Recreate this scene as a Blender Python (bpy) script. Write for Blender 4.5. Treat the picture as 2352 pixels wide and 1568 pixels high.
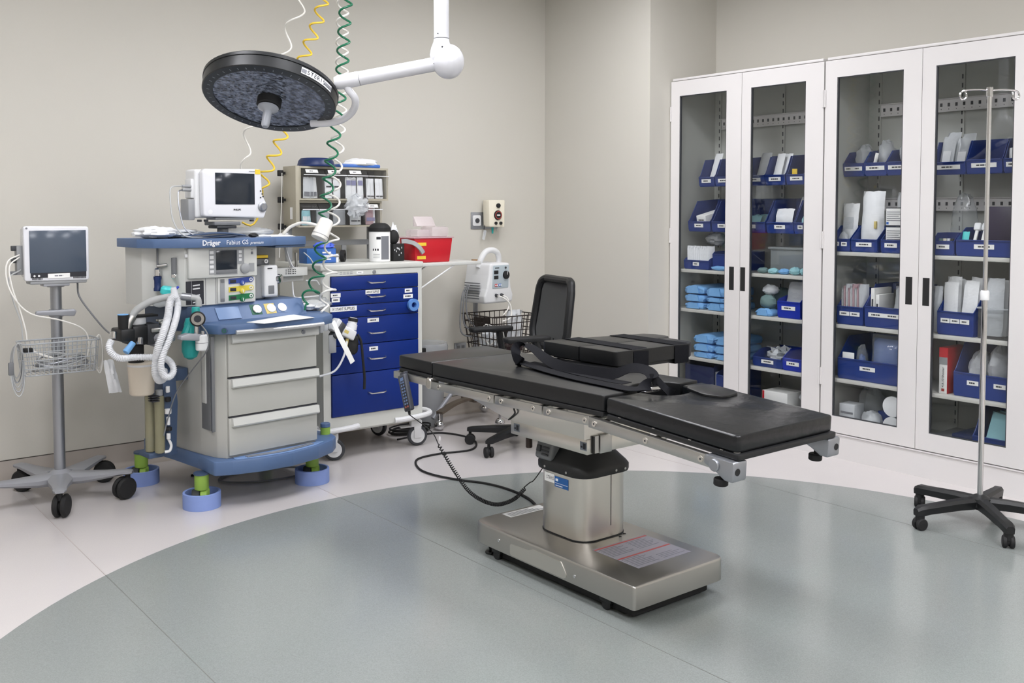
import bpy, bmesh, math, random
from math import radians, sin, cos, pi, sqrt
from mathutils import Vector, Matrix, noise

# ---------------------------------------------------------------- scene, camera, light
for _o in list(bpy.data.objects):
    bpy.data.objects.remove(_o)
scene = bpy.context.scene
COL = scene.collection
cam_d = bpy.data.cameras.new('camera')
cam = bpy.data.objects.new('camera', cam_d)
COL.objects.link(cam)
cam.location = (0, 0, 1.45)
cam.rotation_euler = (radians(90 - 2.862), 0, radians(51.6 - 90))
cam_d.sensor_width = 36
cam_d.lens = 34.469
cam_d.shift_y = -0.08138
cam_d.clip_start = 0.05
scene.camera = cam
scene.view_settings.view_transform = 'Standard'
scene.view_settings.look = 'None'
scene.view_settings.gamma = 1
scene.view_settings.use_curve_mapping = False
scene.view_settings.exposure = 0.0
world = bpy.data.worlds.new('world')
scene.world = world
world.use_nodes = True
world.node_tree.nodes['Background'].inputs[0].default_value = (0.8, 0.85, 0.9, 1)
world.node_tree.nodes['Background'].inputs[1].default_value = 0.05
LIGHT_POWER = 18.5     # emission strength of the ceiling troffers
CEIL = 3.10

# ---------------------------------------------------------------- materials
def lin(v):
    v /= 255.0
    return v / 12.92 if v <= 0.04045 else ((v + 0.055) / 1.055) ** 2.4
def rgb(c):
    return (lin(c[0]), lin(c[1]), lin(c[2]), 1)
MATS = {}
def mat(name, c=None, rough=0.5, metal=0.0, noise_amt=0.0, noise_scale=20, bump=0.0, bump_scale=60,
        trans=0.0, alpha=1.0, emit=None, emit_s=0, spec=0.5, coat=0, aniso=None, ior=None):
    if name in MATS:
        return MATS[name]
    m = bpy.data.materials.new(name)
    m.use_nodes = True
    nt = m.node_tree
    b = nt.nodes['Principled BSDF']
    b.inputs['Base Color'].default_value = rgb(c)
    b.inputs['Roughness'].default_value = rough
    b.inputs['Metallic'].default_value = metal
    b.inputs['Specular IOR Level'].default_value = spec
    b.inputs['Coat Weight'].default_value = coat
    b.inputs['Coat Roughness'].default_value = 0.1
    b.inputs['Transmission Weight'].default_value = trans
    b.inputs['Alpha'].default_value = alpha
    if ior:
        b.inputs['IOR'].default_value = ior
    if emit:
        b.inputs['Emission Color'].default_value = rgb(emit)
        b.inputs['Emission Strength'].default_value = emit_s
    tc = nt.nodes.new('ShaderNodeTexCoord')
    if noise_amt:
        n = nt.nodes.new('ShaderNodeTexNoise')
        n.inputs['Scale'].default_value = noise_scale
        n.inputs['Detail'].default_value = 4
        r = nt.nodes.new('ShaderNodeMapRange')
        r.inputs['To Min'].default_value = 1 - noise_amt
        r.inputs['To Max'].default_value = 1 + noise_amt
        mx = nt.nodes.new('ShaderNodeMix')
        mx.data_type = 'RGBA'
        mx.blend_type = 'MULTIPLY'
        mx.inputs['Factor'].default_value = 1
        mx.inputs['A'].default_value = rgb(c)
        nt.links.new(tc.outputs['Object'], n.inputs['Vector'])
        nt.links.new(n.outputs['Fac'], r.inputs['Value'])
        nt.links.new(r.outputs['Result'], mx.inputs['B'])
        nt.links.new(mx.outputs['Result'], b.inputs['Base Color'])
    if aniso:
        mp = nt.nodes.new('ShaderNodeMapping')
        mp.inputs['Scale'].default_value = aniso
        n = nt.nodes.new('ShaderNodeTexNoise')
        n.inputs['Scale'].default_value = 1
        n.inputs['Detail'].default_value = 3
        r = nt.nodes.new('ShaderNodeMapRange')
        r.inputs['To Min'].default_value = max(0.03, rough - 0.03)
        r.inputs['To Max'].default_value = rough + 0.04
        nt.links.new(tc.outputs['Object'], mp.inputs['Vector'])
        nt.links.new(mp.outputs['Vector'], n.inputs['Vector'])
        nt.links.new(n.outputs['Fac'], r.inputs['Value'])
        nt.links.new(r.outputs['Result'], b.inputs['Roughness'])
    if bump:
        n = nt.nodes.new('ShaderNodeTexNoise')
        n.inputs['Scale'].default_value = bump_scale
        n.inputs['Detail'].default_value = 3
        bp = nt.nodes.new('ShaderNodeBump')
        bp.inputs['Strength'].default_value = bump
        bp.inputs['Distance'].default_value = 0.01
        nt.links.new(tc.outputs['Object'], n.inputs['Vector'])
        nt.links.new(n.outputs['Fac'], bp.inputs['Height'])
        nt.links.new(bp.outputs['Normal'], b.inputs['Normal'])
    MATS[name] = m
    return m

def film(name, c, fac, rough=0.08, ior=1.45):
    """thin clear sheet: transparent, with some tinted body and a fresnel gloss"""
    m = bpy.data.materials.new(name)
    m.use_nodes = True
    nt = m.node_tree
    for n in list(nt.nodes):
        nt.nodes.remove(n)
    out = nt.nodes.new('ShaderNodeOutputMaterial')
    tr = nt.nodes.new('ShaderNodeBsdfTransparent')
    tr.inputs[0].default_value = (0.98, 0.985, 0.985, 1)
    df = nt.nodes.new('ShaderNodeBsdfDiffuse')
    df.inputs[0].default_value = rgb(c)
    gl = nt.nodes.new('ShaderNodeBsdfGlossy')
    gl.inputs['Roughness'].default_value = rough
    mx = nt.nodes.new('ShaderNodeMixShader')
    mx.inputs[0].default_value = fac
    lw = nt.nodes.new('ShaderNodeLayerWeight')
    lw.inputs['Blend'].default_value = 0.5
    pw = nt.nodes.new('ShaderNodeMath'); pw.operation = 'POWER'; pw.inputs[1].default_value = 5
    fr = nt.nodes.new('ShaderNodeMath'); fr.operation = 'MULTIPLY_ADD'
    f0 = ((ior - 1) / (ior + 1)) ** 2
    fr.inputs[1].default_value = 1 - f0
    fr.inputs[2].default_value = f0
    nt.links.new(lw.outputs['Facing'], pw.inputs[0])
    nt.links.new(pw.outputs[0], fr.inputs[0])
    m2 = nt.nodes.new('ShaderNodeMixShader')
    nt.links.new(tr.outputs[0], mx.inputs[1])
    nt.links.new(df.outputs[0], mx.inputs[2])
    nt.links.new(fr.outputs[0], m2.inputs[0])
    nt.links.new(mx.outputs[0], m2.inputs[1])
    nt.links.new(gl.outputs[0], m2.inputs[2])
    nt.links.new(m2.outputs[0], out.inputs[0])
    MATS[name] = m
    return m

mat('wall_paint', (203, 200, 191), 0.75, noise_amt=0.03, noise_scale=1.2, bump=0.04, bump_scale=250)
mat('ceiling_tile', (225, 224, 218), 0.9, bump=0.1, bump_scale=120)
mat('baseboard', (178, 170, 162), 0.45, noise_amt=0.04)
mat('dark_line', (70, 66, 60), 0.7)
mat('white_paint', (220, 217, 216), 0.38, noise_amt=0.01, noise_scale=4)
mat('white_enamel', (222, 223, 228), 0.12, coat=0.5)
mat('shelf_white', (205, 204, 198), 0.4)
mat('black', (20, 21, 23), 0.45)
mat('black_soft', (16, 17, 19), 0.6, bump=0.15, bump_scale=220)
mat('rubber', (24, 24, 25), 0.7)
mat('vinyl', (15, 16, 18), 0.34, bump=0.05, bump_scale=300, noise_amt=0.08, noise_scale=6, spec=0.45)
mat('vinyl_wrinkled', (16, 18, 21), 0.24, bump=0.22, bump_scale=16)
mat('webbing', (12, 13, 19), 0.8, bump=0.2, bump_scale=500, spec=0.2)
mat('stainless', (216, 212, 205), 0.30, 1.0, aniso=(3, 3, 120), noise_amt=0.04, noise_scale=5)
mat('stainless_top', (184, 182, 178), 0.30, 1.0, noise_amt=0.06, noise_scale=3)
mat('satin_metal', (190, 189, 186), 0.33, 1.0)
mat('chrome', (215, 215, 217), 0.09, 1.0)
mat('aluminium', (165, 168, 174), 0.38, 0.9)
mat('grey_plastic', (150, 152, 154), 0.5)
mat('mid_grey', (112, 114, 117), 0.5)
mat('dark_grey', (58, 60, 64), 0.5)
mat('silver_paint', (158, 160, 166), 0.4, 0.3)
mat('machine_grey', (186, 186, 180), 0.42, noise_amt=0.015)
mat('machine_light', (205, 206, 202), 0.42)
mat('machine_blue', (84, 108, 146), 0.42)
mat('machine_dark_blue', (64, 82, 110), 0.45)
mat('navy', (20, 42, 92), 0.4)
mat('off_white', (222, 223, 224), 0.4)
mat('paper', (240, 240, 238), 0.7)
mat('print_grey', (120, 122, 128), 0.8)
mat('print_dark', (45, 46, 52), 0.8)
mat('print_white', (240, 242, 245), 0.6)
mat('green_cap', (142, 178, 74), 0.5)
mat('guard_blue', (134, 156, 214), 0.6, noise_amt=0.03, noise_scale=30)
mat('teal', (28, 152, 148), 0.45)
mat('teal_bright', (70, 206, 206), 0.4)
mat('yellow', (233, 198, 60), 0.45)
mat('green', (16, 104, 72), 0.4)
mat('hose_white', (230, 228, 222), 0.4)
mat('cart_blue', (5, 40, 118), 0.45, noise_amt=0.02, spec=0.35)
mat('cart_frame', (205, 206, 200), 0.42)
mat('bin_blue', (26, 54, 128), 0.38, noise_amt=0.03)
mat('bin_bright', (24, 50, 172), 0.35)
mat('bin_dark', (20, 34, 78), 0.45)
mat('wrap_blue', (122, 176, 228), 0.75, bump=0.2, bump_scale=40, noise_amt=0.03)
mat('wrap_teal', (150, 200, 208), 0.7, bump=0.2, bump_scale=40)
mat('sage', (112, 138, 138), 0.7, bump=0.25, bump_scale=30)
mat('pouch_white', (236, 238, 240), 0.5, bump=0.25, bump_scale=35, noise_amt=0.06, noise_scale=30)
mat('pouch_grey', (204, 208, 212), 0.45, bump=0.3, bump_scale=40, noise_amt=0.1, noise_scale=40)
mat('red', (196, 26, 40), 0.4)
mat('pink_clear', (224, 180, 190), 0.3, alpha=0.6)
mat('tan', (176, 140, 104), 0.7)
mat('cream', (232, 226, 208), 0.4)
mat('dark_wire', (44, 36, 32), 0.5, 0.3)
mat('brown_metal', (112, 100, 88), 0.4, 0.5)
mat('beige_clear', (218, 207, 190), 0.35, alpha=0.85)
mat('cloudy', (228, 230, 233), 0.3, alpha=0.72, bump=0.1, bump_scale=60)
mat('hose_clear', (236, 238, 242), 0.3, alpha=0.82)
mat('screen_dark', (38, 44, 52), 0.12)
mat('screen_grey', (74, 84, 98), 0.15)
mat('mesh_grey', (122, 123, 124), 0.7, bump=0.5, bump_scale=900)
mat('handset', (70, 72, 80), 0.45)
mat('label_blue', (30, 92, 160), 0.45)
mat('olive_clear', (158, 154, 124), 0.2, alpha=0.6)
mat('tape_blue', (92, 140, 206), 0.5)
mat('skin_blue', (64, 110, 190), 0.4)
mat('purple_dark', (44, 36, 62), 0.35)
mat('gray_box', (140, 146, 148), 0.35, alpha=0.8)
film('glass', (60, 66, 66), 0.02, 0.02)
film('clear_film', (215, 220, 224), 0.22, 0.12)
film('clear_bag', (226, 230, 234), 0.45, 0.15)
film('clear_bin', (170, 170, 172), 0.07, 0.08)

# ---------------------------------------------------------------- mesh builder
def catmull(pts, n=8, closed=False):
    P = [Vector(p) for p in pts]
    if len(P) < 3:
        return P
    out = []
    m = len(P)
    segs = m if closed else m - 1
    for i in range(segs):
        if closed:
            a, b, c, d = P[(i - 1) % m], P[i], P[(i + 1) % m], P[(i + 2) % m]
        else:
            b, c = P[i], P[i + 1]
            a = P[i - 1] if i else b * 2 - c
            d = P[i + 2] if i + 2 < m else c * 2 - b
        for k in range(n):
            t = k / n
            out.append(0.5 * ((2 * b) + (c - a) * t + (2 * a - 5 * b + 4 * c - d) * t * t + (3 * b - a - 3 * c + d) * t ** 3))
    if not closed:
        out.append(P[-1])
    return out

def round_poly(pts, r, n=5):
    """round the corners of a 2-D polygon; r is a number or one per corner"""
    m = len(pts)
    out = []
    for i in range(m):
        rr = r[i] if isinstance(r, (list, tuple)) else r
        p = Vector(pts[i]); a = Vector(pts[i - 1]); b = Vector(pts[(i + 1) % m])
        if rr <= 0:
            out.append((p.x, p.y)); continue
        u = (a - p); v = (b - p)
        la, lb = u.length, v.length
        u.normalize(); v.normalize()
        ang = u.angle(v)
        if ang > 3.1:
            out.append((p.x, p.y)); continue
        t = min(rr / math.tan(ang / 2), la * 0.49, lb * 0.49)
        s, e = p + u * t, p + v * t
        for k in range(n + 1):
            w = k / n
            q = s * (1 - w) ** 2 + p * 2 * w * (1 - w) + e * w * w
            out.append((q.x, q.y))
    return out

class G:
    def __init__(self):
        self.bm = bmesh.new()
    def add(self, tmp, M=None):
        if M is not None:
            bmesh.ops.transform(tmp, matrix=M, verts=tmp.verts)
            if M.determinant() < 0:
                bmesh.ops.reverse_faces(tmp, faces=tmp.faces[:])
        me = bpy.data.meshes.new('tmp')
        tmp.to_mesh(me); tmp.free()
        self.bm.from_mesh(me)
        bpy.data.meshes.remove(me)
        return self
    def box(self, lo, hi, bev=0.0, seg=2, M=None):
        t = bmesh.new()
        bmesh.ops.create_cube(t, size=1)
        lo, hi = Vector(lo), Vector(hi)
        c, s = (lo + hi) / 2, hi - lo
        for v in t.verts:
            v.co = Vector((v.co.x * s.x, v.co.y * s.y, v.co.z * s.z)) + c
        if bev:
            bev = min(bev, 0.49 * min(abs(s.x), abs(s.y), abs(s.z)))
            bmesh.ops.bevel(t, geom=t.edges[:], offset=bev, segments=seg, profile=0.5, affect='EDGES', clamp_overlap=True)
        return self.add(t, M)
    def prism(self, poly, z0, z1, bev=0.0, seg=2, M=None, top_only=False):
        t = bmesh.new()
        vs = [t.verts.new((p[0], p[1], z0)) for p in poly]
        f = t.faces.new(vs)
        r = bmesh.ops.extrude_face_region(t, geom=[f])
        for v in [g for g in r['geom'] if isinstance(g, bmesh.types.BMVert)]:
            v.co.z = z1
        bmesh.ops.recalc_face_normals(t, faces=t.faces[:])
        if bev:
            es = []
            for e in t.edges:
                a, b = e.verts
                if abs(a.co.z - b.co.z) < 1e-7 and (not top_only or abs(a.co.z - z1) < 1e-7):
                    es.append(e)
            bmesh.ops.bevel(t, geom=es, offset=bev, segments=seg, profile=0.5, affect='EDGES', clamp_overlap=True)
        return self.add(t, M)
    def prism_x(self, poly_yz, x0, x1, bev=0.0, seg=2):
        M = Matrix(((0, 0, 1, 0), (1, 0, 0, 0), (0, 1, 0, 0), (0, 0, 0, 1)))
        return self.prism(poly_yz, x0, x1, bev, seg, M)
    def prism_y(self, poly_xz, y0, y1, bev=0.0, seg=2):
        M = Matrix(((1, 0, 0, 0), (0, 0, 1, 0), (0, 1, 0, 0), (0, 0, 0, 1)))
        self.prism(poly_xz, y0, y1, bev, seg, M)
        return self
    def cyl(self, p0, p1, r, r2=None, n=16, bev=0.0):
        r2 = r if r2 is None else r2
        p0, p1 = Vector(p0), Vector(p1)
        L = (p1 - p0).length
        prof = [(r, 0), (r2, L)]
        if bev:
            prof = [(r - bev, 0), (r, bev), (r2, L - bev), (r2 - bev, L)]
        return self.lathe(prof, n, p0, p1 - p0)
    def lathe(self, prof, n=24, o=(0, 0, 0), axis=(0, 0, 1), caps=True):
        q = Vector((0, 0, 1)).rotation_difference(Vector(axis).normalized()).to_matrix().to_4x4()
        M = Matrix.Translation(Vector(o)) @ q
        t = bmesh.new()
        rings = []
        for r, z in prof:
            if r < 1e-6:
                rings.append([t.verts.new((0, 0, z))])
            else:
                rings.append([t.verts.new((r * cos(2 * pi * k / n), r * sin(2 * pi * k / n), z)) for k in range(n)])
        for a, b in zip(rings, rings[1:]):
            if len(a) == 1 and len(b) == 1:
                continue
            for k in range(n):
                k2 = (k + 1) % n
                if len(a) == 1:
                    t.faces.new((a[0], b[k2], b[k]))
                elif len(b) == 1:
                    t.faces.new((a[k], a[k2], b[0]))
                else:
                    t.faces.new((a[k], a[k2], b[k2], b[k]))
        if caps:
            if len(rings[0]) > 1:
                t.faces.new(list(reversed(rings[0])))
            if len(rings[-1]) > 1:
                t.faces.new(rings[-1])
        bmesh.ops.recalc_face_normals(t, faces=t.faces[:])
        return self.add(t, M)
    def tube(self, pts, r, n=8, sm=6, closed=False, rfun=None, caps=True):
        P = catmull(pts, sm, closed) if sm > 1 else [Vector(p) for p in pts]
        m = len(P)
        t = bmesh.new()
        T = []
        for i in range(m):
            if closed:
                d = P[(i + 1) % m] - P[i - 1]
            else:
                d = P[min(i + 1, m - 1)] - P[max(i - 1, 0)]
            T.append(d.normalized() if d.length > 1e-9 else Vector((0, 0, 1)))
        up = Vector((0, 0, 1)) if abs(T[0].z) < 0.9 else Vector((1, 0, 0))
        N = (up - T[0] * up.dot(T[0])).normalized()
        rings = []
        for i in range(m):
            if i:
                N = (N - T[i] * N.dot(T[i]))
                N = N.normalized() if N.length > 1e-6 else T[i].orthogonal().normalized()
            B = T[i].cross(N)
            rr = rfun(i / max(1, m - 1)) if rfun else r
            rings.append([t.verts.new(P[i] + (N * cos(2 * pi * k / n) + B * sin(2 * pi * k / n)) * rr) for k in range(n)])
        for i in range(m if closed else m - 1):
            a, b = rings[i], rings[(i + 1) % m]
            for k in range(n):
                t.faces.new((a[k], a[(k + 1) % n], b[(k + 1) % n], b[k]))
        if not closed and caps:
            t.faces.new(list(reversed(rings[0]))); t.faces.new(rings[-1])
        bmesh.ops.recalc_face_normals(t, faces=t.faces[:])
        return self.add(t)
    def ribbon(self, pts, w, th, across=None, sm=6):
        """flat band along a path; across gives the width direction at each control point"""
        P = catmull(pts, sm)
        A = catmull(across, sm) if across else [Vector((1, 0, 0))] * len(P)
        t = bmesh.new()
        rings = []
        m = len(P)
        for i in range(m):
            d = (P[min(i + 1, m - 1)] - P[max(i - 1, 0)]).normalized()
            a = (A[i] - d * A[i].dot(d)).normalized()
            nrm = d.cross(a)
            rings.append([t.verts.new(P[i] + a * sx * w / 2 + nrm * sn * th / 2) for sx, sn in ((-1, -1), (1, -1), (1, 1), (-1, 1))])
        for a, b in zip(rings, rings[1:]):
            for k in range(4):
                t.faces.new((a[k], a[(k + 1) % 4], b[(k + 1) % 4], b[k]))
        t.faces.new(list(reversed(rings[0]))); t.faces.new(rings[-1])
        bmesh.ops.recalc_face_normals(t, faces=t.faces[:])
        return self.add(t)
    def ell(self, c, r, u=16, v=10, M=None):
        t = bmesh.new()
        bmesh.ops.create_uvsphere(t, u_segments=u, v_segments=v, radius=1)
        for q in t.verts:
            q.co = Vector((q.co.x * r[0], q.co.y * r[1], q.co.z * r[2])) + Vector(c)
        return self.add(t, M)
    def pillow(self, w, h, th, nx=10, nz=12, seed=0, amp=0.3, M=None, flat=False):
        """soft sheet pack standing in the xz plane, base at z=0, bulging in y"""
        t = bmesh.new()
        F, Bk = [], []
        for j in range(nz + 1):
            rf, rb = [], []
            for i in range(nx + 1):
                u, v = i / nx, j / nz
                e = (1 - abs(2 * u - 1) ** 3) * (1 - abs(2 * v - 1) ** 3)
                nn = noise.noise(Vector((u * 4 + seed * 7.3, v * 5, seed * 1.7)))
                n2 = noise.noise(Vector((u * 3 + seed * 3.1, v * 3 + 9, seed)))
                x = (u - 0.5) * w + amp * w * 0.12 * n2 * (v + 0.2)
                z = v * h + amp * h * 0.06 * noise.noise(Vector((u * 5, seed * 4.4, v)))
                if j == nz and not flat:
                    z += amp * h * 0.10 * noise.noise(Vector((u * 4, seed * 2.2, 5)))
                dy = amp * th * 1.2 * nn
                rf.append(t.verts.new((x, dy - th * 0.5 * e, z)))
                edge = i in (0, nx) or j in (0, nz)
                rb.append(rf[-1] if edge else t.verts.new((x, dy + th * 0.5 * e + 0.0006, z)))
            F.append(rf); Bk.append(rb)
        for j in range(nz):
            for i in range(nx):
                t.faces.new((F[j][i], F[j][i + 1], F[j + 1][i + 1], F[j + 1][i]))
                q = [Bk[j][i], Bk[j + 1][i], Bk[j + 1][i + 1], Bk[j][i + 1]]
                if len(set(q)) == 4 and not set(q) == {F[j][i], F[j][i + 1], F[j + 1][i + 1], F[j + 1][i]}:
                    t.faces.new(q)
        return self.add(t, M)
    def blob(self, c, r, seed=0, amp=0.35, freq=3.0, u=20, v=14, flatz=None):
        """crumpled bag shape"""
        t = bmesh.new()
        bmesh.ops.create_uvsphere(t, u_segments=u, v_segments=v, radius=1)
        for q in t.verts:
            d = q.co.normalized()
            k = 1 + amp * noise.noise(d * freq + Vector((seed * 3.7, seed, 0))) + amp * 0.6 * noise.noise(d * freq * 2.7 + Vector((0, seed * 2.1, 4)))
            q.co = Vector((d.x * r[0] * k, d.y * r[1] * k, d.z * r[2] * k)) + Vector(c)
            if flatz is not None and q.co.z < flatz:
                q.co.z = flatz
        return self.add(t)
    def split(self, name, m, parent=None, **kw):
        """one object for each separate piece"""
        left = set(self.bm.verts)
        out = []
        groups = []
        while left:
            v = left.pop(); st = [v]; isl = {v}
            while st:
                q = st.pop()
                for e in q.link_edges:
                    w = e.other_vert(q)
                    if w not in isl:
                        isl.add(w); st.append(w)
            left -= isl
            groups.append(isl)
        for isl in groups:
            g = G(); mp = {}
            for v in isl:
                mp[v] = g.bm.verts.new(v.co)
            done = set()
            for v in isl:
                for f in v.link_faces:
                    if f not in done:
                        done.add(f)
                        g.bm.faces.new([mp[w] for w in f.verts])
            out.append(g.obj(name, m, parent, **kw))
        self.bm.free()
        return out
    def obj(self, name, m, parent=None, world=False, ang=35, M=None, stuff=False):
        me = bpy.data.meshes.new(name)
        if M is not None:
            bmesh.ops.transform(self.bm, matrix=M, verts=self.bm.verts)
        if world and parent is not None:
            bmesh.ops.transform(self.bm, matrix=world_of(parent).inverted(), verts=self.bm.verts)
        self.bm.to_mesh(me); self.bm.free()
        me.materials.append(MATS[m] if isinstance(m, str) else m)
        if ang:
            for p in me.polygons:
                p.use_smooth = True
            me.set_sharp_from_angle(angle=radians(ang))
        o = bpy.data.objects.new(name, me)
        COL.objects.link(o)
        if parent is not None:
            o.parent = parent
        if stuff or name == 'print':
            o['kind'] = 'stuff'
        return o

def world_of(o):
    m = o.matrix_basis.copy()
    while o.parent:
        o = o.parent
        m = o.matrix_basis @ m
    return m
def tag(o, label, cat, group=None):
    o['label'] = label; o['category'] = cat
    if group:
        o['group'] = group
    return o
def thing(name, label, cat, loc=(0, 0, 0), rotz=0.0, group=None, rot=None):
    o = bpy.data.objects.new(name, None)
    COL.objects.link(o)
    o.empty_display_size = 0.1
    o.location = loc
    o.rotation_euler = rot if rot else (0, 0, radians(rotz))
    return tag(o, label, cat, group)
def struct(o, label=None):
    o['kind'] = 'structure'
    if label:
        o['label'] = label
    return o
def dup(root, loc, rot=None, label=None, group=None):
    r = root.copy(); COL.objects.link(r); r.location = loc
    if rot is not None:
        r.rotation_euler = rot
    if label: r['label'] = label
    if group: r['group'] = group
    for ch in list(root.children):
        c = ch.copy(); COL.objects.link(c); c.parent = r
        for g in ch.children:
            d = g.copy(); COL.objects.link(d); d.parent = c
    return r
def text(s, size, m, parent, o, right=(1, 0, 0), up=(0, 0, 1), name='lettering', world=False, bold=0.0, align='CENTER', wscale=1.0, shear=0.0):
    cu = bpy.data.curves.new('txt', 'FONT')
    cu.body = s; cu.size = size; cu.align_x = align; cu.align_y = 'CENTER'
    cu.offset = bold; cu.shear = shear; cu.resolution_u = 3
    tmp = bpy.data.objects.new('txt', cu)
    COL.objects.link(tmp)
    bpy.context.view_layer.update()
    dg = bpy.context.evaluated_depsgraph_get()
    me = bpy.data.meshes.new_from_object(tmp.evaluated_get(dg))
    bpy.data.objects.remove(tmp); bpy.data.curves.remove(cu)
    r = Vector(right).normalized(); u = Vector(up).normalized(); n = r.cross(u)
    M = Matrix(((r.x * wscale, u.x, n.x, o[0]), (r.y * wscale, u.y, n.y, o[1]), (r.z * wscale, u.z, n.z, o[2]), (0, 0, 0, 1)))
    if world:
        M = world_of(parent).inverted() @ M
    me.transform(M)
    me.materials.clear(); me.materials.append(MATS[m])
    ob = bpy.data.objects.new(name, me)
    COL.objects.link(ob); ob.parent = parent
    ob['kind'] = 'stuff'
    return ob
def sticker(parent, c, w, h, m='paper', lines=2, right=(1, 0, 0), up=(0, 0, 1), name='label_plate', lm='print_dark', th=0.0008, seed=1, world=False, marg=0.12):
    """flat label plate with unreadable printed lines, centred on c, facing right x up"""
    r = Vector(right).normalized(); u = Vector(up).normalized(); n = r.cross(u)
    M = Matrix(((r.x, u.x, n.x, c[0]), (r.y, u.y, n.y, c[1]), (r.z, u.z, n.z, c[2]), (0, 0, 0, 1)))
    g = G(); g.box((-w / 2, -h / 2, 0), (w / 2, h / 2, th), M=M)
    o = g.obj(name, m, parent, world=world, ang=0)
    if lines:
        rnd = random.Random(seed)
        g = G()
        lh = h * (1 - 2 * marg) / lines
        for k in range(lines):
            y1 = h / 2 - marg * h - k * lh - lh * 0.2
            y0 = y1 - lh * 0.55
            x = -w / 2 + marg * w
            xe = w / 2 - marg * w - rnd.random() * 0.15 * w
            while x < xe:
                ww = min((0.06 + 0.12 * rnd.random()) * w, xe - x)
                g.box((x, y0, th), (x + ww, y1, th + 0.0004), M=M)
                x += ww + 0.025 * w
        g.obj('print', lm, o if not world else parent, world=world, ang=0)
    return o

# ---------------------------------------------------------------- the room
X0, Y0, Y1 = -2.2, -3.0, 5.65
XB, YC, XD = 4.793, 4.572, 5.46
def floor_material(name, c, speck, rough):
    m = mat(name, c, rough)
    nt = m.node_tree
    b = nt.nodes['Principled BSDF']
    tc = nt.nodes['Texture Coordinate']
    n1 = nt.nodes.new('ShaderNodeTexNoise'); n1.inputs['Scale'].default_value = 260; n1.inputs['Detail'].default_value = 2
    n2 = nt.nodes.new('ShaderNodeTexNoise'); n2.inputs['Scale'].default_value = 1.7; n2.inputs['Detail'].default_value = 3
    r1 = nt.nodes.new('ShaderNodeMapRange'); r1.inputs['From Min'].default_value = 0.3; r1.inputs['From Max'].default_value = 0.7
    r1.inputs['To Min'].default_value = 1 - speck; r1.inputs['To Max'].default_value = 1 + speck
    r2 = nt.nodes.new('ShaderNodeMapRange'); r2.inputs['To Min'].default_value = 0.96; r2.inputs['To Max'].default_value = 1.04
    mu = nt.nodes.new('ShaderNodeMath'); mu.operation = 'MULTIPLY'
    mx = nt.nodes.new('ShaderNodeMix'); mx.data_type = 'RGBA'; mx.blend_type = 'MULTIPLY'
    mx.inputs['Factor'].default_value = 1; mx.inputs['A'].default_value = rgb(c)
    r3 = nt.nodes.new('ShaderNodeMapRange'); r3.inputs['To Min'].default_value = rough - 0.05; r3.inputs['To Max'].default_value = rough + 0.07
    for n in (n1, n2):
        nt.links.new(tc.outputs['Object'], n.inputs['Vector'])
    nt.links.new(n1.outputs['Fac'], r1.inputs['Value']); nt.links.new(n2.outputs['Fac'], r2.inputs['Value'])
    nt.links.new(r1.outputs['Result'], mu.inputs[0]); nt.links.new(r2.outputs['Result'], mu.inputs[1])
    nt.links.new(mu.outputs[0], mx.inputs['B']); nt.links.new(mx.outputs['Result'], b.inputs['Base Color'])
    nt.links.new(n2.outputs['Fac'], r3.inputs['Value']); nt.links.new(r3.outputs['Result'], b.inputs['Roughness'])
    return m
floor_material('floor_vinyl', (204, 199, 198), 0.03, 0.17)
floor_material('floor_grey', (137, 142, 140), 0.10, 0.17)
mat('seam_dark', (112, 114, 110), 0.6)
mat('seam_light', (176, 167, 163), 0.6)

struct(G().box((X0 - 0.1, Y0 - 0.1, -0.1), (XD + 0.1, Y1 + 0.1, 0)).obj('floor', 'floor_vinyl', ang=0), 'pale glossy vinyl floor with welded seams')
fl_o = bpy.data.objects['floor']
CX, CY, CR = 2.357, 2.06, 2.30
circ = [(CX + CR * cos(2 * pi * k / 160), CY + CR * sin(2 * pi * k / 160)) for k in range(160)]
G().prism(circ, 0.0, 0.0015).obj('grey_circle_inlay', 'floor_grey', fl_o, ang=0)
g = G()
for xs in (1.11, 2.345, 4.19):
    h = sqrt(max(0, CR ** 2 - (xs - CX) ** 2))
    g.box((xs - 0.0015, CY - h, 0.0015), (xs + 0.0015, CY + h, 0.0019))
g.obj('welded_seam', 'seam_dark', fl_o, ang=0)
g = G()
for xs in (1.11, 2.345, 4.19):
    h = sqrt(max(0, CR ** 2 - (xs - CX) ** 2))
    g.box((xs - 0.0015, CY + h, 0), (xs + 0.0015, Y1 - 0.01, 0.0005))
    g.box((xs - 0.0015, Y0, 0), (xs + 0.0015, CY - h, 0.0005))
g.obj('welded_seam', 'seam_light', fl_o, ang=0)
struct(G().box((X0 - 0.1, Y0 - 0.1, CEIL), (XD + 0.1, Y1 + 0.1, CEIL + 0.1)).obj('ceiling', 'ceiling_tile', ang=0))
struct(G().box((X0 - 0.1, Y1, 0), (XB, Y1 + 0.1, CEIL)).obj('wall_left', 'wall_paint', ang=0))
struct(G().box((XB, YC, 0), (XB + 0.1, Y1 + 0.1, CEIL)).obj('wall_back', 'wall_paint', ang=0))
struct(G().box((XB + 0.1, YC, 0), (XD + 0.1, YC + 0.1, CEIL)).obj('wall_return', 'wall_paint', ang=0))
struct(G().box((XD, Y0 - 0.1, 0), (XD + 0.1, YC, CEIL)).obj('wall_right', 'wall_paint', ang=0))
struct(G().box((X0 - 0.1, Y0 - 0.1, 0), (XD, Y0, CEIL)).obj('wall_front', 'wall_paint', ang=0))
struct(G().box((X0 - 0.1, Y0, 0), (X0, Y1, CEIL)).obj('wall_near', 'wall_paint', ang=0))
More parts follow.
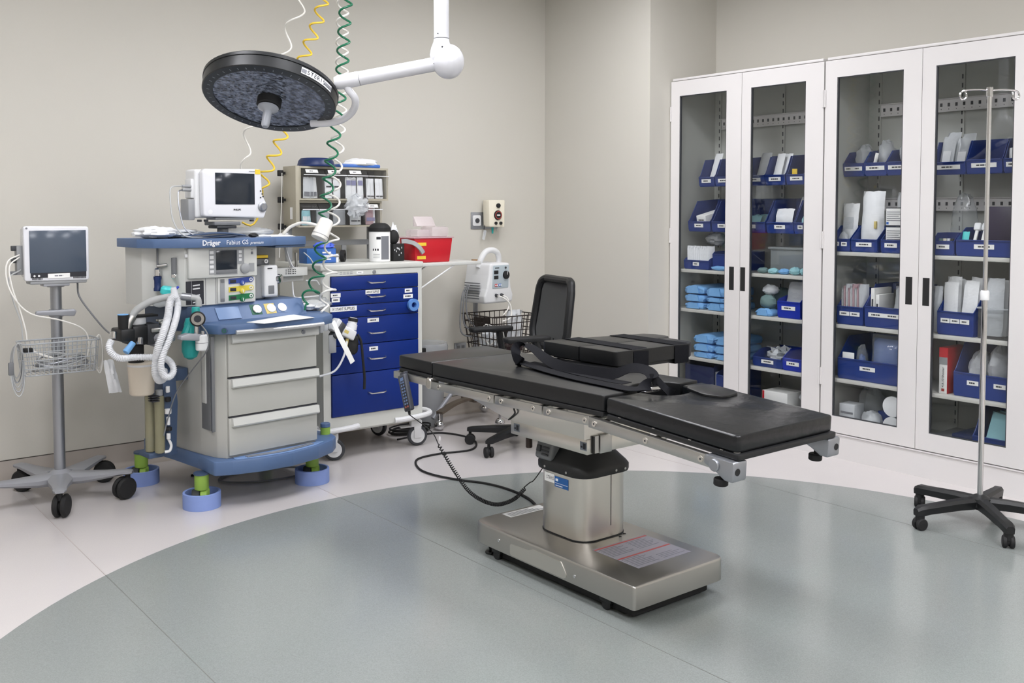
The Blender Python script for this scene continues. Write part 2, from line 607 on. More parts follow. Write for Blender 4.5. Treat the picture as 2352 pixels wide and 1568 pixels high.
def cove(n=5):
    """profile (distance from wall, height) of the coved vinyl skirting"""
    return [(0.0, 0), (0.04, 0.0), (0.026, 0.003), (0.013, 0.011), (0.006, 0.024), (0.005, 0.03), (0.005, 0.128), (0.0, 0.130)]
P = cove()
b1 = struct(G().prism_x([(Y1 - d, z) for d, z in P], X0, XB - 0.0055).obj('baseboard_left', 'baseboard', ang=50))
G().box((X0, Y1 - 0.0055, 0.128), (XB - 0.006, Y1 - 0.0002, 0.132)).obj('top_edge', 'dark_line', b1, ang=0)
b2 = struct(G().prism_y([(XB - d, z) for d, z in P], YC, Y1 - 0.001).obj('baseboard_back', 'baseboard', ang=50))
G().box((XB - 0.0055, YC, 0.128), (XB - 0.0002, Y1 - 0.006, 0.132)).obj('top_edge', 'dark_line', b2, ang=0)
# fluorescent troffers
mat('diffuser_glow', (255, 255, 255), 0.6, emit=(250, 250, 255), emit_s=LIGHT_POWER)
tro = None
for ix, x in enumerate((0.35, 2.05, 3.75)):
    for iy, y in enumerate((-1.6, 0.9, 3.9 if ix == 2 else 3.5)):
        if tro is None:
            tro = thing('ceiling_light', 'recessed fluorescent ceiling panel with white frame', 'ceiling light', (x, y, CEIL), group='ceiling light panels')
            G().box((-0.32, -0.62, -0.012), (0.32, -0.585, 0)).box((-0.32, 0.585, -0.012), (0.32, 0.62, 0)).box((-0.32, -0.585, -0.012), (-0.285, 0.585, 0)).box((0.285, -0.585, -0.012), (0.32, 0.585, 0)).obj('frame', 'white_paint', tro, ang=0)
            G().box((-0.285, -0.585, -0.008), (0.285, 0.585, -0.001)).obj('diffuser', 'diffuser_glow', tro, ang=0)
        else:
            dup(tro, (x, y, CEIL))

# ---------------------------------------------------------------- operating table
ot = thing('operating_table', 'operating table with black padded sections on a stainless pedestal and base', 'operating table', (2.64, 2.83, 0))
W = dict(world=True)
base_poly = round_poly([(2.405, 2.352), (2.895, 2.352), (2.895, 3.305), (2.405, 3.305)], [0.012, 0.05, 0.10, 0.07], 6)
bs = G().prism(base_poly, 0.056, 0.141, 0.016, 3, top_only=True).obj('base', 'stainless_top', ot, ang=30, **W)
# side access panel, proud of the flank by a hair
pp = round_poly([(3.045, 0.062), (2.72, 0.062), (2.70, 0.075), (2.735, 0.122), (2.90, 0.124), (2.93, 0.112), (3.045, 0.108)], 0.012, 4)
G().prism_x([(y, z) for y, z in pp], 2.4025, 2.406).obj('access_panel', 'stainless', bs, **W)
g = G()
for y, z in ((3.12, 0.10), (2.66, 0.088)):
    g.cyl((2.4055, y, z), (2.4025, y, z), 0.006, n=12)
g.split('screw', 'chrome', bs, **W)
G().prism(round_poly([(2.445, 2.395), (2.85, 2.395), (2.85, 3.22), (2.445, 3.22)], 0.02), 0.010, 0.056, 0.004).obj('skirt', 'rubber', ot, **W)
for x, y in ((2.44, 3.17), (2.44, 2.52), (2.86, 3.17), (2.86, 2.52)):
    g = G(); g.cyl((x - 0.012, y, 0.022), (x + 0.012, y, 0.022), 0.022, n=18, bev=0.003); g.box((x - 0.014, y - 0.03, 0.03), (x + 0.014, y + 0.03, 0.056), 0.004)
    g.obj('caster', 'black', ot, **W)
g = G(); g.cyl((2.455, 3.245, 0.0016), (2.455, 3.245, 0.05), 0.006, n=10); g.cyl((2.455, 3.245, 0.0016), (2.455, 3.245, 0.012), 0.022, n=18, bev=0.003)
g.obj('levelling_foot', 'black', ot, **W)
# instruction sticker on the base top
mat('sticker_mauve', (140, 138, 150), 0.3)
mat('sticker_red', (170, 66, 60), 0.4)
st = G().box((2.545, 2.468, 0.1412), (2.832, 2.716, 0.1418)).obj('instruction_sticker', 'sticker_mauve', bs, ang=0, **W)
g = G()
for y in (2.705, 2.578):
    g.box((2.548, y - 0.006, 0.1418), (2.829, y + 0.004, 0.1421))
g.split('sticker_band', 'sticker_red', bs, ang=0, **W)
g = G(); rnd = random.Random(4)
for k in range(7):
    for x0, x1 in ((2.556, 2.68), (2.70, 2.823)):
        for yb in (2.60, 2.475):
            if yb < 2.5 and x0 > 2.69 and k > 3: continue
            y = yb + 0.012 + k * 0.0125
            g.box((x0, y, 0.1418), (x1 - rnd.random() * 0.04, y + 0.004, 0.1420))
g.obj('print', 'print_grey', bs, ang=0, **W)
g = G(); g.box((2.548, 3.222, 0.1412), (2.755, 3.283, 0.1418)); g.obj('base_label', 'paper', bs, ang=0, **W)
g = G()
for k in range(4):
    g.box((2.56, 3.232 + k * 0.011, 0.1418), (2.74 - 0.02 * k, 3.237 + k * 0.011, 0.142))
g.obj('print', 'print_grey', bs, ang=0, **W)
# column
CXc, CYc = 2.685, 2.92
def rsq(w, d, r, n=8):
    return round_poly([(CXc - w, CYc - d), (CXc + w, CYc - d), (CXc + w, CYc + d), (CXc - w, CYc + d)], r, n)
col = G().prism(rsq(0.132, 0.142, 0.085), 0.1412, 0.405).obj('column', 'stainless', ot, **W)
G().prism(rsq(0.134, 0.144, 0.085), 0.1412, 0.146).obj('column_foot', 'black', col, **W)
g = G()
for y in (2.86, 2.84):
    g.cyl((CXc + 0.05, CYc - 0.165, 0.1412), (CXc + 0.05, CYc - 0.165, 0.144), 0.006, n=8)
    g.cyl((CXc + 0.09, CYc - 0.15, 0.1412), (CXc + 0.09, CYc - 0.15, 0.144), 0.006, n=8)
g.split('bolt', 'chrome', col, **W)
G().box((CXc + 0.02, CYc - 0.1435, 0.19), (CXc + 0.0215, CYc - 0.1415, 0.40)).obj('column_seam', 'print_dark', col, ang=0, **W)
# name plates on the column flank that faces -x
sx = CXc - 0.1332
G().box((sx - 0.0008, 2.945, 0.350), (sx + 0.001, 3.005, 0.386)).obj('maker_plate', 'paper', col, ang=0, **W)
text('STERIS', 0.020, 'print_dark', col, (sx - 0.0012, 2.970, 0.367), (0, -1, 0), (0, 0, 1), world=True, wscale=0.8)
G().box((sx - 0.0008, 2.862, 0.338), (sx + 0.001, 2.943, 0.380)).obj('model_plate', 'label_blue', col, ang=0, **W)
g = G(); g.box((sx - 0.0012, 2.864, 0.353), (sx - 0.0008, 2.941, 0.3545)); g.box((sx - 0.0012, 2.922, 0.362), (sx - 0.0008, 2.937, 0.372)); g.box((sx - 0.0012, 2.895, 0.343), (sx - 0.0008, 2.937, 0.346))
g.obj('print', 'print_white', col, ang=0, **W)
# black shroud
t = bmesh.new()
levels = [(0.144, 0.154, 0.398, 0.08), (0.146, 0.156, 0.405, 0.08), (0.146, 0.156, 0.425, 0.08), (0.138, 0.148, 0.438, 0.08), (0.105, 0.118, 0.478, 0.08), (0.085, 0.10, 0.505, 0.07), (0.085, 0.10, 0.545, 0.07)]
rings = [[t.verts.new((p[0], p[1], z)) for p in rsq(w, d, r)] for w, d, z, r in levels]
for a, b in zip(rings, rings[1:]):
    for k in range(len(a)):
        t.faces.new((a[k], a[(k + 1) % len(a)], b[(k + 1) % len(a)], b[k]))
t.faces.new(list(reversed(rings[0]))); t.faces.new(rings[-1])
g = G(); g.add(t); shroud = g.obj('shroud', 'black', ot, ang=50, **W)
g = G()
for y in (2.99, 2.86):
    g.cyl((CXc - 0.145, y, 0.412), (CXc - 0.1475, y, 0.412), 0.005, n=10)
for x in (2.72, 2.77):
    g.cyl((x, CYc - 0.155, 0.412), (x, CYc - 0.1575, 0.412), 0.005, n=10)
g.split('rivet', 'satin_metal', shroud, **W)
# socket box on the shroud
M = Matrix.Translation((2.578, 3.005, 0.468)) @ Matrix.Rotation(radians(14), 4, 'Y')
g = G(); g.box((-0.035, -0.052, -0.040), (0.06, 0.052, 0.040), 0.015, 3, M=M)
sb = g.obj('socket_box', 'mid_grey', ot, **W)
g = G()
M2 = M
g.box((-0.045, 0.012, -0.012), (-0.034, 0.034, 0.014), 0.003, M=M2)
for k in range(3):
    g.box((-0.042, -0.036, -0.022 + k * 0.014), (-0.034, 0.004, -0.015 + k * 0.014), 0.002, M=M2)
g.obj('plug', 'dark_grey', sb, **W)
mat('maroon_foot', (58, 44, 38), 0.5)
# stainless saddle below the top
sad = G().box((2.47, 2.665, 0.531), (2.81, 3.125, 0.590), 0.003).obj('saddle', 'stainless', ot, **W)
G().box((2.50, 2.655, 0.535), (2.52, 2.666, 0.60)).box((2.525, 2.650, 0.532), (2.585, 2.666, 0.602), 0.002).obj('slide_lock', 'satin_metal', sad, **W)
G().box((2.492, 2.654, 0.535), (2.50, 2.665, 0.60)).obj('slide_gap', 'black', sad, **W)
G().cyl((2.560, 3.116, 0.501), (2.560, 3.116, 0.461), 0.014, n=16, bev=0.002).obj('saddle_foot', 'maroon_foot', sad, **W)
mat('tag_grey', (118, 124, 134), 0.5)
for y in (3.085, 2.685):
    G().box((2.4693, y - 0.018, 0.546), (2.470, y + 0.018, 0.578)).obj('warning_tag', 'tag_grey', sad, ang=0, **W)
    G().box((2.4688, y - 0.013, 0.551), (2.4693, y + 0.002, 0.573)).box((2.4688, y + 0.005, 0.555), (2.4693, y + 0.014, 0.562)).obj('print', 'print_dark', sad, ang=0, **W)
G().box((2.4696, 2.668, 0.588), (2.4702, 3.122, 0.5905)).obj('saddle_seam', 'print_dark', sad, ang=0, **W)
prof = [(2.665, 0.5905), (3.125, 0.5905), (3.56, 0.672), (3.58, 0.708), (2.58, 0.715), (2.50, 0.70), (2.52, 0.668), (2.665, 0.652)]
G().prism_x(prof, 2.455, 2.825, 0.002).obj('side_frame', 'stainless', ot, **W)
G().tube([(2.452, 3.09, 0.685), (2.447, 3.075, 0.645), (2.447, 3.07, 0.625), (2.452, 3.115, 0.592)], 0.0035, 8).obj('release_cable', 'black', ot, **W)
# padded sections -------------------------------------------------------------
def tilt(y0, z0, y1, z1):
    """matrix taking (x, s, h): s runs from y0,z0 to y1,z1, h is up"""
    d = Vector((0, y1 - y0, z1 - z0)).normalized()
    u = Vector((1, 0, 0)).cross(d)
    return Matrix(((1, 0, 0, 0), (0, d.y, u.y, y0), (0, d.z, u.z, z0), (0, 0, 0, 1)))
XN, XF = 2.39, 2.895
Mh = tilt(3.588, 0.775, 3.865, 0.776)
G().prism(round_poly([(XN, 0), (XF, 0), (XF, 0.277), (XN, 0.277)], [0.008, 0.008, 0.02, 0.02]), -0.055, 0.0, 0.010, 3, M=Mh).obj('head_pad', 'vinyl', ot, **W)
Mm = tilt(2.495, 0.791, 3.582, 0.775)
notch = [(2.56 + 0.115 * (1 - cos(pi * k / 10)) , 0.105 * sin(pi * k / 10)) for k in range(11)]
mp = [(XN, 0), (2.545, 0)] + [(x, y) for x, y in notch] + [(2.805, 0), (XF, 0), (XF, 1.087), (XN, 1.087)]
G().prism(round_poly(mp, [0.012, 0] + [0] * 11 + [0, 0.012, 0.006, 0.006]), -0.058, 0.0, 0.010, 3, M=Mm).obj('back_pad', 'vinyl', ot, **W)
Ml = tilt(1.900, 0.754, 2.480, 0.786)
LL = 0.581
notch = [(2.79 - 0.115 * (1 - cos(pi * k / 10)), LL - 0.10 * sin(pi * k / 10)) for k in range(11)]
lp = [(XN, 0), (XF, 0), (XF, LL), (2.805, LL)] + notch + [(2.545, LL), (XN, LL)]
def wrinkle_top(o, amp):
    pass
G().prism(round_poly(lp, [0.02, 0.02, 0.01, 0] + [0] * 11 + [0, 0.01]), -0.055, 0.0, 0.012, 3, M=Ml).obj('leg_pad', 'vinyl_wrinkled', ot, **W)
# loose flap over the cut-out
fl_poly = [(2.74 + 0.055 * cos(pi * k / 10), 0.40 - 0.06 * sin(pi * k / 10)) for k in range(11)]
fp = round_poly([(2.81, 0.44), (2.81, 0.56), (2.60, 0.56), (2.60, 0.44)], 0.05, 8)
fp = round_poly([(2.865, 0.37), (2.875, 0.52), (2.745, 0.54), (2.715, 0.42), (2.75, 0.35)], 0.045, 8)
G().prism(fp, 0.0005, 0.009, 0.004, 2, M=Ml, top_only=True).obj('pad_flap', 'vinyl', ot, **W)
# support plates
def plate(M, L, name='support_plate', x0=XN - 0.006, x1=XF + 0.006, z0=-0.074, z1=-0.056, s0=0.0):
    return G().prism(round_poly([(x0, s0), (x1, s0), (x1, L), (x0, L)], 0.01), z0, z1, 0.003, 2, M=M).obj(name, 'black', ot, **W)
plate(Mh, 0.262); plate(Mm, 1.08, z0=-0.076, z1=-0.0585); pl = plate(Ml, LL - 0.01, s0=-0.012)
g = G()
for s in (0.05, 0.18, 0.34, 0.50):
    g.box((XN - 0.0065, s, -0.0558), (XN - 0.003, s + 0.012, -0.0535), M=Ml)
g.cyl(tuple(Ml @ Vector((2.404, 0.012, -0.0555))), tuple(Ml @ Vector((2.404, 0.012, -0.053))), 0.011, n=16)
g.split('stud', 'satin_metal', pl, **W)
# side rails with screws, both flanks
def rail(M, s0, s1, side, zt=-0.078, h=0.034, name='side_rail', scr=()):
    xo = XN - 0.026 if side < 0 else XF + 0.016
    r = G().box((xo, s0, zt - h), (xo + 0.010, s1, zt), 0.002, M=M).obj(name, 'satin_metal', ot, **W)
    g = G()
    for s in scr:
        fx = xo if side < 0 else xo + 0.010
        dx = -0.0025 if side < 0 else 0.0025
        c0, c1 = M @ Vector((fx, s, zt - h * 0.5)), M @ Vector((fx + dx, s, zt - h * 0.5))
        g.cyl(tuple(c0), tuple(c1), 0.0105, n=16)
    g.split('rail_screw', 'stainless', r, **W)
    g = G()
    for s in scr:
        c1, c2 = M @ Vector((fx + dx, s, zt - h * 0.5)), M @ Vector((fx + dx * 1.25, s, zt - h * 0.5))
        g.cyl(tuple(c1), tuple(c2), 0.0035, n=8)
    g.split('screw_socket', 'print_dark', r, **W)
    g = G()
    for s in scr:   # stand-offs that carry the rail
        xa, xb = (xo + 0.009, 2.46) if side < 0 else (2.82, xo + 0.001)
        a, b = M @ Vector((xa, s, zt - h * 0.5)), M @ Vector((xb, s, zt - h * 0.5))
        g.cyl(tuple(a), tuple(b), 0.010, n=10)
    g.split('stand_off', 'satin_metal', r, **W)
    return r
for side in (-1, 1):
    rail(Mm, 0.05, 0.30, side, scr=(0.07, 0.27)); rail(Mm, 0.31, 0.60, side, scr=(0.36, 0.56)); rail(Mm, 0.61, 1.06, side, scr=(0.64, 1.0))
    rail(Ml, 0.03, 0.64, side, scr=(0.12, 0.36, 0.61), h=0.038)
    # webs under the rails that close the gap to the frame
for (xa, xb) in ((2.372, 2.4), (2.886, 2.914)):
    G().box((xa + 0.002, 0.02, -0.118), (xb - 0.004, LL + 0.07, -0.080), 0.004, M=Ml).obj('leg_beam', 'stainless', ot, **W)
g = G().box((2.366, 3.60, 0.672), (2.38, 3.868, 0.704), 0.003).box((2.38, 3.852, 0.672), (2.90, 3.868, 0.704), 0.003).box((2.90, 3.60, 0.672), (2.914, 3.868, 0.704), 0.003)
hb = g.obj('head_bracket', 'satin_metal', ot, **W)
g = G(); g.cyl((2.375, 3.595, 0.682), (2.42, 3.595, 0.682), 0.026, n=20, bev=0.004); g.cyl((2.86, 3.595, 0.682), (2.905, 3.595, 0.682), 0.026, n=20, bev=0.004)
g.split('head_hinge', 'stainless', hb, **W)
# leg end clamps
for x0, x1, sgn in ((2.372, 2.415, -1), (2.87, 2.913, 1)):
    poly = round_poly([(-0.012, -0.076), (0.105, -0.076), (0.105, -0.105), (0.055, -0.122), (0.02, -0.140), (-0.012, -0.140)], 0.008, 3)
    g = G(); t = G().prism_x(poly, x0 - 0.012, x1 + 0.012, 0.005, 2)
    c = t.obj('end_clamp', 'aluminium', ot, M=Ml, **W)
    a, b = Ml @ Vector(((x0 + x1) / 2 + sgn * 0.012, -0.0135, -0.108)), Ml @ Vector(((x0 + x1) / 2 + sgn * 0.012, -0.010, -0.108))
    G().cyl(tuple(a), tuple(b), 0.0115, n=16).obj('socket_hole', 'rubber', c, **W)
    a, b, d = [Ml @ Vector(((x0 + x1) / 2 - 0.005, 0.055, z)) for z in (-0.118, -0.145, -0.168)]
    g = G(); g.cyl(tuple(a), tuple(b), 0.006, n=10); g.cyl(tuple(b), tuple(d), 0.023, n=20, bev=0.003); g.obj('clamp_knob', 'rubber', c, **W)
    a, b = Ml @ Vector((x0 - 0.020 if sgn < 0 else x1 + 0.020, 0.06, -0.100)), Ml @ Vector(((x0 + x1) / 2, 0.06, -0.100))
    G().cyl(tuple(a), tuple(b), 0.020, n=20, bev=0.003).obj('clamp_disc', 'aluminium', c, **W)
# cut-out hardware
cw = G().box((2.56, 2.40, 0.70), (2.79, 2.60, 0.716), 0.004).obj('hinge_plate', 'black', ot, **W)
# arm board -------------------------------------------------------------------
ab = G().prism(round_poly([(2.925, 2.945), (3.325, 2.94), (3.43, 3.02), (3.455, 3.25), (3.40, 3.31), (2.925, 3.40)], [0.02, 0.05, 0.05, 0.05, 0.05, 0.02]), 0.772, 0.788, 0.004).obj('arm_board', 'black', ot, **W)
apoly = round_poly([(2.885, 2.935), (3.335, 2.925), (3.385, 2.96), (3.40, 3.118), (2.875, 3.155)], [0.03, 0.05, 0.05, 0.004, 0.004], 6)
G().prism(apoly, 0.7885, 0.850, 0.015, 4).obj('arm_pad', 'vinyl', ab, **W)
apoly = round_poly([(2.872, 3.160), (3.40, 3.123), (3.455, 3.16), (3.455, 3.25), (3.42, 3.30), (2.87, 3.41)], [0.004, 0.004, 0.05, 0.04, 0.04, 0.03], 6)
G().prism(apoly, 0.7885, 0.850, 0.012, 4).obj('arm_pad', 'vinyl', ab, **W)
def band(x0, x1, ya, yb, z0=0.768, z1=0.853, th=0.003):
    """strap wrapped round the arm board"""
    r = 0.014
    loop = [(ya - 0.001, z0), (ya - 0.001, z1 - r), (ya - 0.001 + r * 0.3, z1 - r * 0.3), (ya + r, z1), (yb - r, z1), (yb + 0.001 - r * 0.3, z1 - r * 0.3), (yb + 0.001, z1 - r), (yb + 0.001, z0)]
    inner = [(ya + th, z0 + th), (yb - th, z0 + th)]
    pts = [(0, y, z) for y, z in loop]
    g = G()
    t = bmesh.new(); rr = []
    n = len(loop)
    for i, (y, z) in enumerate(loop):
        cy, cz = (ya + yb) / 2, 0.80
        d = Vector((y - cy, z - cz)).normalized()
        f = 0.0 if True else 0
        yy = x0 + 0.0
        rr.append([t.verts.new((x0 + (0.02 if y > cy else 0) * 0, y, z)), t.verts.new((x1, y, z)), t.verts.new((x1, y - d.x * th, z - d.y * th)), t.verts.new((x0, y - d.x * th, z - d.y * th))])
    for i in range(n):
        a, b = rr[i], rr[(i + 1) % n]
        for k in range(4):
            t.faces.new((a[k], a[(k + 1) % 4], b[(k + 1) % 4], b[k]))
    bmesh.ops.recalc_face_normals(t, faces=t.faces[:])
    g.add(t)
    return g.obj('arm_strap', 'webbing', ab, **W)
band(2.985, 3.075, 2.931, 3.392); band(3.235, 3.325, 2.924, 3.345)
G().box((2.905, 3.13, 0.655), (2.935, 3.19, 0.774), 0.004).box((2.93, 3.13, 0.74), (3.08, 3.19, 0.774), 0.004).obj('rail_clamp', 'black', ab, **W)
G().cyl((3.06, 3.08, 0.715), (3.06, 3.08, 0.774), 0.020, n=14).box((3.03, 3.05, 0.70), (3.10, 3.10, 0.722), 0.004).obj('swivel', 'black', ab, **W)

# ---------------------------------------------------------------- restraint strap lying on the table
rs = thing('restraint_strap', 'black webbing restraint strap looped along the table padding, metal buckle', 'strap', (2.66, 2.9, 0.79))
def onpad(y):
    return 0.791 - 0.0147 * (y - 2.495) + 0.0015
def rib(pts, w, name='webbing', across=None):
    return G().ribbon(pts, w, 0.0022, across, 8).obj(name, 'webbing', rs, ang=40, **W)
p1 = [(2.622, 3.222, 0.794), (2.574, 3.008, 0.794), (2.540, 2.800, 0.796), (2.527, 2.605, 0.798), (2.520, 2.475, 0.803), (2.569, 2.451, 0.815), (2.629, 2.482, 0.833), (2.649, 2.534, 0.850), (2.631, 2.596, 0.852), (2.613, 2.675, 0.822), (2.612, 2.816, 0.812), (2.612, 2.966, 0.812), (2.641, 3.101, 0.825), (2.657, 3.191, 0.850), (2.671, 3.273, 0.864), (2.629, 3.275, 0.858), (2.586, 3.239, 0.836), (2.598, 3.231, 0.806)]
a1 = [(1, 0, 0.1)] * 4 + [(1, 0.1, 0.2), (0.9, 0.2, 0.4), (0.85, 0.3, 0.4), (0.8, 0.3, 0.5), (0.7, 0.2, 0.7), (0.5, 0.1, 0.9), (0.5, 0, 0.9), (0.6, 0, 0.8), (0.8, 0.2, 0.5), (0.9, 0.35, 0.25), (0.9, 0.4, 0.1), (0.92, 0.35, 0.0), (0.95, 0.2, 0.0), (1, 0.05, 0.05)]
rib(p1 + [p1[0], p1[1]], 0.046, across=a1 + [a1[0], a1[1]])
p2 = [(2.613, 2.475, 0.826), (2.644, 2.479, 0.822), (2.660, 2.463, 0.800), (2.675, 2.446, 0.778), (2.727, 2.472, 0.755)]
rib(p2, 0.044, across=[(0.9, 0.3, 0.2)] * 5)
p3 = [(2.644, 3.211, 0.796), (2.644, 3.063, 0.796), (2.609, 2.863, 0.798), (2.590, 2.682, 0.800), (2.583, 2.571, 0.803)]
rib(p3, 0.05, across=[(1, 0, 0.05)] * 5)
M = Matrix.Translation((2.672, 2.540, 0.772)) @ Matrix.Rotation(radians(-12), 4, 'Z') @ Matrix.Rotation(radians(-28), 4, 'X')
g = G(); g.box((-0.045, -0.018, -0.006), (0.045, -0.012, 0.006), 0.002, M=M); g.box((-0.045, 0.012, -0.006), (0.045, 0.018, 0.006), 0.002, M=M); g.box((-0.045, -0.018, -0.006), (-0.038, 0.018, 0.006), 0.002, M=M); g.box((0.038, -0.018, -0.006), (0.045, 0.018, 0.006), 0.002, M=M); g.box((-0.04, -0.003, -0.003), (0.04, 0.003, 0.003), M=M)
g.obj('buckle', 'chrome', rs, **W)

# ---------------------------------------------------------------- hand control on the rail
hc = thing('hand_control', 'grey table hand control with two rows of buttons hooked on the head bracket', 'remote control', (2.358, 3.745, 0.705))
d = Vector((0.0, -0.063, -0.165)).normalized()
Mc = Matrix.Translation((2.353, 3.762, 0.690)) @ Matrix(((1, 0, 0, 0), (0, d.y, -d.z, 0), (0, d.z, d.y, 0), (0, 0, 0, 1))) @ Matrix.Rotation(radians(0), 4, 'Y')
# local: x = outwards (-x towards the camera side), y = along the handset, z = across
g = G(); g.box((-0.014, -0.012, -0.028), (0.011, 0.155, 0.028), 0.007, 3, M=Mc); body = g.obj('body', 'handset', hc, **W)
g = G(); g.box((-0.0155, 0.0, -0.024), (-0.0135, 0.152, 0.012), 0.0005, M=Mc); g.obj('keypad', 'print_dark', body, **W)
mat('key_blue', (108, 130, 170), 0.5); mat('key_red', (176, 90, 78), 0.5)
for k in range(9):
    for q, zc in enumerate((-0.015, 0.003)):
        yk = 0.026 + k * 0.0138
        g = G(); g.box((-0.0168, yk - 0.004, zc - 0.005), (-0.0154, yk + 0.004, zc + 0.005), 0.0005, M=Mc)
        g.obj('button', 'key_red' if k == 8 else 'key_blue', body, ang=0, **W)
G().box((-0.0158, 0.003, -0.021), (-0.0153, 0.018, 0.009), M=Mc).obj('display', 'key_blue', body, ang=0, **W)
G().box((0.009, -0.018, -0.02), (0.014, 0.03, 0.02), 0.002, M=Mc).box((-0.004, -0.022, -0.02), (0.018, -0.012, 0.02), 0.003, M=Mc).obj('hook', 'handset', hc, **W)
tip = Mc @ Vector((0, 0.155, 0.008)); tip2 = Mc @ Vector((0, 0.172, 0.010))
g = G(); g.cyl(tuple(tip), tuple(tip2), 0.007, 0.005, n=12); g.obj('strain_relief', 'black', hc, **W)
lead = [tuple(tip2), (2.360, 3.548, 0.480), (2.365, 3.495, 0.428)]
axis = catmull([(2.365, 3.495, 0.428), (2.385, 3.419, 0.339), (2.400, 3.328, 0.262), (2.420, 3.247, 0.231), (2.440, 3.168, 0.231), (2.465, 3.099, 0.264), (2.490, 3.059, 0.312)], 40)
hel = []
N = len(axis)
dist = [0]
for i in range(1, N):
    dist.append(dist[-1] + (axis[i] - axis[i - 1]).length)
TURN = 62
M_ = 62 * 12
for q in range(M_ + 1):
    s = q / M_
    # coils open up near the handset
    ss = s ** 0.86
    L = ss * dist[-1]
    i = min(max(k for k in range(N) if dist[k] <= L + 1e-9), N - 2)
    f = (L - dist[i]) / max(1e-9, dist[i + 1] - dist[i])
    p = axis[i].lerp(axis[i + 1], f)
    T = (axis[i + 1] - axis[i]).normalized()
    n1 = T.cross(Vector((1, 0, 0))).normalized(); n2 = T.cross(n1)
    a = 2 * pi * TURN * s
    hel.append(p + (n1 * cos(a) + n2 * sin(a)) * 0.0065)
g = G(); g.tube(lead, 0.0022, 8); g.tube(hel, 0.0026, 5, sm=1); g.tube([tuple(hel[-1]), (2.505, 3.044, 0.338), (2.530, 3.043, 0.348), (2.553, 2.99, 0.430)], 0.0022, 8)
g.obj('coiled_cord', 'rubber', hc, **W)

# ---------------------------------------------------------------- surgical light
sl = thing('surgical_light', 'round black surgical light head on white jointed ceiling arm', 'surgical light', (2.431, 3.56, CEIL))
La = Vector((0.29836, 0.27507, 0.91395)).normalized()      # up through the head
Lc = Vector((1.843, 4.026, 1.922))                          # middle of the lens
Le1 = Vector((0.784, -0.621, 0)); Le1 = (Le1 - La * Le1.dot(La)).normalized(); Le2 = La.cross(Le1)
ML = Matrix(((Le1.x, Le2.x, La.x, Lc.x), (Le1.y, Le2.y, La.y, Lc.y), (Le1.z, Le2.z, La.z, Lc.z), (0, 0, 0, 1))) @ Matrix.Diagonal((0.955, 0.955, 0.72, 1))
mat('lamp_black', (30, 32, 34), 0.35)
mat('lamp_grey', (70, 74, 80), 0.3)
def lens_mat():
    m = mat('lens_facets', (88, 94, 108), 0.16, 0.35)
    nt = m.node_tree; b = nt.nodes['Principled BSDF']; tc = nt.nodes['Texture Coordinate']
    v = nt.nodes.new('ShaderNodeTexVoronoi'); v.inputs['Scale'].default_value = 55
    n = nt.nodes.new('ShaderNodeTexNoise'); n.inputs['Scale'].default_value = 40; n.inputs['Detail'].default_value = 6
    r = nt.nodes.new('ShaderNodeMapRange'); r.inputs['From Min'].default_value = 0.35; r.inputs['From Max'].default_value = 0.7
    r.inputs['To Min'].default_value = 0.35; r.inputs['To Max'].default_value = 1.5
    mx = nt.nodes.new('ShaderNodeMix'); mx.data_type = 'RGBA'; mx.blend_type = 'MULTIPLY'; mx.inputs['Factor'].default_value = 1
    mx.inputs['A'].default_value = rgb((124, 132, 150))
    bp = nt.nodes.new('ShaderNodeBump'); bp.inputs['Strength'].default_value = 0.8; bp.inputs['Distance'].default_value = 0.01
    nt.links.new(tc.outputs['Object'], v.inputs['Vector']); nt.links.new(tc.outputs['Object'], n.inputs['Vector'])
    nt.links.new(n.outputs['Fac'], r.inputs['Value']); nt.links.new(r.outputs['Result'], mx.inputs['B'])
    nt.links.new(mx.outputs['Result'], b.inputs['Base Color'])
    nt.links.new(v.outputs['Distance'], bp.inputs['Height']); nt.links.new(bp.outputs['Normal'], b.inputs['Normal'])
lens_mat()
hd = G().lathe([(0.252, 0.012), (0.252, 0.0), (0.296, 0.0), (0.300, 0.004), (0.302, 0.066), (0.300, 0.068), (0.305, 0.070), (0.306, 0.088), (0.300, 0.096), (0.22, 0.118), (0.06, 0.13), (0, 0.13)], 72, caps=False).obj('lamp_head', 'lamp_black', sl, M=ML, world=True)
G().lathe([(0, 0.012), (0.10, 0.0125), (0.20, 0.011), (0.252, 0.006)], 48, caps=False).obj('lens', 'lens_facets', hd, M=ML, world=True)
hub = G().lathe([(0.055, 0.012), (0.055, -0.035), (0.050, -0.042), (0, -0.042)], 32, caps=False).obj('hub', 'rubber', hd, M=ML, world=True)
mat('handle_grey', (168, 172, 180), 0.3)
G().lathe([(0.030, -0.042), (0.047, -0.046), (0.047, -0.055), (0.026, -0.068), (0.020, -0.078), (0.0185, -0.165), (0.013, -0.180), (0, -0.182)], 24, caps=False).obj('sterile_handle', 'handle_grey', hd, M=ML, world=True)
g = G()
for k in range(44):
    a = 2 * pi * k / 44
    g.box((0.266, -0.0012, -0.0012), (0.278, 0.0012, 0.0005), M=Matrix.Rotation(a, 4, 'Z'))
g.split('rim_mark', 'aluminium', hd, M=ML, world=True, ang=0)
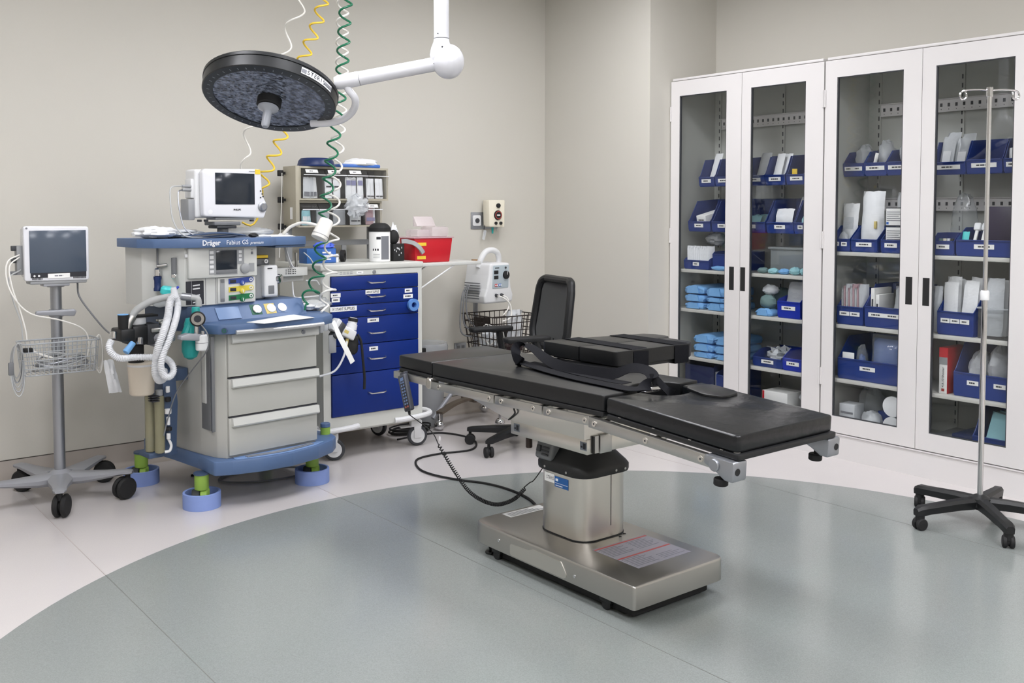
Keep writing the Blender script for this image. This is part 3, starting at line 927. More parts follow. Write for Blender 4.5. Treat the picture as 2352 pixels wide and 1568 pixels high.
# maker label wrapped on the rim wall
g = G(); t = bmesh.new(); A0, A1 = radians(309), radians(345)
NS = 16; ra, rb = [], []
for k in range(NS + 1):
    a = A0 + (A1 - A0) * k / NS
    ra.append(t.verts.new((0.3025 * cos(a), 0.3025 * sin(a), 0.018))); rb.append(t.verts.new((0.3030 * cos(a), 0.3030 * sin(a), 0.058)))
for k in range(NS):
    t.faces.new((ra[k], ra[k + 1], rb[k + 1], rb[k]))
g.add(t); g.obj('maker_label', 'print_white', hd, M=ML, world=True)
def rim_text(s, size, a_mid, step, z, m='print_dark'):
    for i, ch in enumerate(s):
        a = a_mid + (i - (len(s) - 1) / 2) * step
        p = ML @ Vector((0.3036 * cos(a), 0.3036 * sin(a), z))
        tg = ML.to_3x3() @ Vector((-sin(a), cos(a), 0))
        text(ch, size, m, hd, tuple(p), tuple(tg), tuple(La), world=True, bold=0.0006)
ATXT = radians(324.5)
rim_text('STERIS', 0.027, ATXT, radians(3.5), 0.037)
G().box((-0.001, -0.012, -0.012), (0.0, 0.012, 0.012)).obj('print', 'print_grey', hd, M=ML @ Matrix.Rotation(radians(311.5), 4, 'Z') @ Matrix.Translation((0.3045, 0, 0.037)), world=True, ang=0)
for k in range(3):
    G().box((-0.001, -0.028, -0.002), (0.0, 0.028, 0.002)).obj('print', 'print_grey', hd, M=ML @ Matrix.Rotation(radians(339.5), 4, 'Z') @ Matrix.Translation((0.3045, 0, 0.030 + k * 0.008)), world=True, ang=0)
ball = Vector((2.454, 3.542, 2.090))
pole = Vector((2.431, 3.56, 0))
G().cyl((pole.x, pole.y, 2.19), (pole.x, pole.y, CEIL), 0.0335, n=32).obj('ceiling_pole', 'white_enamel', sl, world=True)
G().lathe([(0.034, 0), (0.034, 0.003)], 32, (pole.x, pole.y, 2.187)).obj('joint_ring', 'mid_grey', sl, world=True)
G().lathe([(0.07, 0), (0.12, 0.0), (0.12, 0.05), (0.07, 0.06)], 32, (pole.x, pole.y, CEIL - 0.06)).obj('ceiling_flange', 'white_enamel', sl, world=True)
# ball joint with its shoulder
g = G(); g.ell(ball, (0.070, 0.070, 0.076), 32, 20)
g.lathe([(0.045, 0.0), (0.052, 0.03), (0.046, 0.06), (0.036, 0.085), (0.0335, 0.10)], 32, (pole.x, pole.y, 2.087))
g.obj('elbow_joint', 'white_enamel', sl, world=True, ang=60)
e = Vector((2.075, 3.842, 1.999))
ax = (e - ball)
G().cyl(tuple(ball + ax * 0.1), tuple(ball + ax * 0.80), 0.031, 0.031, n=32).obj('spring_arm', 'white_enamel', sl, world=True)
G().lathe([(0.0315, 0), (0.0325, 0.006), (0.0325, 0.09), (0.026, 0.108), (0, 0.112)], 32, tuple(ball + ax * 0.80), tuple(ax), caps=False).obj('arm_end', 'white_enamel', sl, world=True)
G().lathe([(0.0318, 0), (0.0318, 0.002)], 32, tuple(ball + ax * 0.797), tuple(ax)).obj('joint_ring', 'mid_grey', sl, world=True)
yk = [tuple(ball + ax * 0.93), (2.112, 3.813, 1.971), (2.146, 3.812, 1.930), (2.159, 3.852, 1.888), (2.145, 3.914, 1.852), (2.114, 3.990, 1.838), (2.059, 4.059, 1.837)]
G().tube(yk, 0.0165, 14, 8).obj('yoke', 'white_enamel', sl, world=True)
g = G()
for q in (ball + Vector((-0.052, -0.03, 0.055)), ball + ax * 0.14 + Vector((-0.012, -0.029, 0.0))):
    g.ell(q, (0.004, 0.004, 0.004), 8, 6)
g.cyl((pole.x - 0.03, pole.y - 0.018, 2.205), (pole.x - 0.034, pole.y - 0.02, 2.205), 0.0025, n=8)
g.split('set_screw', 'print_dark', sl, world=True)

# ---------------------------------------------------------------- coiled gas hoses
def coil(name, label, pts, amp, turns, r, m, tail=None, head=None, n=5):
    ax_ = catmull(pts, 30)
    N = len(ax_)
    ds = [0.0]
    for i in range(1, N):
        ds.append(ds[-1] + (ax_[i] - ax_[i - 1]).length)
    q = int(turns * 14)
    path = list(head or [])
    j = 0
    for k in range(q + 1):
        L = ds[-1] * k / q
        while j < N - 2 and ds[j + 1] < L:
            j += 1
        f = (L - ds[j]) / max(1e-9, ds[j + 1] - ds[j])
        p = ax_[j].lerp(ax_[j + 1], f)
        T = (ax_[j + 1] - ax_[j]).normalized()
        n1 = T.cross(Vector((0.621, 0.784, 0))).normalized(); n2 = T.cross(n1)
        a = 2 * pi * turns * k / q
        am = amp(k / q) if callable(amp) else amp
        ramp = min(1, k / 7, (q - k) / 7)
        path.append(p + (n1 * cos(a) + n2 * sin(a)) * am * ramp)
    path += [Vector(t) for t in (tail or [])]
    o = G().tube(path, r, 7, sm=2).obj(name, m)
    # origin at its lower end
    return tag(o, label, 'hose', 'coiled hoses hanging from the ceiling')
coil('coiled_hose', 'yellow coiled hose hanging behind the lamp and monitor', [(2.562, 4.775, CEIL), (2.501, 4.781, 2.565), (2.414, 4.849, 2.242), (2.327, 4.931, 1.848), (2.260, 4.997, 1.638), (2.254, 5.027, 1.545)], 0.031, 17.5, 0.0055, 'yellow', tail=[(2.257, 5.051, 1.474), (2.237, 5.066, 1.391), (2.201, 5.070, 1.360), (2.157, 5.078, 1.379)])
coil('coiled_hose', 'loose white coiled hose dropping behind the patient monitor', [(2.50, 4.82, CEIL), (2.402, 4.847, 2.563), (2.330, 4.903, 2.310), (2.246, 4.983, 2.010), (2.169, 5.057, 1.778), (2.160, 5.076, 1.650)], 0.036, 7.5, 0.0048, 'hose_white', tail=[(2.160, 5.102, 1.545), (2.155, 5.106, 1.403)])
coil('coiled_hose', 'dark green coiled hose ending beside the gauge panel', [(2.595, 4.58, CEIL), (2.539, 4.597, 2.540), (2.514, 4.617, 2.088), (2.490, 4.662, 1.794), (2.496, 4.747, 1.543), (2.497, 4.809, 1.308), (2.436, 4.756, 1.077), (2.337, 4.693, 0.948)], lambda s: 0.031 if s < 0.86 else 0.031 + (s - 0.86) * 0.06, 23, 0.0058, 'green', tail=[(2.333, 4.697, 0.920)])
coil('coiled_hose', 'white coiled hose twining beside the green one', [(2.625, 4.69, CEIL), (2.570, 4.687, 2.559), (2.560, 4.696, 2.100), (2.551, 4.728, 1.800), (2.573, 4.819, 1.545), (2.590, 4.870, 1.306), (2.534, 4.793, 1.118), (2.466, 4.707, 0.927)], lambda s: 0.026 + 0.014 * s, 22, 0.0058, 'hose_white', tail=[(2.415, 4.670, 0.908)])

# ---------------------------------------------------------------- anaesthesia machine
AL, AR = (2.08, 4.85, 0), 6
am = thing('anaesthesia_machine', 'tall blue and grey anaesthesia workstation with drawers, gauges and green-capped casters', 'anaesthesia machine', AL, AR)
plate_poly = [(-0.345, -0.285), (-0.27, -0.33), (-0.13, -0.372), (0.03, -0.385), (0.20, -0.352), (0.325, -0.295), (0.385, -0.235), (0.405, -0.17), (0.385, 0.06), (0.36, 0.45), (-0.37, 0.45), (-0.345, 0.14), (-0.335, -0.1)]
mat('tread_blue', (112, 142, 188), 0.35)
bp_ = G().prism(round_poly(plate_poly, 0.02, 3), 0.168, 0.238, 0.008, 2).obj('base_plate', 'machine_blue', am)
G().prism(round_poly([(-0.25, -0.318), (-0.12, -0.358), (0.03, -0.372), (0.19, -0.34), (0.27, -0.30), (0.24, -0.275), (-0.24, -0.275)], 0.01, 3), 0.2382, 0.2405, 0.001).obj('foot_tread', 'tread_blue', bp_)
for k in range(2):
    G().tube([(-0.19, -0.308 - 0.018 * k, 0.243), (0.0, -0.330 - 0.018 * k, 0.243), (0.19, -0.300 - 0.018 * k, 0.243)], 0.004, 6).obj('tread_strip', 'aluminium', bp_)
mat('caster_wheel', (40, 44, 46), 0.6)
for i, (x, y) in enumerate(((-0.353, -0.172), (0.272, -0.178), (-0.385, 0.44), (0.33, 0.40))):
    yo = y
    c = G().cyl((x, y, 0.085), (x, y, 0.162), 0.034, n=24, bev=0.003).obj('caster', 'green_cap', am)
    G().cyl((x, y, 0.160), (x, y, 0.169), 0.038, n=24).obj('caster_collar', 'machine_dark_blue', c)
    G().cyl((x - 0.045, y + 0.014, 0.045), (x - 0.013, y - 0.004, 0.045), 0.044, n=24, bev=0.004).obj('wheel', 'caster_wheel', c)
    G().cyl((x - 0.012, y - 0.006, 0.045), (x + 0.018, y - 0.022, 0.045), 0.040, n=24, bev=0.004).obj('wheel_cover', 'green_cap', c)
    G().box((x - 0.006, y - 0.028, 0.04), (x + 0.03, y + 0.02, 0.09), 0.006).obj('fork', 'green_cap', c)
    if i < 3:
        G().lathe([(0.090, 0.0005), (0.090, 0.074), (0.088, 0.076), (0.080, 0.076), (0.078, 0.074), (0.078, 0.0005), (0.090, 0.0005)], 40, (x, y, 0), caps=False).obj('caster_guard', 'guard_blue', c)
g = G().cyl((0.372, -0.155, 0.238), (0.372, -0.155, 0.275), 0.026, n=20).obj('post_cap', 'green_cap', am)
G().cyl((0.372, -0.155, 0.275), (0.372, -0.155, 0.298), 0.0265, n=20, bev=0.003).obj('post_lid', 'machine_blue', g)
body_poly = [(-0.268, -0.270), (0.238, -0.270), (0.245, 0.34), (-0.335, 0.34), (-0.332, 0.10), (-0.318, -0.10), (-0.296, -0.225)]
G().prism(round_poly(body_poly, [0.004, 0.01, 0.01, 0.02, 0.05, 0.06, 0.03], 4), 0.2385, 0.852, 0.002).obj('cabinet_body', 'machine_grey', am)
for z0, z1, lip in ((0.252, 0.437, 1), (0.445, 0.628, 1), (0.637, 0.846, 0)):
    d = G().box((-0.262, -0.286, z0), (0.236, -0.271, z1), 0.003).obj('drawer', 'machine_grey', am)
    G().prism_x([(-0.286, z1 - 0.044), (-0.302, z1 - 0.044), (-0.308, z1 - 0.036), (-0.302, z1 - 0.001), (-0.286, z1 - 0.001)], -0.250, 0.240, 0.002).obj('drawer_pull', 'machine_light', d)
    G().box((-0.262, -0.2865, z1 + 0.0005), (0.236, -0.272, z1 + 0.006)).obj('drawer_gap', 'print_dark', d, ang=0)
    if not lip:
        g = G(); g.cyl((0.145, -0.302, z1 - 0.022), (0.145, -0.313, z1 - 0.022), 0.011, n=16, bev=0.001); g.obj('lock', 'aluminium', d)
        G().box((0.1435, -0.3140, z1 - 0.028), (0.1465, -0.3128, z1 - 0.016)).obj('keyhole', 'print_dark', d, ang=0)
# accessory rail let into the flank
G().box((-0.316, -0.200, 0.37), (-0.300, -0.110, 0.83), 0.003).obj('flank_rail', 'mid_grey', am)
G().box((-0.322, -0.165, 0.50), (-0.312, -0.125, 0.82), 0.003).obj('rail_strip', 'machine_light', am)
G().prism_x(round_poly([(-0.215, 0.365), (-0.205, 0.365), (-0.205, 0.835), (-0.215, 0.835)], 0.003), -0.314, -0.296).obj('rail_edge', 'aluminium', am)
# worktop
wt_poly = [(-0.335, -0.06), (-0.362, -0.225), (-0.322, -0.315), (-0.26, -0.345), (-0.02, -0.362), (0.24, -0.345), (0.345, -0.275), (0.405, -0.12), (0.40, 0.22), (-0.335, 0.22)]
mat('rail_silver', (206, 207, 208), 0.34, 0.55)
wt = G().prism(round_poly(wt_poly, [0.05, 0.06, 0.04, 0.02, 0.2, 0.02, 0.03, 0.06, 0.02, 0.02], 4), 0.852, 0.898, 0.006).obj('worktop', 'machine_blue', am)
G().tube([(-0.255, -0.352, 0.862), (-0.14, -0.364, 0.862), (-0.01, -0.370, 0.862), (0.12, -0.364, 0.862), (0.236, -0.352, 0.862)], 0.010, 10).obj('chrome_rail', 'rail_silver', wt)
g = G(); g.cyl((-0.302, -0.327, 0.872), (-0.308, -0.334, 0.872), 0.014, n=18); g.obj('switch', 'machine_dark_blue', wt)
G().lathe([(0.006, 0), (0.009, 0), (0.009, 0.002), (0.006, 0.002)], 18, (-0.3082, -0.3342, 0.872), (-0.65, -0.76, 0), caps=False).obj('switch_ring', 'green', wt)
G().prism([(-0.172, -0.302, 0.899)[:2], (0.180, -0.149, 0.899)[:2], (0.182, -0.353, 0.899)[:2], (-0.139, -0.411, 0.899)[:2]], 0.8985, 0.8998).obj('writing_sheet', 'paper', wt, ang=0)
# sloping gauge panel
mat('plate_blue', (112, 138, 178), 0.4)
sp = G().prism_x([(-0.165, 0.8985), (-0.105, 0.978), (0.20, 0.978), (0.20, 0.8985)], -0.33, 0.262, 0.003).obj('gauge_panel', 'machine_blue', am)
G().prism_x([(-0.1662, 0.906), (-0.1245, 0.961), (-0.122, 0.959), (-0.1635, 0.904)], -0.245, -0.12, 0.001).obj('sample_plate', 'plate_blue', sp)
sn = Vector((0, -0.0795, 0.06)).normalized()
def on_slope(x, s):
    """point on the panel face at height fraction s"""
    return Vector((x, -0.165 + 0.06 * s, 0.8985 + 0.0795 * s))
mat('gauge_yellow', (205, 186, 110), 0.5); mat('gauge_green', (34, 92, 70), 0.5)
for x, m, sq in ((-0.020, 'chrome', 'gauge_green'), (0.062, 'paper', 'gauge_yellow'), (0.126, 'paper', 'machine_blue')):
    c = on_slope(x, 0.5)
    u = Vector((0, 0.06, 0.0795)).normalized()
    Mg = Matrix(((1, 0, 0, c.x), (0, u.y, sn.y, c.y), (0, u.z, sn.z, c.z), (0, 0, 0, 1)))
    G().box((-0.034, -0.030, 0), (0.024, 0.030, 0.0015), M=Mg).obj('gauge_plate', sq, sp, ang=0)
    G().lathe([(0.024, 0.0015), (0.025, 0.006), (0.022, 0.009), (0.0, 0.009)], 28, tuple(c), tuple(sn), caps=False).obj('gauge', m, sp)
# blue wing on the flank
G().prism(round_poly([(-0.3345, -0.15), (-0.3345, 0.2), (-0.46, 0.2), (-0.44, 0.02), (-0.385, -0.115)], 0.01), 0.855, 0.976, 0.004).obj('flank_wing', 'machine_dark_blue', am)
# tower
tw = G().prism(round_poly([(-0.530, 0.06), (-0.395, -0.118), (-0.018, -0.118), (-0.018, 0.25), (-0.53, 0.25)], 0.004), 0.9785, 1.262).obj('tower', 'machine_light', am)
G().box((-0.018, 0.09, 0.9785), (0.225, 0.25, 1.262)).obj('bay_back', 'machine_grey', am)
co = G().box((-0.385, -0.140, 1.112), (-0.016, -0.1185, 1.262), 0.006).obj('console', 'machine_light', am)
FY = -0.1405
G().box((-0.280, FY - 0.001, 1.128), (-0.252, FY + 0.0005, 1.250)).obj('key_strip', 'grey_plastic', co, ang=0)
G().box((-0.252, FY - 0.001, 1.125), (-0.128, FY + 0.0005, 1.252)).obj('screen_frame', 'grey_plastic', co, ang=0)
G().box((-0.128, FY - 0.001, 1.175), (-0.09, FY + 0.0005, 1.252)).obj('key_strip', 'grey_plastic', co, ang=0)
G().box((-0.244, FY - 0.0025, 1.150), (-0.131, FY - 0.0008, 1.246), 0.001).obj('screen', 'screen_dark', co)
G().box((-0.244, FY - 0.002, 1.130), (-0.131, FY - 0.0008, 1.148), 0.001).obj('soft_keys', 'mid_grey', co)
for k in range(5):
    G().box((-0.277, FY - 0.002, 1.135 + 0.0235 * k), (-0.256, FY - 0.0008, 1.150 + 0.0235 * k), 0.002).obj('key', 'off_white', co)
for k in range(3):
    G().box((-0.120, FY - 0.002, 1.190 + 0.020 * k), (-0.104, FY - 0.0008, 1.203 + 0.020 * k), 0.002).obj('key', 'off_white', co)
G().lathe([(0.026, 0), (0.025, 0.012), (0.016, 0.018), (0, 0.018)], 28, (-0.088, FY, 1.152), (0, -1, 0), caps=False).obj('rotary_knob', 'grey_plastic', co)
G().box((-0.064, FY - 0.001, 1.135), (-0.034, FY + 0.0005, 1.178)).obj('knob_pad', 'grey_plastic', co, ang=0)
G().box((-0.052, FY - 0.0015, 1.222), (-0.040, FY, 1.236)).box((-0.052, FY - 0.0015, 1.242), (-0.040, FY, 1.245)).obj('print', 'print_grey', co, ang=0)
# bellows window and panel joints
wd = G().box((-0.392, -0.1225, 0.985), (-0.300, -0.1180, 1.100), 0.002).obj('bellows_window', 'print_dark', tw)
for k in range(6):
    if k == 3: continue
    G().prism_y([(-0.358, 0.992 + k * 0.0165), (-0.322, 0.995 + k * 0.0165), (-0.322, 1.001 + k * 0.0165), (-0.358, 0.998 + k * 0.0165)], -0.1245, -0.122).obj('bellows_rib', 'off_white', tw, ang=0)
G().box((-0.366, -0.1235, 0.985), (-0.3635, -0.1222, 1.100)).obj('window_bar', 'aluminium', tw, ang=0)
for x in (-0.290, -0.236):
    G().box((x, -0.1192, 0.979), (x + 0.002, -0.1178, 1.112)).obj('panel_joint', 'print_grey', tw, ang=0)
fm = G().box((-0.228, -0.126, 0.981), (-0.020, -0.1182, 1.110), 0.003).obj('flow_module', 'machine_light', am)
G().box((-0.216, -0.1285, 0.990), (-0.192, -0.1262, 1.102), 0.002).obj('flow_tube', 'grey_plastic', fm)
for z in (1.094, 0.998):
    G().box((-0.214, -0.131, z - 0.008), (-0.194, -0.1284, z + 0.008), 0.003).obj('flow_fitting', 'mid_grey', fm)
mat('flow_blue', (52, 74, 150), 0.45); mat('flow_green', (22, 110, 66), 0.45); mat('flow_yellow', (214, 196, 70), 0.45)
for k, m in enumerate(('flow_green', 'flow_yellow', 'flow_blue')):
    zc = 1.006 + k * 0.0415
    poly = [(-0.170, zc - 0.013), (-0.052, zc - 0.008)] + [(-0.048 + 0.016 * cos(a), zc + 0.005 + 0.014 * sin(a)) for a in [radians(q) for q in range(-80, 100, 20)]] + [(-0.170, zc + 0.013)]
    f = G().prism_y(poly, -0.129, -0.1262).obj('flow_strip', m, fm)
    G().box((-0.163, -0.1305, zc - 0.008), (-0.130, -0.1288, zc + 0.008), 0.001).obj('readout', 'print_dark', f)
    G().lathe([(0.0125, 0), (0.012, 0.009), (0.007, 0.012), (0, 0.012)], 20, (-0.098, -0.129, zc - 0.010), (0, -1, 0), caps=False).obj('flow_knob', m, f)
    G().box((-0.100, -0.1425, zc - 0.017), (-0.096, -0.1405, zc - 0.003)).obj('knob_mark', 'off_white', f, ang=0)
    G().lathe([(0.005, 0), (0.0095, 0), (0.0095, 0.003), (0.005, 0.003)], 16, (-0.048, -0.129, zc + 0.005), (0, -1, 0), caps=False).obj('strip_dial', 'off_white', f)
# angled flank panel fittings
fn = Vector((-0.797, -0.604, 0))
def flank(s, z, out=0.0):
    p = Vector((-0.530, 0.06, 0)).lerp(Vector((-0.395, -0.118, 0)), s) + fn * out
    return (p.x, p.y, z)
G().tube([flank(0.40, 1.262, 0.012), flank(0.40, 1.14, 0.012)], 0.005, 8, sm=1).obj('sensor_pipe', 'mid_grey', tw)
o2 = G().lathe([(0.012, 0), (0.016, 0.004), (0.016, 0.034), (0.011, 0.04)], 20, flank(0.42, 1.125, 0.02), (0, 0, 1)).obj('flush_valve', 'chrome', tw)
G().lathe([(0.019, 0), (0.019, 0.012), (0.016, 0.018), (0.016, 0.05), (0.019, 0.058), (0.019, 0.07)], 20, flank(0.42, 1.055, 0.022), (0, 0, 1)).obj('sensor_handle', 'navy', tw)
G().cyl(flank(0.42, 1.175, 0.022), flank(0.62, 1.18, 0.012), 0.008, n=12).obj('flush_lever', 'satin_metal', tw)
G().cyl(flank(0.78, 1.12, 0.012), flank(0.78, 1.215, 0.012), 0.013, n=16).obj('suction_tube', 'mid_grey', tw)
G().cyl(flank(0.82, 1.128, 0.02), flank(0.84, 1.128, 0.045), 0.012, n=16, bev=0.002).obj('suction_knob', 'chrome', tw)
G().box((-0.398, -0.128, 1.215), (-0.372, -0.119, 1.232), 0.002).obj('suction_head', 'off_white', tw)
# top shelf
ts_poly = [(-0.565, 0.27), (-0.570, 0.02), (-0.530, -0.075), (-0.43, -0.145), (-0.33, -0.176), (-0.05, -0.180), (0.05, -0.165), (0.10, -0.130), (0.285, -0.125), (0.285, 0.27)]
ts = G().prism(round_poly(ts_poly, [0.01, 0.02, 0.06, 0.06, 0.06, 0.06, 0.05, 0.05, 0.01, 0.01], 4), 1.2625, 1.306, 0.003).obj('top_shelf', 'machine_blue', am)
text('Dräger', 0.036, 'print_white', ts, (-0.287, -0.1815, 1.285), bold=0.0008, wscale=0.92)
text('Fabius GS', 0.032, 'print_white', ts, (-0.148, -0.1825, 1.285), wscale=0.95)
text('premium', 0.022, 'print_white', ts, (-0.040, -0.1805, 1.282), right=(0.998, 0.04, 0), wscale=0.95, shear=0.25)
G().box((0.10, -0.122, 1.250), (0.28, 0.25, 1.2625), 0.003).obj('shelf_lip', 'machine_dark_blue', ts)
# vaporiser bay
vp = G().cyl((0.048, 0.01, 0.982), (0.048, 0.01, 1.155), 0.058, n=28, bev=0.006).obj('vaporiser', 'grey_plastic', am)
G().box((0.060, -0.078, 0.992), (0.142, 0.03, 1.158), 0.012, 3).obj('vaporiser_front', 'off_white', vp)
G().box((0.082, -0.082, 1.008), (0.116, -0.076, 1.052), 0.003).obj('level_window', 'mid_grey', vp)
G().box((0.078, -0.0796, 1.138), (0.106, -0.0778, 1.144)).obj('print', 'print_dark', vp, ang=0)
G().lathe([(0.022, 0), (0.026, 0.006), (0.024, 0.022), (0, 0.024)], 22, (0.146, -0.06, 1.085), (0.45, -0.89, 0), caps=False).obj('dial', 'chrome', vp)
G().box((-0.008, -0.03, 1.158), (0.118, 0.06, 1.192), 0.004).obj('vaporiser_head', 'mid_grey', vp)
G().box((-0.010, -0.04, 1.194), (0.106, 0.02, 1.210), 0.003).obj('yellow_bar', 'yellow', vp)
G().lathe([(0.005, 0), (0.011, 0), (0.011, 0.004), (0.005, 0.004)], 16, (0.088, -0.046, 1.178), (0, -1, 0), caps=False).obj('latch_ring', 'off_white', vp)
G().box((0.110, 0.03, 0.9785), (0.205, 0.09, 1.115), 0.003).obj('side_panel', 'machine_grey', am)
G().cyl((0.13, 0.028, 1.07), (0.185, 0.02, 1.07), 0.012, n=14).obj('port', 'grey_plastic', am)
br = G().box((0.150, -0.045, 1.092), (0.342, 0.0, 1.138), 0.003).obj('side_bracket', 'machine_light', am)
g = G(); rnd = random.Random(8)
for k in range(3):
    for q in range(5):
        x = 0.205 + q * 0.014
        g.box((x, -0.0458, 1.104 + k * 0.010), (x + 0.006 + 0.005 * rnd.random(), -0.0449, 1.108 + k * 0.010))
g.obj('print', 'print_dark', br, ang=0)
for x in (0.165, 0.245, 0.262, 0.30):
    G().cyl((x, -0.02, 1.138), (x, -0.02, 1.146), 0.007, n=10).obj('bracket_bolt', 'chrome', br)
G().box((0.28, -0.028, 1.138), (0.290, -0.014, 1.215), 0.001).obj('upright', 'satin_metal', br)
G().box((0.155, 0.0, 1.060), (0.345, 0.035, 1.090), 0.003).obj('lower_bracket', 'machine_grey', br)
mat('gloss_white', (225, 227, 230), 0.12)
G().ribbon([(0.198, -0.05, 1.262), (0.212, -0.055, 1.20), (0.232, -0.06, 1.15), (0.245, -0.06, 1.139)], 0.05, 0.003, [(0.3, 1, 0)] * 4).obj('splash_screen', 'gloss_white', am)
G().tube([(0.345, -0.02, 1.062), (0.40, -0.03, 1.060), (0.415, -0.03, 1.05), (0.425, -0.03, 1.035)], 0.004, 6).tube([(0.262, -0.02, 1.06), (0.262, -0.03, 0.99), (0.275, -0.035, 0.975), (0.30, -0.035, 0.973), (0.42, -0.03, 0.975)], 0.004, 6).obj('hose_hook', 'off_white', am)
G().ribbon([(0.33, -0.03, 1.215), (0.36, -0.04, 1.185), (0.378, -0.045, 1.155)], 0.022, 0.004, [(0.4, 1, 0)] * 3).obj('lever', 'off_white', br)
G().box((0.36, 0.10, 1.12), (0.372, 0.14, 1.13), 0.001).obj('rod_end', 'chrome', br)
# dark column and suction flasks under the absorber
cl = G().prism_x([(-0.02, 0.239), (0.09, 0.239), (0.12, 0.50), (0.10, 0.66), (0.04, 0.70), (-0.02, 0.66), (-0.045, 0.5)], -0.475, -0.405, 0.006).obj('absorber_column', 'machine_dark_blue', am)
G().box((-0.475, 0.0, 0.60), (-0.33, 0.10, 0.66), 0.004).obj('column_bracket', 'machine_dark_blue', cl)
G().box((-0.545, -0.02, 0.239), (-0.40, 0.10, 0.265), 0.004).obj('flask_tray', 'machine_dark_blue', am)
for x, y, m in ((-0.520, 0.02, 'olive_clear'), (-0.497, -0.035, 'olive_clear')):
    f = G().cyl((x, y, 0.266), (x, y, 0.545), 0.024, n=20, bev=0.004).obj('suction_flask', m, am)
    G().cyl((x, y, 0.545), (x, y, 0.575), 0.018, n=16, bev=0.003).obj('flask_cap', 'grey_plastic', f)
for z, r, h, m in ((0.56, 0.010, 0.03, 'off_white'), (0.515, 0.014, 0.022, 'rubber'), (0.455, 0.016, 0.025, 'off_white'), (0.40, 0.009, 0.04, 'off_white'), (0.372, 0.017, 0.018, 'rubber'), (0.33, 0.010, 0.03, 'off_white')):
    G().cyl((-0.462, -0.055, z), (-0.462, -0.055, z + h), r, n=14, bev=0.002).obj('regulator_fitting', m, am)
G().tube([(-0.462, -0.055, 0.33), (-0.452, -0.06, 0.30), (-0.462, -0.065, 0.275), (-0.485, -0.06, 0.272)], 0.007, 8).obj('regulator_loop', 'off_white', am)
# swivel arm with manometer
def off(p, dx=0, dy=0, dz=0):
    return (p[0] + dx, p[1] + dy, p[2] + dz)
sa0, sa1 = (-0.517, -0.250, 0.851), (-0.377, -0.300, 0.838)
sa = G().prism_y(round_poly([(sa0[0], sa0[2] - 0.006), (sa1[0], sa1[2] - 0.012), (sa1[0], sa1[2] + 0.018), (sa0[0] + 0.04, sa0[2] + 0.022), (sa0[0], sa0[2] + 0.012)], 0.006), -0.32, -0.275, 0.006, 2).obj('swivel_arm', 'silver_paint', am)
pv = (-0.405, -0.300, 0.785)
G().cyl(pv, off(pv, dz=0.075), 0.029, n=24, bev=0.005).obj('arm_pivot', 'off_white', sa)
G().lathe([(0.0292, 0), (0.0292, 0.002)], 24, off(pv, dz=0.036)).obj('pivot_seam', 'print_grey', sa)
G().tube([sa0, off(sa0, -0.05, 0.06, 0.0), (-0.50, -0.08, 0.80), (-0.53, -0.03, 0.81)], 0.018, 10).obj('arm_link', 'silver_paint', sa)
mc = (-0.416, -0.285, 0.933)
G().cyl((mc[0] - 0.008, mc[1], sa1[2] + 0.012), (mc[0] - 0.004, mc[1], mc[2] - 0.02), 0.013, n=16).obj('manometer_stem', 'chrome', sa)
G().lathe([(0.032, 0), (0.036, 0.004), (0.036, 0.024), (0.031, 0.030)], 28, mc, (-0.45, -0.85, 0.12)).obj('manometer', 'rubber', sa)
G().lathe([(0.0, 0.0305), (0.029, 0.0305), (0.029, 0.0315), (0, 0.0315)], 28, mc, (-0.45, -0.85, 0.12), caps=False).obj('manometer_glass', 'chrome', sa)
G().lathe([(0.0, 0.032), (0.017, 0.032), (0.017, 0.0325), (0, 0.0325)], 20, mc, (-0.45, -0.85, 0.12), caps=False).obj('manometer_face', 'print_dark', sa)
G().cyl((mc[0] + 0.016, mc[1] - 0.02, sa1[2] + 0.012), (mc[0] + 0.016, mc[1] - 0.02, sa1[2] + 0.04), 0.009, n=12).obj('manometer_valve', 'chrome', sa)
# absorber head
ab_ = G().box((-0.640, -0.08, 0.805), (-0.565, 0.06, 0.90), 0.012).box((-0.70, -0.09, 0.83), (-0.63, 0.03, 0.89), 0.010).obj('absorber_block', 'black', am)
G().cyl((-0.60, -0.02, 0.72), (-0.60, -0.02, 0.83), 0.036, n=24).obj('absorber_neck', 'rubber', am)
G().lathe([(0.040, 0), (0.044, 0.004), (0.044, 0.03), (0.036, 0.034)], 28, (-0.595, -0.02, 0.90)).obj('valve_dome', 'cloudy', am)
G().box((-0.66, -0.05, 0.934), (-0.50, 0.02, 0.944), 0.003).obj('valve_bridge', 'rubber', am)
G().box((-0.56, -0.06, 0.80), (-0.50, 0.04, 0.90), 0.006).obj('valve_block', 'dark_grey', am)
G().box((-0.50, -0.05, 0.905), (-0.42, -0.02, 0.918), 0.003).box((-0.49, -0.05, 0.892), (-0.45, -0.03, 0.906), 0.002).obj('valve_lever', 'satin_metal', am)
G().box((-0.545, -0.07, 0.86), (-0.43, 0.05, 0.88), 0.004).obj('valve_link', 'satin_metal', am)
pole_ = G().cyl((-0.672, -0.055, 0.875), (-0.676, -0.06, 0.955), 0.024, n=18).obj('hose_socket', 'rubber', am)
G().cyl((-0.676, -0.06, 0.955), (-0.676, -0.06, 0.958), 0.025, n=18).obj('socket_cap', 'wrap_blue', am)
G().tube([(-0.655, -0.055, 0.89), (-0.648, -0.055, 0.915), (-0.628, -0.055, 0.945)], 0.021, 14).obj('hose_cuff', 'satin_metal', am)
mat('hose_grey', (178, 180, 180), 0.35)
arch = [(-0.635, -0.055, 0.940), (-0.611, -0.070, 0.977), (-0.560, -0.100, 1.013), (-0.504, -0.140, 1.031), (-0.454, -0.175, 1.035), (-0.408, -0.210, 1.030)]
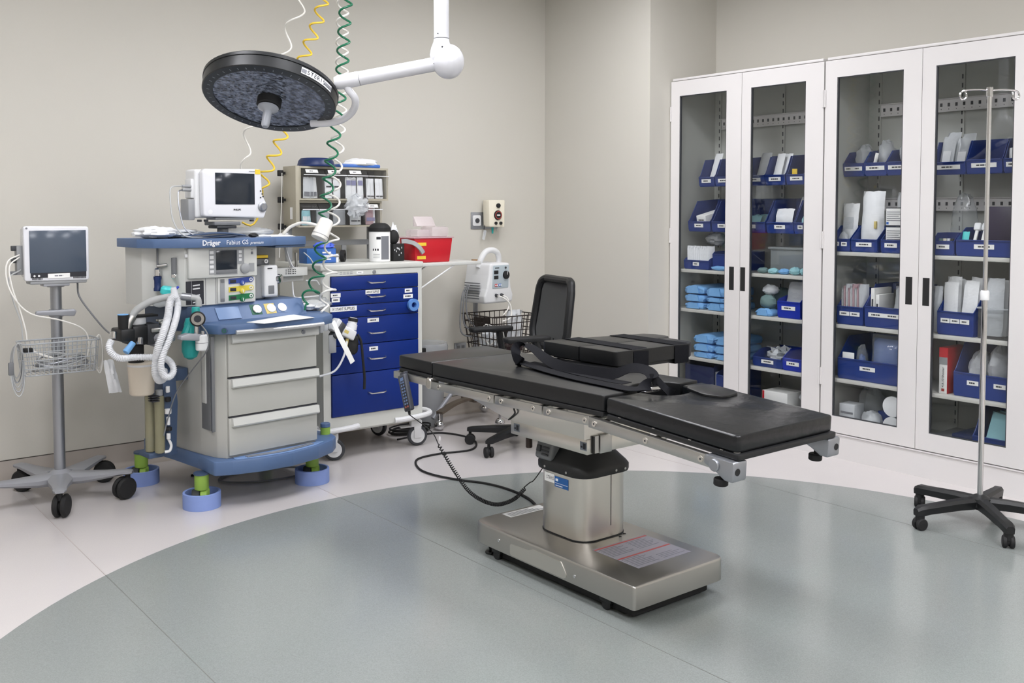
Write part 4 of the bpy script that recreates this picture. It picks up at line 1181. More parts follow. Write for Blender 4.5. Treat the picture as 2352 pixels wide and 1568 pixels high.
G().tube(arch, 0.0165, 14).obj('bag_arm', 'hose_grey', am)
G().cyl((-0.443, -0.182, 1.035), (-0.408, -0.210, 1.030), 0.0185, n=18).obj('arm_sleeve', 'aluminium', am)
G().tube([(-0.408, -0.210, 1.030), (-0.388, -0.225, 1.025), (-0.382, -0.228, 1.010), (-0.382, -0.228, 0.987)], 0.015, 12).obj('arm_elbow', 'hose_grey', am)
for x, z in ((-0.737, 0.872), (-0.612, 0.833)):
    G().cyl((x, -0.09, z - 0.02), (x + 0.004, -0.085, z + 0.012), 0.016, n=16, bev=0.002).obj('port_ring', 'chrome', am)
# canister of absorbent
cn = G().lathe([(0.050, 0), (0.056, 0.006), (0.064, 0.14), (0.064, 0.155), (0.058, 0.16)], 32, (-0.575, -0.02, 0.560)).obj('absorbent_canister', 'beige_clear', am)
G().lathe([(0.0645, 0.0), (0.066, 0.004), (0.0645, 0.010)], 32, (-0.575, -0.02, 0.70), caps=False).obj('canister_rim', 'cloudy', cn)
for k in range(3):
    G().box((-0.55, -0.075, 0.525 + k * 0.011), (-0.512, -0.03, 0.530 + k * 0.011)).obj('drain_fin', 'print_dark', am, ang=0)

# ---------------------------------------------------------------- breathing circuit and bag
bc = thing('breathing_circuit', 'white corrugated breathing hose looped over the absorber of the machine', 'hose', (1.573, 4.495, 1.076))
WA = Matrix.Translation(AL) @ Matrix.Rotation(radians(AR), 4, 'Z')
def corr(pts, r, pitch=0.0075, amp=0.10, n=12):
    P = catmull([WA @ Vector(p) for p in pts], 24)
    L = sum((P[i + 1] - P[i]).length for i in range(len(P) - 1))
    steps = int(L / pitch * 4)
    ds = [0.0]
    for i in range(1, len(P)):
        ds.append(ds[-1] + (P[i] - P[i - 1]).length)
    Q = []; j = 0
    for k in range(steps + 1):
        l = ds[-1] * k / steps
        while j < len(P) - 2 and ds[j + 1] < l:
            j += 1
        Q.append(P[j].lerp(P[j + 1], (l - ds[j]) / max(1e-9, ds[j + 1] - ds[j])))
    return G().tube(Q, r, n, sm=1, rfun=lambda s: r * (1 + amp * (1 if int(s * steps + 0.5) % 4 in (1, 2) else -1)))
yl = -0.155
l1 = [(-0.493, -0.200, 1.044), (-0.514, -0.205, 1.013), (-0.539, -0.235, 0.948), (-0.584, -0.280, 0.882), (-0.608, -0.280, 0.817), (-0.606, -0.250, 0.754), (-0.606, -0.240, 0.698), (-0.584, -0.225, 0.657), (-0.548, -0.200, 0.659), (-0.534, -0.170, 0.691)]
corr(l1, 0.0165).obj('hose_limb', 'hose_clear', bc, world=True, ang=60)
l2 = [(-0.486, -0.200, 1.043), (-0.475, -0.205, 1.010), (-0.494, -0.235, 0.958), (-0.533, -0.280, 0.905), (-0.562, -0.290, 0.845), (-0.585, -0.290, 0.797), (-0.602, -0.290, 0.735), (-0.587, -0.285, 0.688), (-0.558, -0.280, 0.675), (-0.533, -0.270, 0.698), (-0.533, -0.250, 0.732), (-0.543, -0.200, 0.751), (-0.587, -0.150, 0.755), (-0.649, -0.125, 0.759), (-0.720, -0.125, 0.762), (-0.756, -0.120, 0.788), (-0.765, -0.110, 0.819), (-0.750, -0.100, 0.844)]
corr(l2, 0.0145).obj('hose_limb', 'hose_clear', bc, world=True, ang=60)
G().cyl(WA @ Vector((-0.493, -0.200, 1.081)), WA @ Vector((-0.486, -0.200, 1.034)), 0.013, 0.019, n=16).obj('wye_piece', 'hose_clear', bc, world=True)
G().cyl(WA @ Vector((-0.479, -0.200, 1.075)), WA @ Vector((-0.468, -0.200, 1.084)), 0.006, n=10).obj('wye_cap', 'bin_bright', bc, world=True)
G().cyl(WA @ Vector((-0.647, -0.100, 0.825)), WA @ Vector((-0.688, -0.110, 0.784)), 0.014, 0.016, n=16, bev=0.002).obj('blue_connector', 'wrap_blue', bc, world=True)
rb = thing('breathing_bag', 'dark teal rubber breathing bag hanging below the swivel arm', 'breathing bag', WA @ Vector((-0.427, -0.228, 0.737)), AR)
G().lathe([(0.010, 0), (0.030, 0.012), (0.040, 0.04), (0.040, 0.075), (0.032, 0.105), (0.030, 0.13), (0.028, 0.17), (0.020, 0.195), (0.0, 0.20)], 22).obj('bag', 'teal', rb)
G().lathe([(0.018, 0), (0.019, 0.002), (0.019, 0.055), (0.016, 0.06)], 18, (0.030, 0.0, 0.188)).obj('bag_neck', 'teal', rb)
G().tube([(-0.005, -0.005, 0.17), (-0.02, -0.008, 0.14), (-0.032, -0.01, 0.115)], 0.02, 10).obj('bag_fold', 'teal', rb)
fmk = thing('face_mask', 'clear anaesthesia face mask with teal hook ring and valve cap', 'face mask', WA @ Vector((-0.501, -0.075, 1.008)), AR)
G().ell((0, 0, 0), (0.044, 0.03, 0.030), 20, 12).obj('mask_cone', 'clear_bag', fmk)
G().lathe([(0.022, 0), (0.030, 0.008), (0.030, 0.030), (0.022, 0.040), (0, 0.042)], 20, (0.030, 0.0, 0.030), (0.1, -0.2, 1)).obj('valve_cap', 'teal_bright', fmk)
# grey sampling tube and thin lines in front of the flank
ln = thing('sample_line', 'thin clear grey gas line hanging across the flank of the machine', 'tube', WA @ Vector((-0.33, -0.2, 0.6)), AR)
G().tube([(-0.424, -0.335, 0.910), (-0.422, -0.385, 0.878), (-0.413, -0.385, 0.835), (-0.414, -0.350, 0.777), (-0.431, -0.250, 0.688), (-0.461, -0.150, 0.576), (-0.484, -0.100, 0.444), (-0.507, -0.100, 0.361)], 0.0032, 6).obj('line', 'mid_grey', ln, M=WA, world=True)

# ---------------------------------------------------------------- patient monitor on the machine
pm = thing('patient_monitor', 'white patient monitor with dark blank screen and rotary knob on the machine shelf', 'monitor', WA @ Vector((-0.09, 0.0, 1.306)), AR)
# local frame: face at y = -0.05
def Lm(x, y, z):
    return (x + 0.09, y, z - 1.306)
mp_ = [(-0.262, 1.412), (0.075, 1.404), (0.083, 1.418), (0.098, 1.470), (0.070, 1.520), (0.062, 1.645), (0.050, 1.657), (-0.25, 1.650), (-0.265, 1.635)]
bz = G().prism_y(round_poly([(x + 0.09, z - 1.306) for x, z in mp_], [0.02, 0.01, 0.02, 0.04, 0.03, 0.02, 0.01, 0.01, 0.02], 4), -0.055, -0.015, 0.008, 3).obj('bezel', 'white_enamel', pm)
G().box(Lm(-0.285, -0.015, 1.405), Lm(0.06, 0.09, 1.648), 0.012, 3).obj('housing', 'off_white', pm)
G().box(Lm(-0.197, -0.0575, 1.474), Lm(0.022, -0.054, 1.632), 0.001).obj('screen', 'screen_dark', bz)
G().lathe([(0.026, 0), (0.026, 0.006), (0.018, 0.010), (0.014, 0.018), (0, 0.018)], 26, Lm(0.066, -0.055, 1.462), (0, -1, 0), caps=False).obj('rotary_knob', 'aluminium', bz)
for x, z in ((0.052, 1.540), (0.062, 1.525), (0.066, 1.512), (0.052, 1.506)):
    G().box(Lm(x, -0.0565, z), Lm(x + 0.009, -0.0545, z + 0.007), 0.002).obj('button', 'dark_grey', bz)
G().box(Lm(0.026, -0.0566, 1.630), Lm(0.056, -0.0545, 1.654)).obj('model_tag', 'yellow', bz, ang=0)
text('PHILIPS', 0.013, 'print_dark', bz, Lm(-0.078, -0.0562, 1.446), bold=0.0004)
sticker(bz, Lm(0.01, -0.0553, 1.643), 0.04, 0.007, 'white_enamel', 1, name='model_print', lm='print_grey', marg=0.05)
G().lathe([(0.011, 0), (0.012, 0.001), (0, 0.001)], 18, Lm(-0.225, -0.0553, 1.436), (0, -1, 0), caps=False).obj('power_button', 'off_white', bz)
G().box(Lm(-0.318, -0.01, 1.395), Lm(-0.283, 0.08, 1.50), 0.006).obj('side_module', 'grey_plastic', pm)
md = G().box(Lm(-0.302, -0.005, 1.505), Lm(-0.284, 0.06, 1.60), 0.004).obj('cable_panel', 'off_white', pm)
for z in (1.545, 1.563):
    G().cyl(Lm(-0.345, 0.0, z), Lm(-0.300, 0.0, z), 0.007, 0.009, n=12).obj('cable_plug', 'grey_plastic', pm)
G().box(Lm(-0.19, -0.04, 1.395), Lm(0.03, 0.06, 1.408), 0.004).obj('underside', 'grey_plastic', pm)
for x in (-0.27, -0.235, 0.02):
    G().box(Lm(x, -0.02, 1.386), Lm(x + 0.018, 0.0, 1.398), 0.003).obj('foot', 'dark_grey', pm)
st_ = G().box(Lm(-0.20, -0.05, 1.368), Lm(-0.055, 0.06, 1.386), 0.004).obj('mount_plate', 'mid_grey', pm)
G().box(Lm(-0.185, -0.045, 1.352), Lm(-0.075, 0.05, 1.367), 0.004).obj('mount_plate', 'dark_grey', pm)
G().cyl(Lm(-0.13, 0.0, 1.318), Lm(-0.13, 0.0, 1.355), 0.028, n=20).obj('mount_post', 'mid_grey', pm)
G().box(Lm(-0.18, -0.045, 1.307), Lm(-0.08, 0.045, 1.322), 0.006).obj('mount_foot', 'dark_grey', pm)
G().tube([Lm(-0.345, 0.0, 1.545), Lm(-0.375, -0.02, 1.530), Lm(-0.385, -0.05, 1.45), Lm(-0.375, -0.08, 1.36), Lm(-0.33, -0.10, 1.322), Lm(-0.25, -0.10, 1.312), Lm(-0.18, -0.09, 1.312)], 0.0035, 6).obj('monitor_cable', 'aluminium', pm)
G().tube([Lm(-0.345, 0.0, 1.563), Lm(-0.41, -0.02, 1.555), Lm(-0.43, -0.05, 1.49), Lm(-0.43, -0.08, 1.39), Lm(-0.40, -0.12, 1.325), Lm(-0.33, -0.14, 1.3125), Lm(-0.24, -0.135, 1.3115)], 0.0035, 6).obj('monitor_cable', 'hose_grey', pm)

# ---------------------------------------------------------------- clutter on the machine shelf and worktop
def on_machine(name, label, cat, p, group=None):
    return thing(name, label, cat, WA @ Vector(p), AR, group)
ck = on_machine('absorbent_pad', 'crumpled white absorbent pads lying at the end of the top shelf', 'pad', (-0.42, 0.03, 1.3065))
G().blob((-0.05, 0, 0.028), (0.10, 0.09, 0.030), 3, 0.35, 2.6, flatz=0.0).obj('pad', 'pouch_white', ck)
G().blob((0.10, 0.05, 0.022), (0.11, 0.09, 0.022), 5, 0.3, 2.2, flatz=0.0).obj('pad', 'pouch_grey', ck)
cb = on_machine('lead_bundle', 'bundle of grey blue monitor leads coiled in front of the monitor mount', 'cable', (-0.23, -0.108, 1.3065))
rnd = random.Random(2)
for k in range(6):
    g = G()
    r1, r2 = 0.10 + 0.012 * k, 0.026 + 0.006 * k
    g.tube([(r1 * cos(a) + 0.008 * rnd.random(), r2 * sin(a), 0.006 + 0.004 * k * (0.6 + 0.4 * sin(a * 2 + k))) for a in [2 * pi * q / 10 for q in range(10)]], 0.0035, 6, closed=True)
    g.obj('lead', 'machine_dark_blue' if k % 2 else 'aluminium', cb)
sw = on_machine('wrapped_tubing', 'clear wrapped tubing pack lying behind the monitor mount', 'tubing', (0.05, 0.12, 1.3065))
G().blob((0.02, 0, 0.022), (0.16, 0.04, 0.024), 9, 0.25, 2.5, flatz=0.0).obj('wrapper', 'clear_bag', sw)
for k in range(3):
    G().tube([(-0.1, -0.015 + 0.012 * k, 0.014), (0.0, -0.01 + 0.012 * k, 0.02), (0.13, -0.012 + 0.012 * k, 0.016)], 0.005, 6).obj('tubing', 'hose_white', sw)
pp_ = on_machine('paper_stack', 'sheets of white paper lying on the end of the blue shelf', 'paper', (0.12, -0.02, 1.3065))
for k in range(3):
    G().box((-0.10, -0.07 + 0.008 * k, 0.0025 * k), (0.12 - 0.01 * k, 0.06, 0.0025 * k + 0.002), M=Matrix.Rotation(radians(3 * k - 3), 4, 'Z')).obj('sheet', 'paper', pp_, ang=0)
cp = on_machine('lead_clip', 'black lead clip with white tail lying on the blue shelf edge', 'clip', (-0.03, -0.13, 1.3065))
G().blob((0.0, 0, 0.011), (0.026, 0.016, 0.011), 4, 0.3, 2, flatz=0.0).obj('clip', 'rubber', cp)
G().tube([(0.025, 0, 0.006), (0.06, 0.01, 0.008), (0.10, 0.0, 0.006)], 0.005, 6).obj('tail', 'paper', cp)
gl = on_machine('gooseneck_lamp', 'white gooseneck task lamp bent over the end of the shelf', 'lamp', (0.235, 0.02, 1.3065))
def LG(p): return (p[0] - 0.235, p[1] - 0.02, p[2] - 1.3065)
G().cyl((0, 0, 0), (0, 0, 0.014), 0.026, n=20, bev=0.004).obj('lamp_base', 'off_white', gl)
G().tube([(0, 0, 0.012), LG((0.222, -0.010, 1.324)), LG((0.237, -0.050, 1.356)), LG((0.267, -0.110, 1.377)), LG((0.288, -0.170, 1.372)), LG((0.311, -0.200, 1.362))], 0.0085, 10).obj('gooseneck', 'hose_white', gl)
sh0, sh1 = Vector(LG((0.302, -0.220, 1.296))), Vector(LG((0.355, -0.220, 1.398)))
G().lathe([(0.0, 0.0), (0.044, 0.0), (0.045, 0.004), (0.044, 0.020), (0.036, 0.104), (0.031, 0.110), (0, 0.110)], 28, tuple(sh0), tuple(sh1 - sh0), caps=False).obj('lamp_shade', 'hose_white', gl)
G().lathe([(0.0455, 0), (0.0455, 0.003)], 28, tuple(sh0 + (sh1 - sh0).normalized() * 0.016), tuple(sh1 - sh0)).obj('shade_ring', 'grey_plastic', gl)
wb = on_machine('gauze_bag', 'clear bag of white gauze slumped over the worktop end', 'bag', (0.36, -0.02, 0.899))
G().blob((0.02, 0.0, 0.026), (0.072, 0.07, 0.028), 6, 0.25, 2.4, flatz=0.0).obj('gauze', 'paper', wb)
G().blob((0.045, 0.0, 0.034), (0.085, 0.075, 0.038), 2, 0.3, 3.2, flatz=0.0005).obj('bag_film', 'clear_film', wb)
sv = on_machine('laryngoscope_set', 'white video scope hanging off the worktop end with black handle and straps', 'video scope', (0.47, -0.10, 0.84))
def S(p): return (p[0] - 0.47, p[1] + 0.10, p[2] - 0.84)
Ms = Matrix.Translation(S((0.588, -0.06, 0.755))) @ Matrix.Rotation(radians(28), 4, 'Y')
G().box((-0.055, -0.035, -0.028), (0.035, 0.035, 0.028), 0.008, 3, M=Ms).obj('scope_body', 'off_white', sv)
Mt = Matrix.Translation(S((0.612, -0.06, 0.775))) @ Matrix.Rotation(radians(14), 4, 'Y')
G().lathe([(0.030, 0), (0.030, 0.03), (0.026, 0.032), (0.026, 0.045)], 24).obj('scope_head', 'off_white', sv, M=Mt)
G().lathe([(0.0275, 0.045), (0.0275, 0.064), (0, 0.064)], 24, caps=False).obj('scope_ring', 'rubber', sv, M=Mt)
G().lathe([(0.021, 0.0642), (0.021, 0.068), (0, 0.068)], 24, caps=False).obj('scope_cap', 'off_white', sv, M=Mt)
G().box((-0.05, -0.036, -0.01), (-0.02, -0.0345, 0.008), M=Ms).obj('scope_tag', 'gauge_yellow', sv, ang=0)
Mb = Matrix.Translation(S((0.518, -0.07, 0.782))) @ Matrix.Rotation(radians(40), 4, 'Y')
G().box((-0.022, -0.03, -0.055), (0.016, 0.03, 0.045), 0.010, 3, M=Mb).obj('strap_block', 'dark_grey', sv)
G().box((-0.052, -0.03, -0.03), (-0.022, 0.03, 0.045), 0.006, 3, M=Mb).obj('bracket', 'off_white', sv)
G().blob(S((0.615, -0.05, 0.69)), (0.048, 0.03, 0.062), 5, 0.35, 2.6).obj('cuff_bag', 'rubber', sv)
G().tube([S((0.655, -0.06, 0.745)), S((0.672, -0.07, 0.70)), S((0.680, -0.075, 0.60)), S((0.690, -0.075, 0.50)), S((0.688, -0.075, 0.43))], 0.0075, 8).obj('black_lead', 'rubber', sv)
G().tube([S((0.578, -0.07, 0.725)), S((0.556, -0.09, 0.69)), S((0.53, -0.10, 0.63)), S((0.48, -0.09, 0.56)), S((0.40, -0.06, 0.535))], 0.006, 8).obj('clear_lead', 'hose_clear', sv)
G().cyl(S((0.578, -0.07, 0.725)), S((0.560, -0.085, 0.685)), 0.010, 0.007, n=12).obj('lead_joint', 'gauge_yellow', sv)
G().box(S((0.445, -0.09, 0.66)), S((0.492, -0.085, 0.76)), 0.006).obj('tag_card', 'grey_plastic', sv)
for k in range(3):
    G().box(S((0.40 + 0.028 * k, -0.075, 0.775 + 0.008 * k)), S((0.422 + 0.028 * k, -0.05, 0.842)), 0.004).obj('holder_clip', 'clear_bag', sv)
tb = on_machine('paper_strip', 'white folded paper strip dangling off the worktop corner', 'paper strip', (0.40, -0.24, 0.80))
G().ribbon([(-0.02, 0.015, 0.055), (-0.012, 0.0, 0.02), (0.0, -0.01, -0.02), (0.045, -0.02, -0.11), (0.080, -0.02, -0.175)], 0.030, 0.002, [(0.9, 0.3, 0.2), (0.9, 0.3, 0.3), (0.9, 0, 0.4), (0.9, 0, 0.4), (1.0, 0, 0.3)]).obj('strip', 'paper', tb)
wbk = on_machine('wire_holder', 'small chrome wire holder on the side of the drawer unit', 'wire rack', (0.255, -0.12, 0.30))
for z in (0.02, 0.06, 0.13):
    G().tube([(0, 0.03, z), (0.05, 0.03, z), (0.055, -0.03, z), (0.0, -0.03, z)], 0.0022, 6, sm=1).obj('hoop', 'chrome', wbk)
for x, y in ((0.05, 0.03), (0.052, 0.0), (0.055, -0.03), (0.02, -0.03)):
    G().tube([(x, y, 0.02), (x, y, 0.135)], 0.0018, 6, sm=1).obj('wire', 'chrome', wbk)

# ---------------------------------------------------------------- monitor on rolling stand
SX, SY = 1.235, 5.19
ms = thing('rolling_stand', 'silver rolling stand with five legs, basket and tall pole', 'rolling stand', (SX, SY, 0))
G().cyl((0, 0, 0.10), (0, 0, 1.075), 0.0265, n=28).obj('pole', 'aluminium', ms)
G().lathe([(0.075, 0.085), (0.078, 0.095), (0.070, 0.125), (0.045, 0.145), (0.030, 0.155), (0.0267, 0.157)], 32, caps=True).obj('hub', 'silver_paint', ms)
for k in range(5):
    a = radians(-104 + 72 * k)
    d = Vector((cos(a), sin(a), 0)); n = Vector((-sin(a), cos(a), 0))
    P = []
    secs = [(0.05, 0.060, 0.088, 0.142), (0.12, 0.052, 0.090, 0.138), (0.22, 0.036, 0.105, 0.140), (0.29, 0.030, 0.118, 0.143), (0.335, 0.030, 0.122, 0.142), (0.350, 0.020, 0.124, 0.138)]
    t = bmesh.new(); rr = []
    for s, w, z0, z1 in secs:
        q = []
        for (u, v) in ((-0.7, 0), (0.7, 0), (1, 0.3), (1, 0.7), (0.6, 1), (-0.6, 1), (-1, 0.7), (-1, 0.3)):
            p = d * s + n * (w * u); q.append(t.verts.new((p.x, p.y, z0 + (z1 - z0) * v)))
        rr.append(q)
    for A_, B_ in zip(rr, rr[1:]):
        for i in range(8):
            t.faces.new((A_[i], A_[(i + 1) % 8], B_[(i + 1) % 8], B_[i]))
    t.faces.new(list(reversed(rr[0]))); t.faces.new(rr[-1])
    bmesh.ops.recalc_face_normals(t, faces=t.faces[:])
    g = G(); g.add(t); lg = g.obj('leg', 'silver_paint', ms, ang=40)
    c = d * 0.325
    sw_ = a + radians(70 + 35 * ((k * 2) % 5))
    ax_ = Vector((cos(sw_), sin(sw_), 0)); off_ = Vector((-sin(sw_), cos(sw_), 0)) * 0.02
    w0 = c + off_ + Vector((0, 0, 0.055))
    cs = G().cyl(w0 - ax_ * 0.030, w0 - ax_ * 0.006, 0.055, n=28, bev=0.008).cyl(w0 + ax_ * 0.006, w0 + ax_ * 0.030, 0.055, n=28, bev=0.008).cyl(w0 - ax_ * 0.008, w0 + ax_ * 0.008, 0.030, n=16)
    cs.cyl(c + Vector((0, 0, 0.085)), c + Vector((0, 0, 0.128)), 0.013, n=12)
    cs.obj('caster', 'rubber', lg)
G().prism_y(round_poly([(-0.10, 0.955), (-0.105, 0.935), (0.075, 0.920), (0.085, 0.945), (0.075, 0.955)], 0.008), -0.045, -0.020, 0.006).cyl((0, 0, 0.920), (0, 0, 0.955), 0.034, n=24).obj('cable_cleat', 'silver_paint', ms)
# wire basket in front of the pole
bx0, bx1, by0, by1, bz0, bz1 = -0.195, 0.150, -0.20, -0.035, 0.660, 0.815
bk = G()
mat('basket_grey', (166, 170, 174), 0.4)
def rect(z, ins=0.0):
    return round_poly([(bx0 + ins, by0 + ins), (bx1 - ins, by0 + ins), (bx1 - ins, by1 - ins), (bx0 + ins, by1 - ins)], 0.02, 3)
rim = None
bask = thing('wire_basket', 'grey wire basket clamped to the rolling stand pole', 'basket', (SX, SY, bz0))
for z, ins, r in ((bz1, 0, 0.004), (0.775, 0.004, 0.0022), (0.735, 0.008, 0.0022), (0.695, 0.012, 0.0022), (bz0 + 0.003, 0.016, 0.003)):
    G().tube([(x, y, z - bz0) for x, y in rect(z, ins)], r, 6, sm=1, closed=True).obj('hoop', 'basket_grey', bask)
for k in range(15):
    x = bx0 + 0.02 + k * (bx1 - bx0 - 0.04) / 14
    G().tube([(x, by0, bz1 - bz0), (x * 0.93, by0 + 0.014, 0.004), (x * 0.93, by1 - 0.014, 0.004), (x, by1, bz1 - bz0)], 0.0018, 5, sm=1).obj('wire', 'basket_grey', bask)
for k in range(5):
    y = by0 + 0.03 + k * 0.028
    for sx_ in (bx0, bx1):
        G().tube([(sx_, y, bz1 - bz0), (sx_ * 0.93, y, 0.004)], 0.0018, 5, sm=1).obj('wire', 'basket_grey', bask)
G().box((-0.03, by1 - 0.002, 0.05), (0.03, by1 + 0.012, 0.15), 0.004).obj('clamp', 'mid_grey', bask)
# cables in the basket
cc = thing('coiled_cable', 'grey patient cable coiled in the wire basket, black plug', 'cable', (SX, SY - 0.115, bz0 + 0.008))
rnd = random.Random(5)
for k in range(5):
    G().tube([(0.14 * cos(a) * (0.92 - 0.05 * k) - 0.01, 0.055 * sin(a), 0.012 + 0.014 * k + 0.012 * sin(a * 2 + k)) for a in [2 * pi * q / 12 for q in range(12)]], 0.0045, 6, closed=True).obj('loop', 'aluminium' if k % 2 else 'hose_grey', cc)
G().box((-0.185, -0.05, 0.10), (-0.145, -0.02, 0.125), 0.004).obj('plug', 'rubber', cc)
G().tube([(-0.15, -0.035, 0.11), (-0.10, -0.03, 0.085), (-0.04, -0.04, 0.06)], 0.006, 6).obj('plug_lead', 'hose_white', cc)
# loops hung over the left end of the basket
hl = thing('hanging_leads', 'grey sensor leads looped over the basket end', 'cable', (SX - 0.21, SY - 0.12, bz0 + 0.16))
for k in range(5):
    w = 0.030 + 0.005 * k
    G().tube([(0.0 - w * 0.6 * sin(a), -0.02 + 0.03 * cos(a) * (k - 2) * 0.4, -0.085 - 0.012 * k + (0.085 + 0.008 * k) * cos(a)) for a in [2 * pi * q / 12 for q in range(12)]], 0.003, 6, closed=True).obj('loop', 'aluminium' if k % 2 else 'hose_grey', hl)
G().box((-0.040, -0.03, -0.15), (-0.016, -0.015, -0.09), 0.004).obj('finger_clip', 'mid_grey', hl)
hr = thing('hanging_leads', 'white leads hooked over the basket side above a hanging paper bag', 'cable', (SX + 0.165, SY - 0.12, bz0 + 0.16))
for k in range(4):
    w = 0.016 + 0.004 * k
    G().tube([(w * sin(a) - 0.004, 0.012 * (k - 1.5), -0.085 + (0.095 - 0.006 * k) * cos(a)) for a in [2 * pi * q / 12 for q in range(12)]], 0.003, 6, closed=True).obj('loop', 'hose_white', hr)
pb = thing('paper_bag', 'white translucent paper bag hanging from the end of the wire basket', 'bag', (SX + 0.215, SY - 0.13, 0.53))
g = G().pillow(0.055, 0.17, 0.02, 10, 12, 3, 0.35)
for v in g.bm.verts:
    v.co.x = v.co.x * (1.15 - 1.6 * v.co.z) - 0.20 * v.co.z + 0.022
g.obj('bag', 'pouch_white', pb)
# the screen unit
mo = thing('bedside_monitor', 'white bedside monitor with grey blank screen on the silver pole', 'monitor', (SX, SY - 0.05, 1.075))
bz_ = G().prism_y(round_poly([(1.076 - SX, 0.030), (1.368 - SX, 0.025), (1.370 - SX, 0.290), (1.073 - SX, 0.294)], 0.014, 4), -0.045, -0.012, 0.006, 3).obj('bezel', 'white_enamel', mo)
G().box((1.078 - SX, -0.012, 0.045), (1.362 - SX, 0.05, 0.285), 0.012, 3).obj('housing', 'off_white', mo)
G().box((1.099 - SX, -0.0475, 0.068), (1.356 - SX, -0.044, 0.272), 0.001).obj('screen', 'screen_grey', bz_)
G().box((1.102 - SX, -0.047, 0.045), (1.354 - SX, -0.0445, 0.068)).obj('key_bar', 'print_dark', bz_, ang=0)
for k in range(8):
    G().box((1.108 - SX + 0.006 * k, -0.0475, 0.036), (1.111 - SX + 0.006 * k, -0.0445, 0.044)).obj('vent', 'print_dark', bz_, ang=0)
for k in range(10):
    G().box((1.294 - SX + 0.006 * k, -0.0475, 0.036), (1.297 - SX + 0.006 * k, -0.0445, 0.044)).obj('vent', 'print_dark', bz_, ang=0)
for x in (1.118, 1.138):
    G().cyl((x - SX, -0.047, 0.054), (x - SX, -0.050, 0.054), 0.005, n=12).obj('key', 'off_white', bz_)
sticker(bz_, (1.228 - SX, -0.0472, 0.052), 0.10, 0.022, 'paper', 1, marg=0.3, name='asset_label', lm='print_grey')
G().cyl((1.088 - SX, -0.045, 0.283), (1.088 - SX, -0.0462, 0.283), 0.005, n=14).obj('maker_mark', 'print_grey', bz_)
G().box((1.10 - SX, -0.04, 0.012), (1.36 - SX, 0.05, 0.030), 0.006).obj('tray', 'grey_plastic', mo)
G().box((-0.075, -0.035, 0.0), (0.045, 0.035, 0.014), 0.004).cyl((0, 0.05, -0.008), (0, 0.05, 0.012), 0.040, n=24).obj('mount', 'silver_paint', mo)
md = G().box((-0.185, -0.01, 0.06), (-0.155, 0.04, 0.20), 0.006).obj('side_module', 'grey_plastic', mo)
G().box((-0.205, 0.0, 0.175), (-0.183, 0.02, 0.200), 0.003).cyl((-0.205, 0.01, 0.13), (-0.182, 0.01, 0.13), 0.013, n=14).split('connector', 'dark_grey', mo)
G().box((-0.215, -0.005, 0.060), (-0.180, 0.015, 0.078), 0.004).obj('connector', 'mid_grey', mo)
def wp(px_x, px_z, y):   # world to monitor local
    return (px_x - SX, y - SY + 0.05, px_z - 1.075)
def MW(p): return (p[0] - SX, p[1] - SY + 0.05, p[2] - 1.075)
for pts, m in ((([(1.063, 5.130, 1.232), (1.006, 5.100, 1.204), (0.993, 5.080, 1.133), (1.014, 5.050, 1.042), (1.083, 5.030, 0.957), (1.214, 5.020, 0.917), (1.315, 5.030, 0.867), (1.345, 5.040, 0.799), (1.338, 5.050, 0.723)]), 'hose_white'),
               (([(1.063, 5.130, 1.221), (1.012, 5.100, 1.179), (1.017, 5.080, 1.081), (1.041, 5.050, 0.979), (1.059, 5.030, 0.886), (1.065, 5.030, 0.834)]), 'hose_white'),
               (([(1.067, 5.130, 1.159), (1.007, 5.100, 1.121), (1.024, 5.100, 1.017), (1.049, 5.070, 0.914), (1.051, 5.050, 0.833)]), 'hose_grey')):
    G().tube([MW(p) for p in pts], 0.0035, 6).obj('patient_cable', m, mo)
G().tube([MW(p) for p in [(1.324, 5.140, 1.088), (1.331, 5.140, 1.018), (1.376, 5.100, 0.932), (1.408, 5.000, 0.863), (1.424, 4.900, 0.835)]], 0.0045, 6).obj('gas_hose', 'mid_grey', mo)

# ---------------------------------------------------------------- blue supply cart
CXr, CYr = 2.92, 5.28
sc = thing('supply_cart', 'tall supply cart with six cobalt blue drawers, white frame and bumpers', 'supply cart', (CXr, CYr, 0))
k = dict(world=True)
fr = G().box((2.59, 5.004, 0.20), (3.256, 5.55, 1.10), 0.004).obj('cart_body', 'cart_frame', sc, **k)
G().box((2.575, 4.985, 1.098), (3.268, 5.56, 1.134), 0.008, 3).obj('cart_top', 'cart_frame', sc, **k)
G().box((2.59, 4.99, 1.068), (3.256, 5.004, 1.098)).box((2.59, 4.99, 0.175), (3.256, 5.004, 0.257)).box((2.59, 4.99, 0.257), (2.637, 5.004, 1.068)).box((3.226, 4.99, 0.257), (3.256, 5.004, 1.068)).obj('front_frame', 'cart_frame', sc, ang=0, **k)
G().box((2.60, 5.01, 0.16), (3.25, 5.54, 0.20), 0.004).obj('cart_base', 'cart_frame', sc, **k)
G().cyl((2.925, 4.990, 1.083), (2.925, 4.984, 1.083), 0.011, n=18).obj('cart_lock', 'aluminium', sc, **k)
sticker(sc, (2.83, 4.9895, 1.083), 0.045, 0.014, 'paper', 1, name='badge', lm='print_grey', world=True, marg=0.25)
g = G()
for q in range(2):
    for w in range(4):
        g.box((2.70 + 0.022 * w, 4.9892, 1.077 + 0.010 * q), (2.716 + 0.022 * w, 4.990, 1.081 + 0.010 * q))
g.obj('print', 'grey_plastic', sc, ang=0, **k)
Zs = [1.066, 0.983, 0.900, 0.826, 0.667, 0.502, 0.258]
hz = [1.022, 0.940, 0.858, 0.728, 0.578, 0.375]
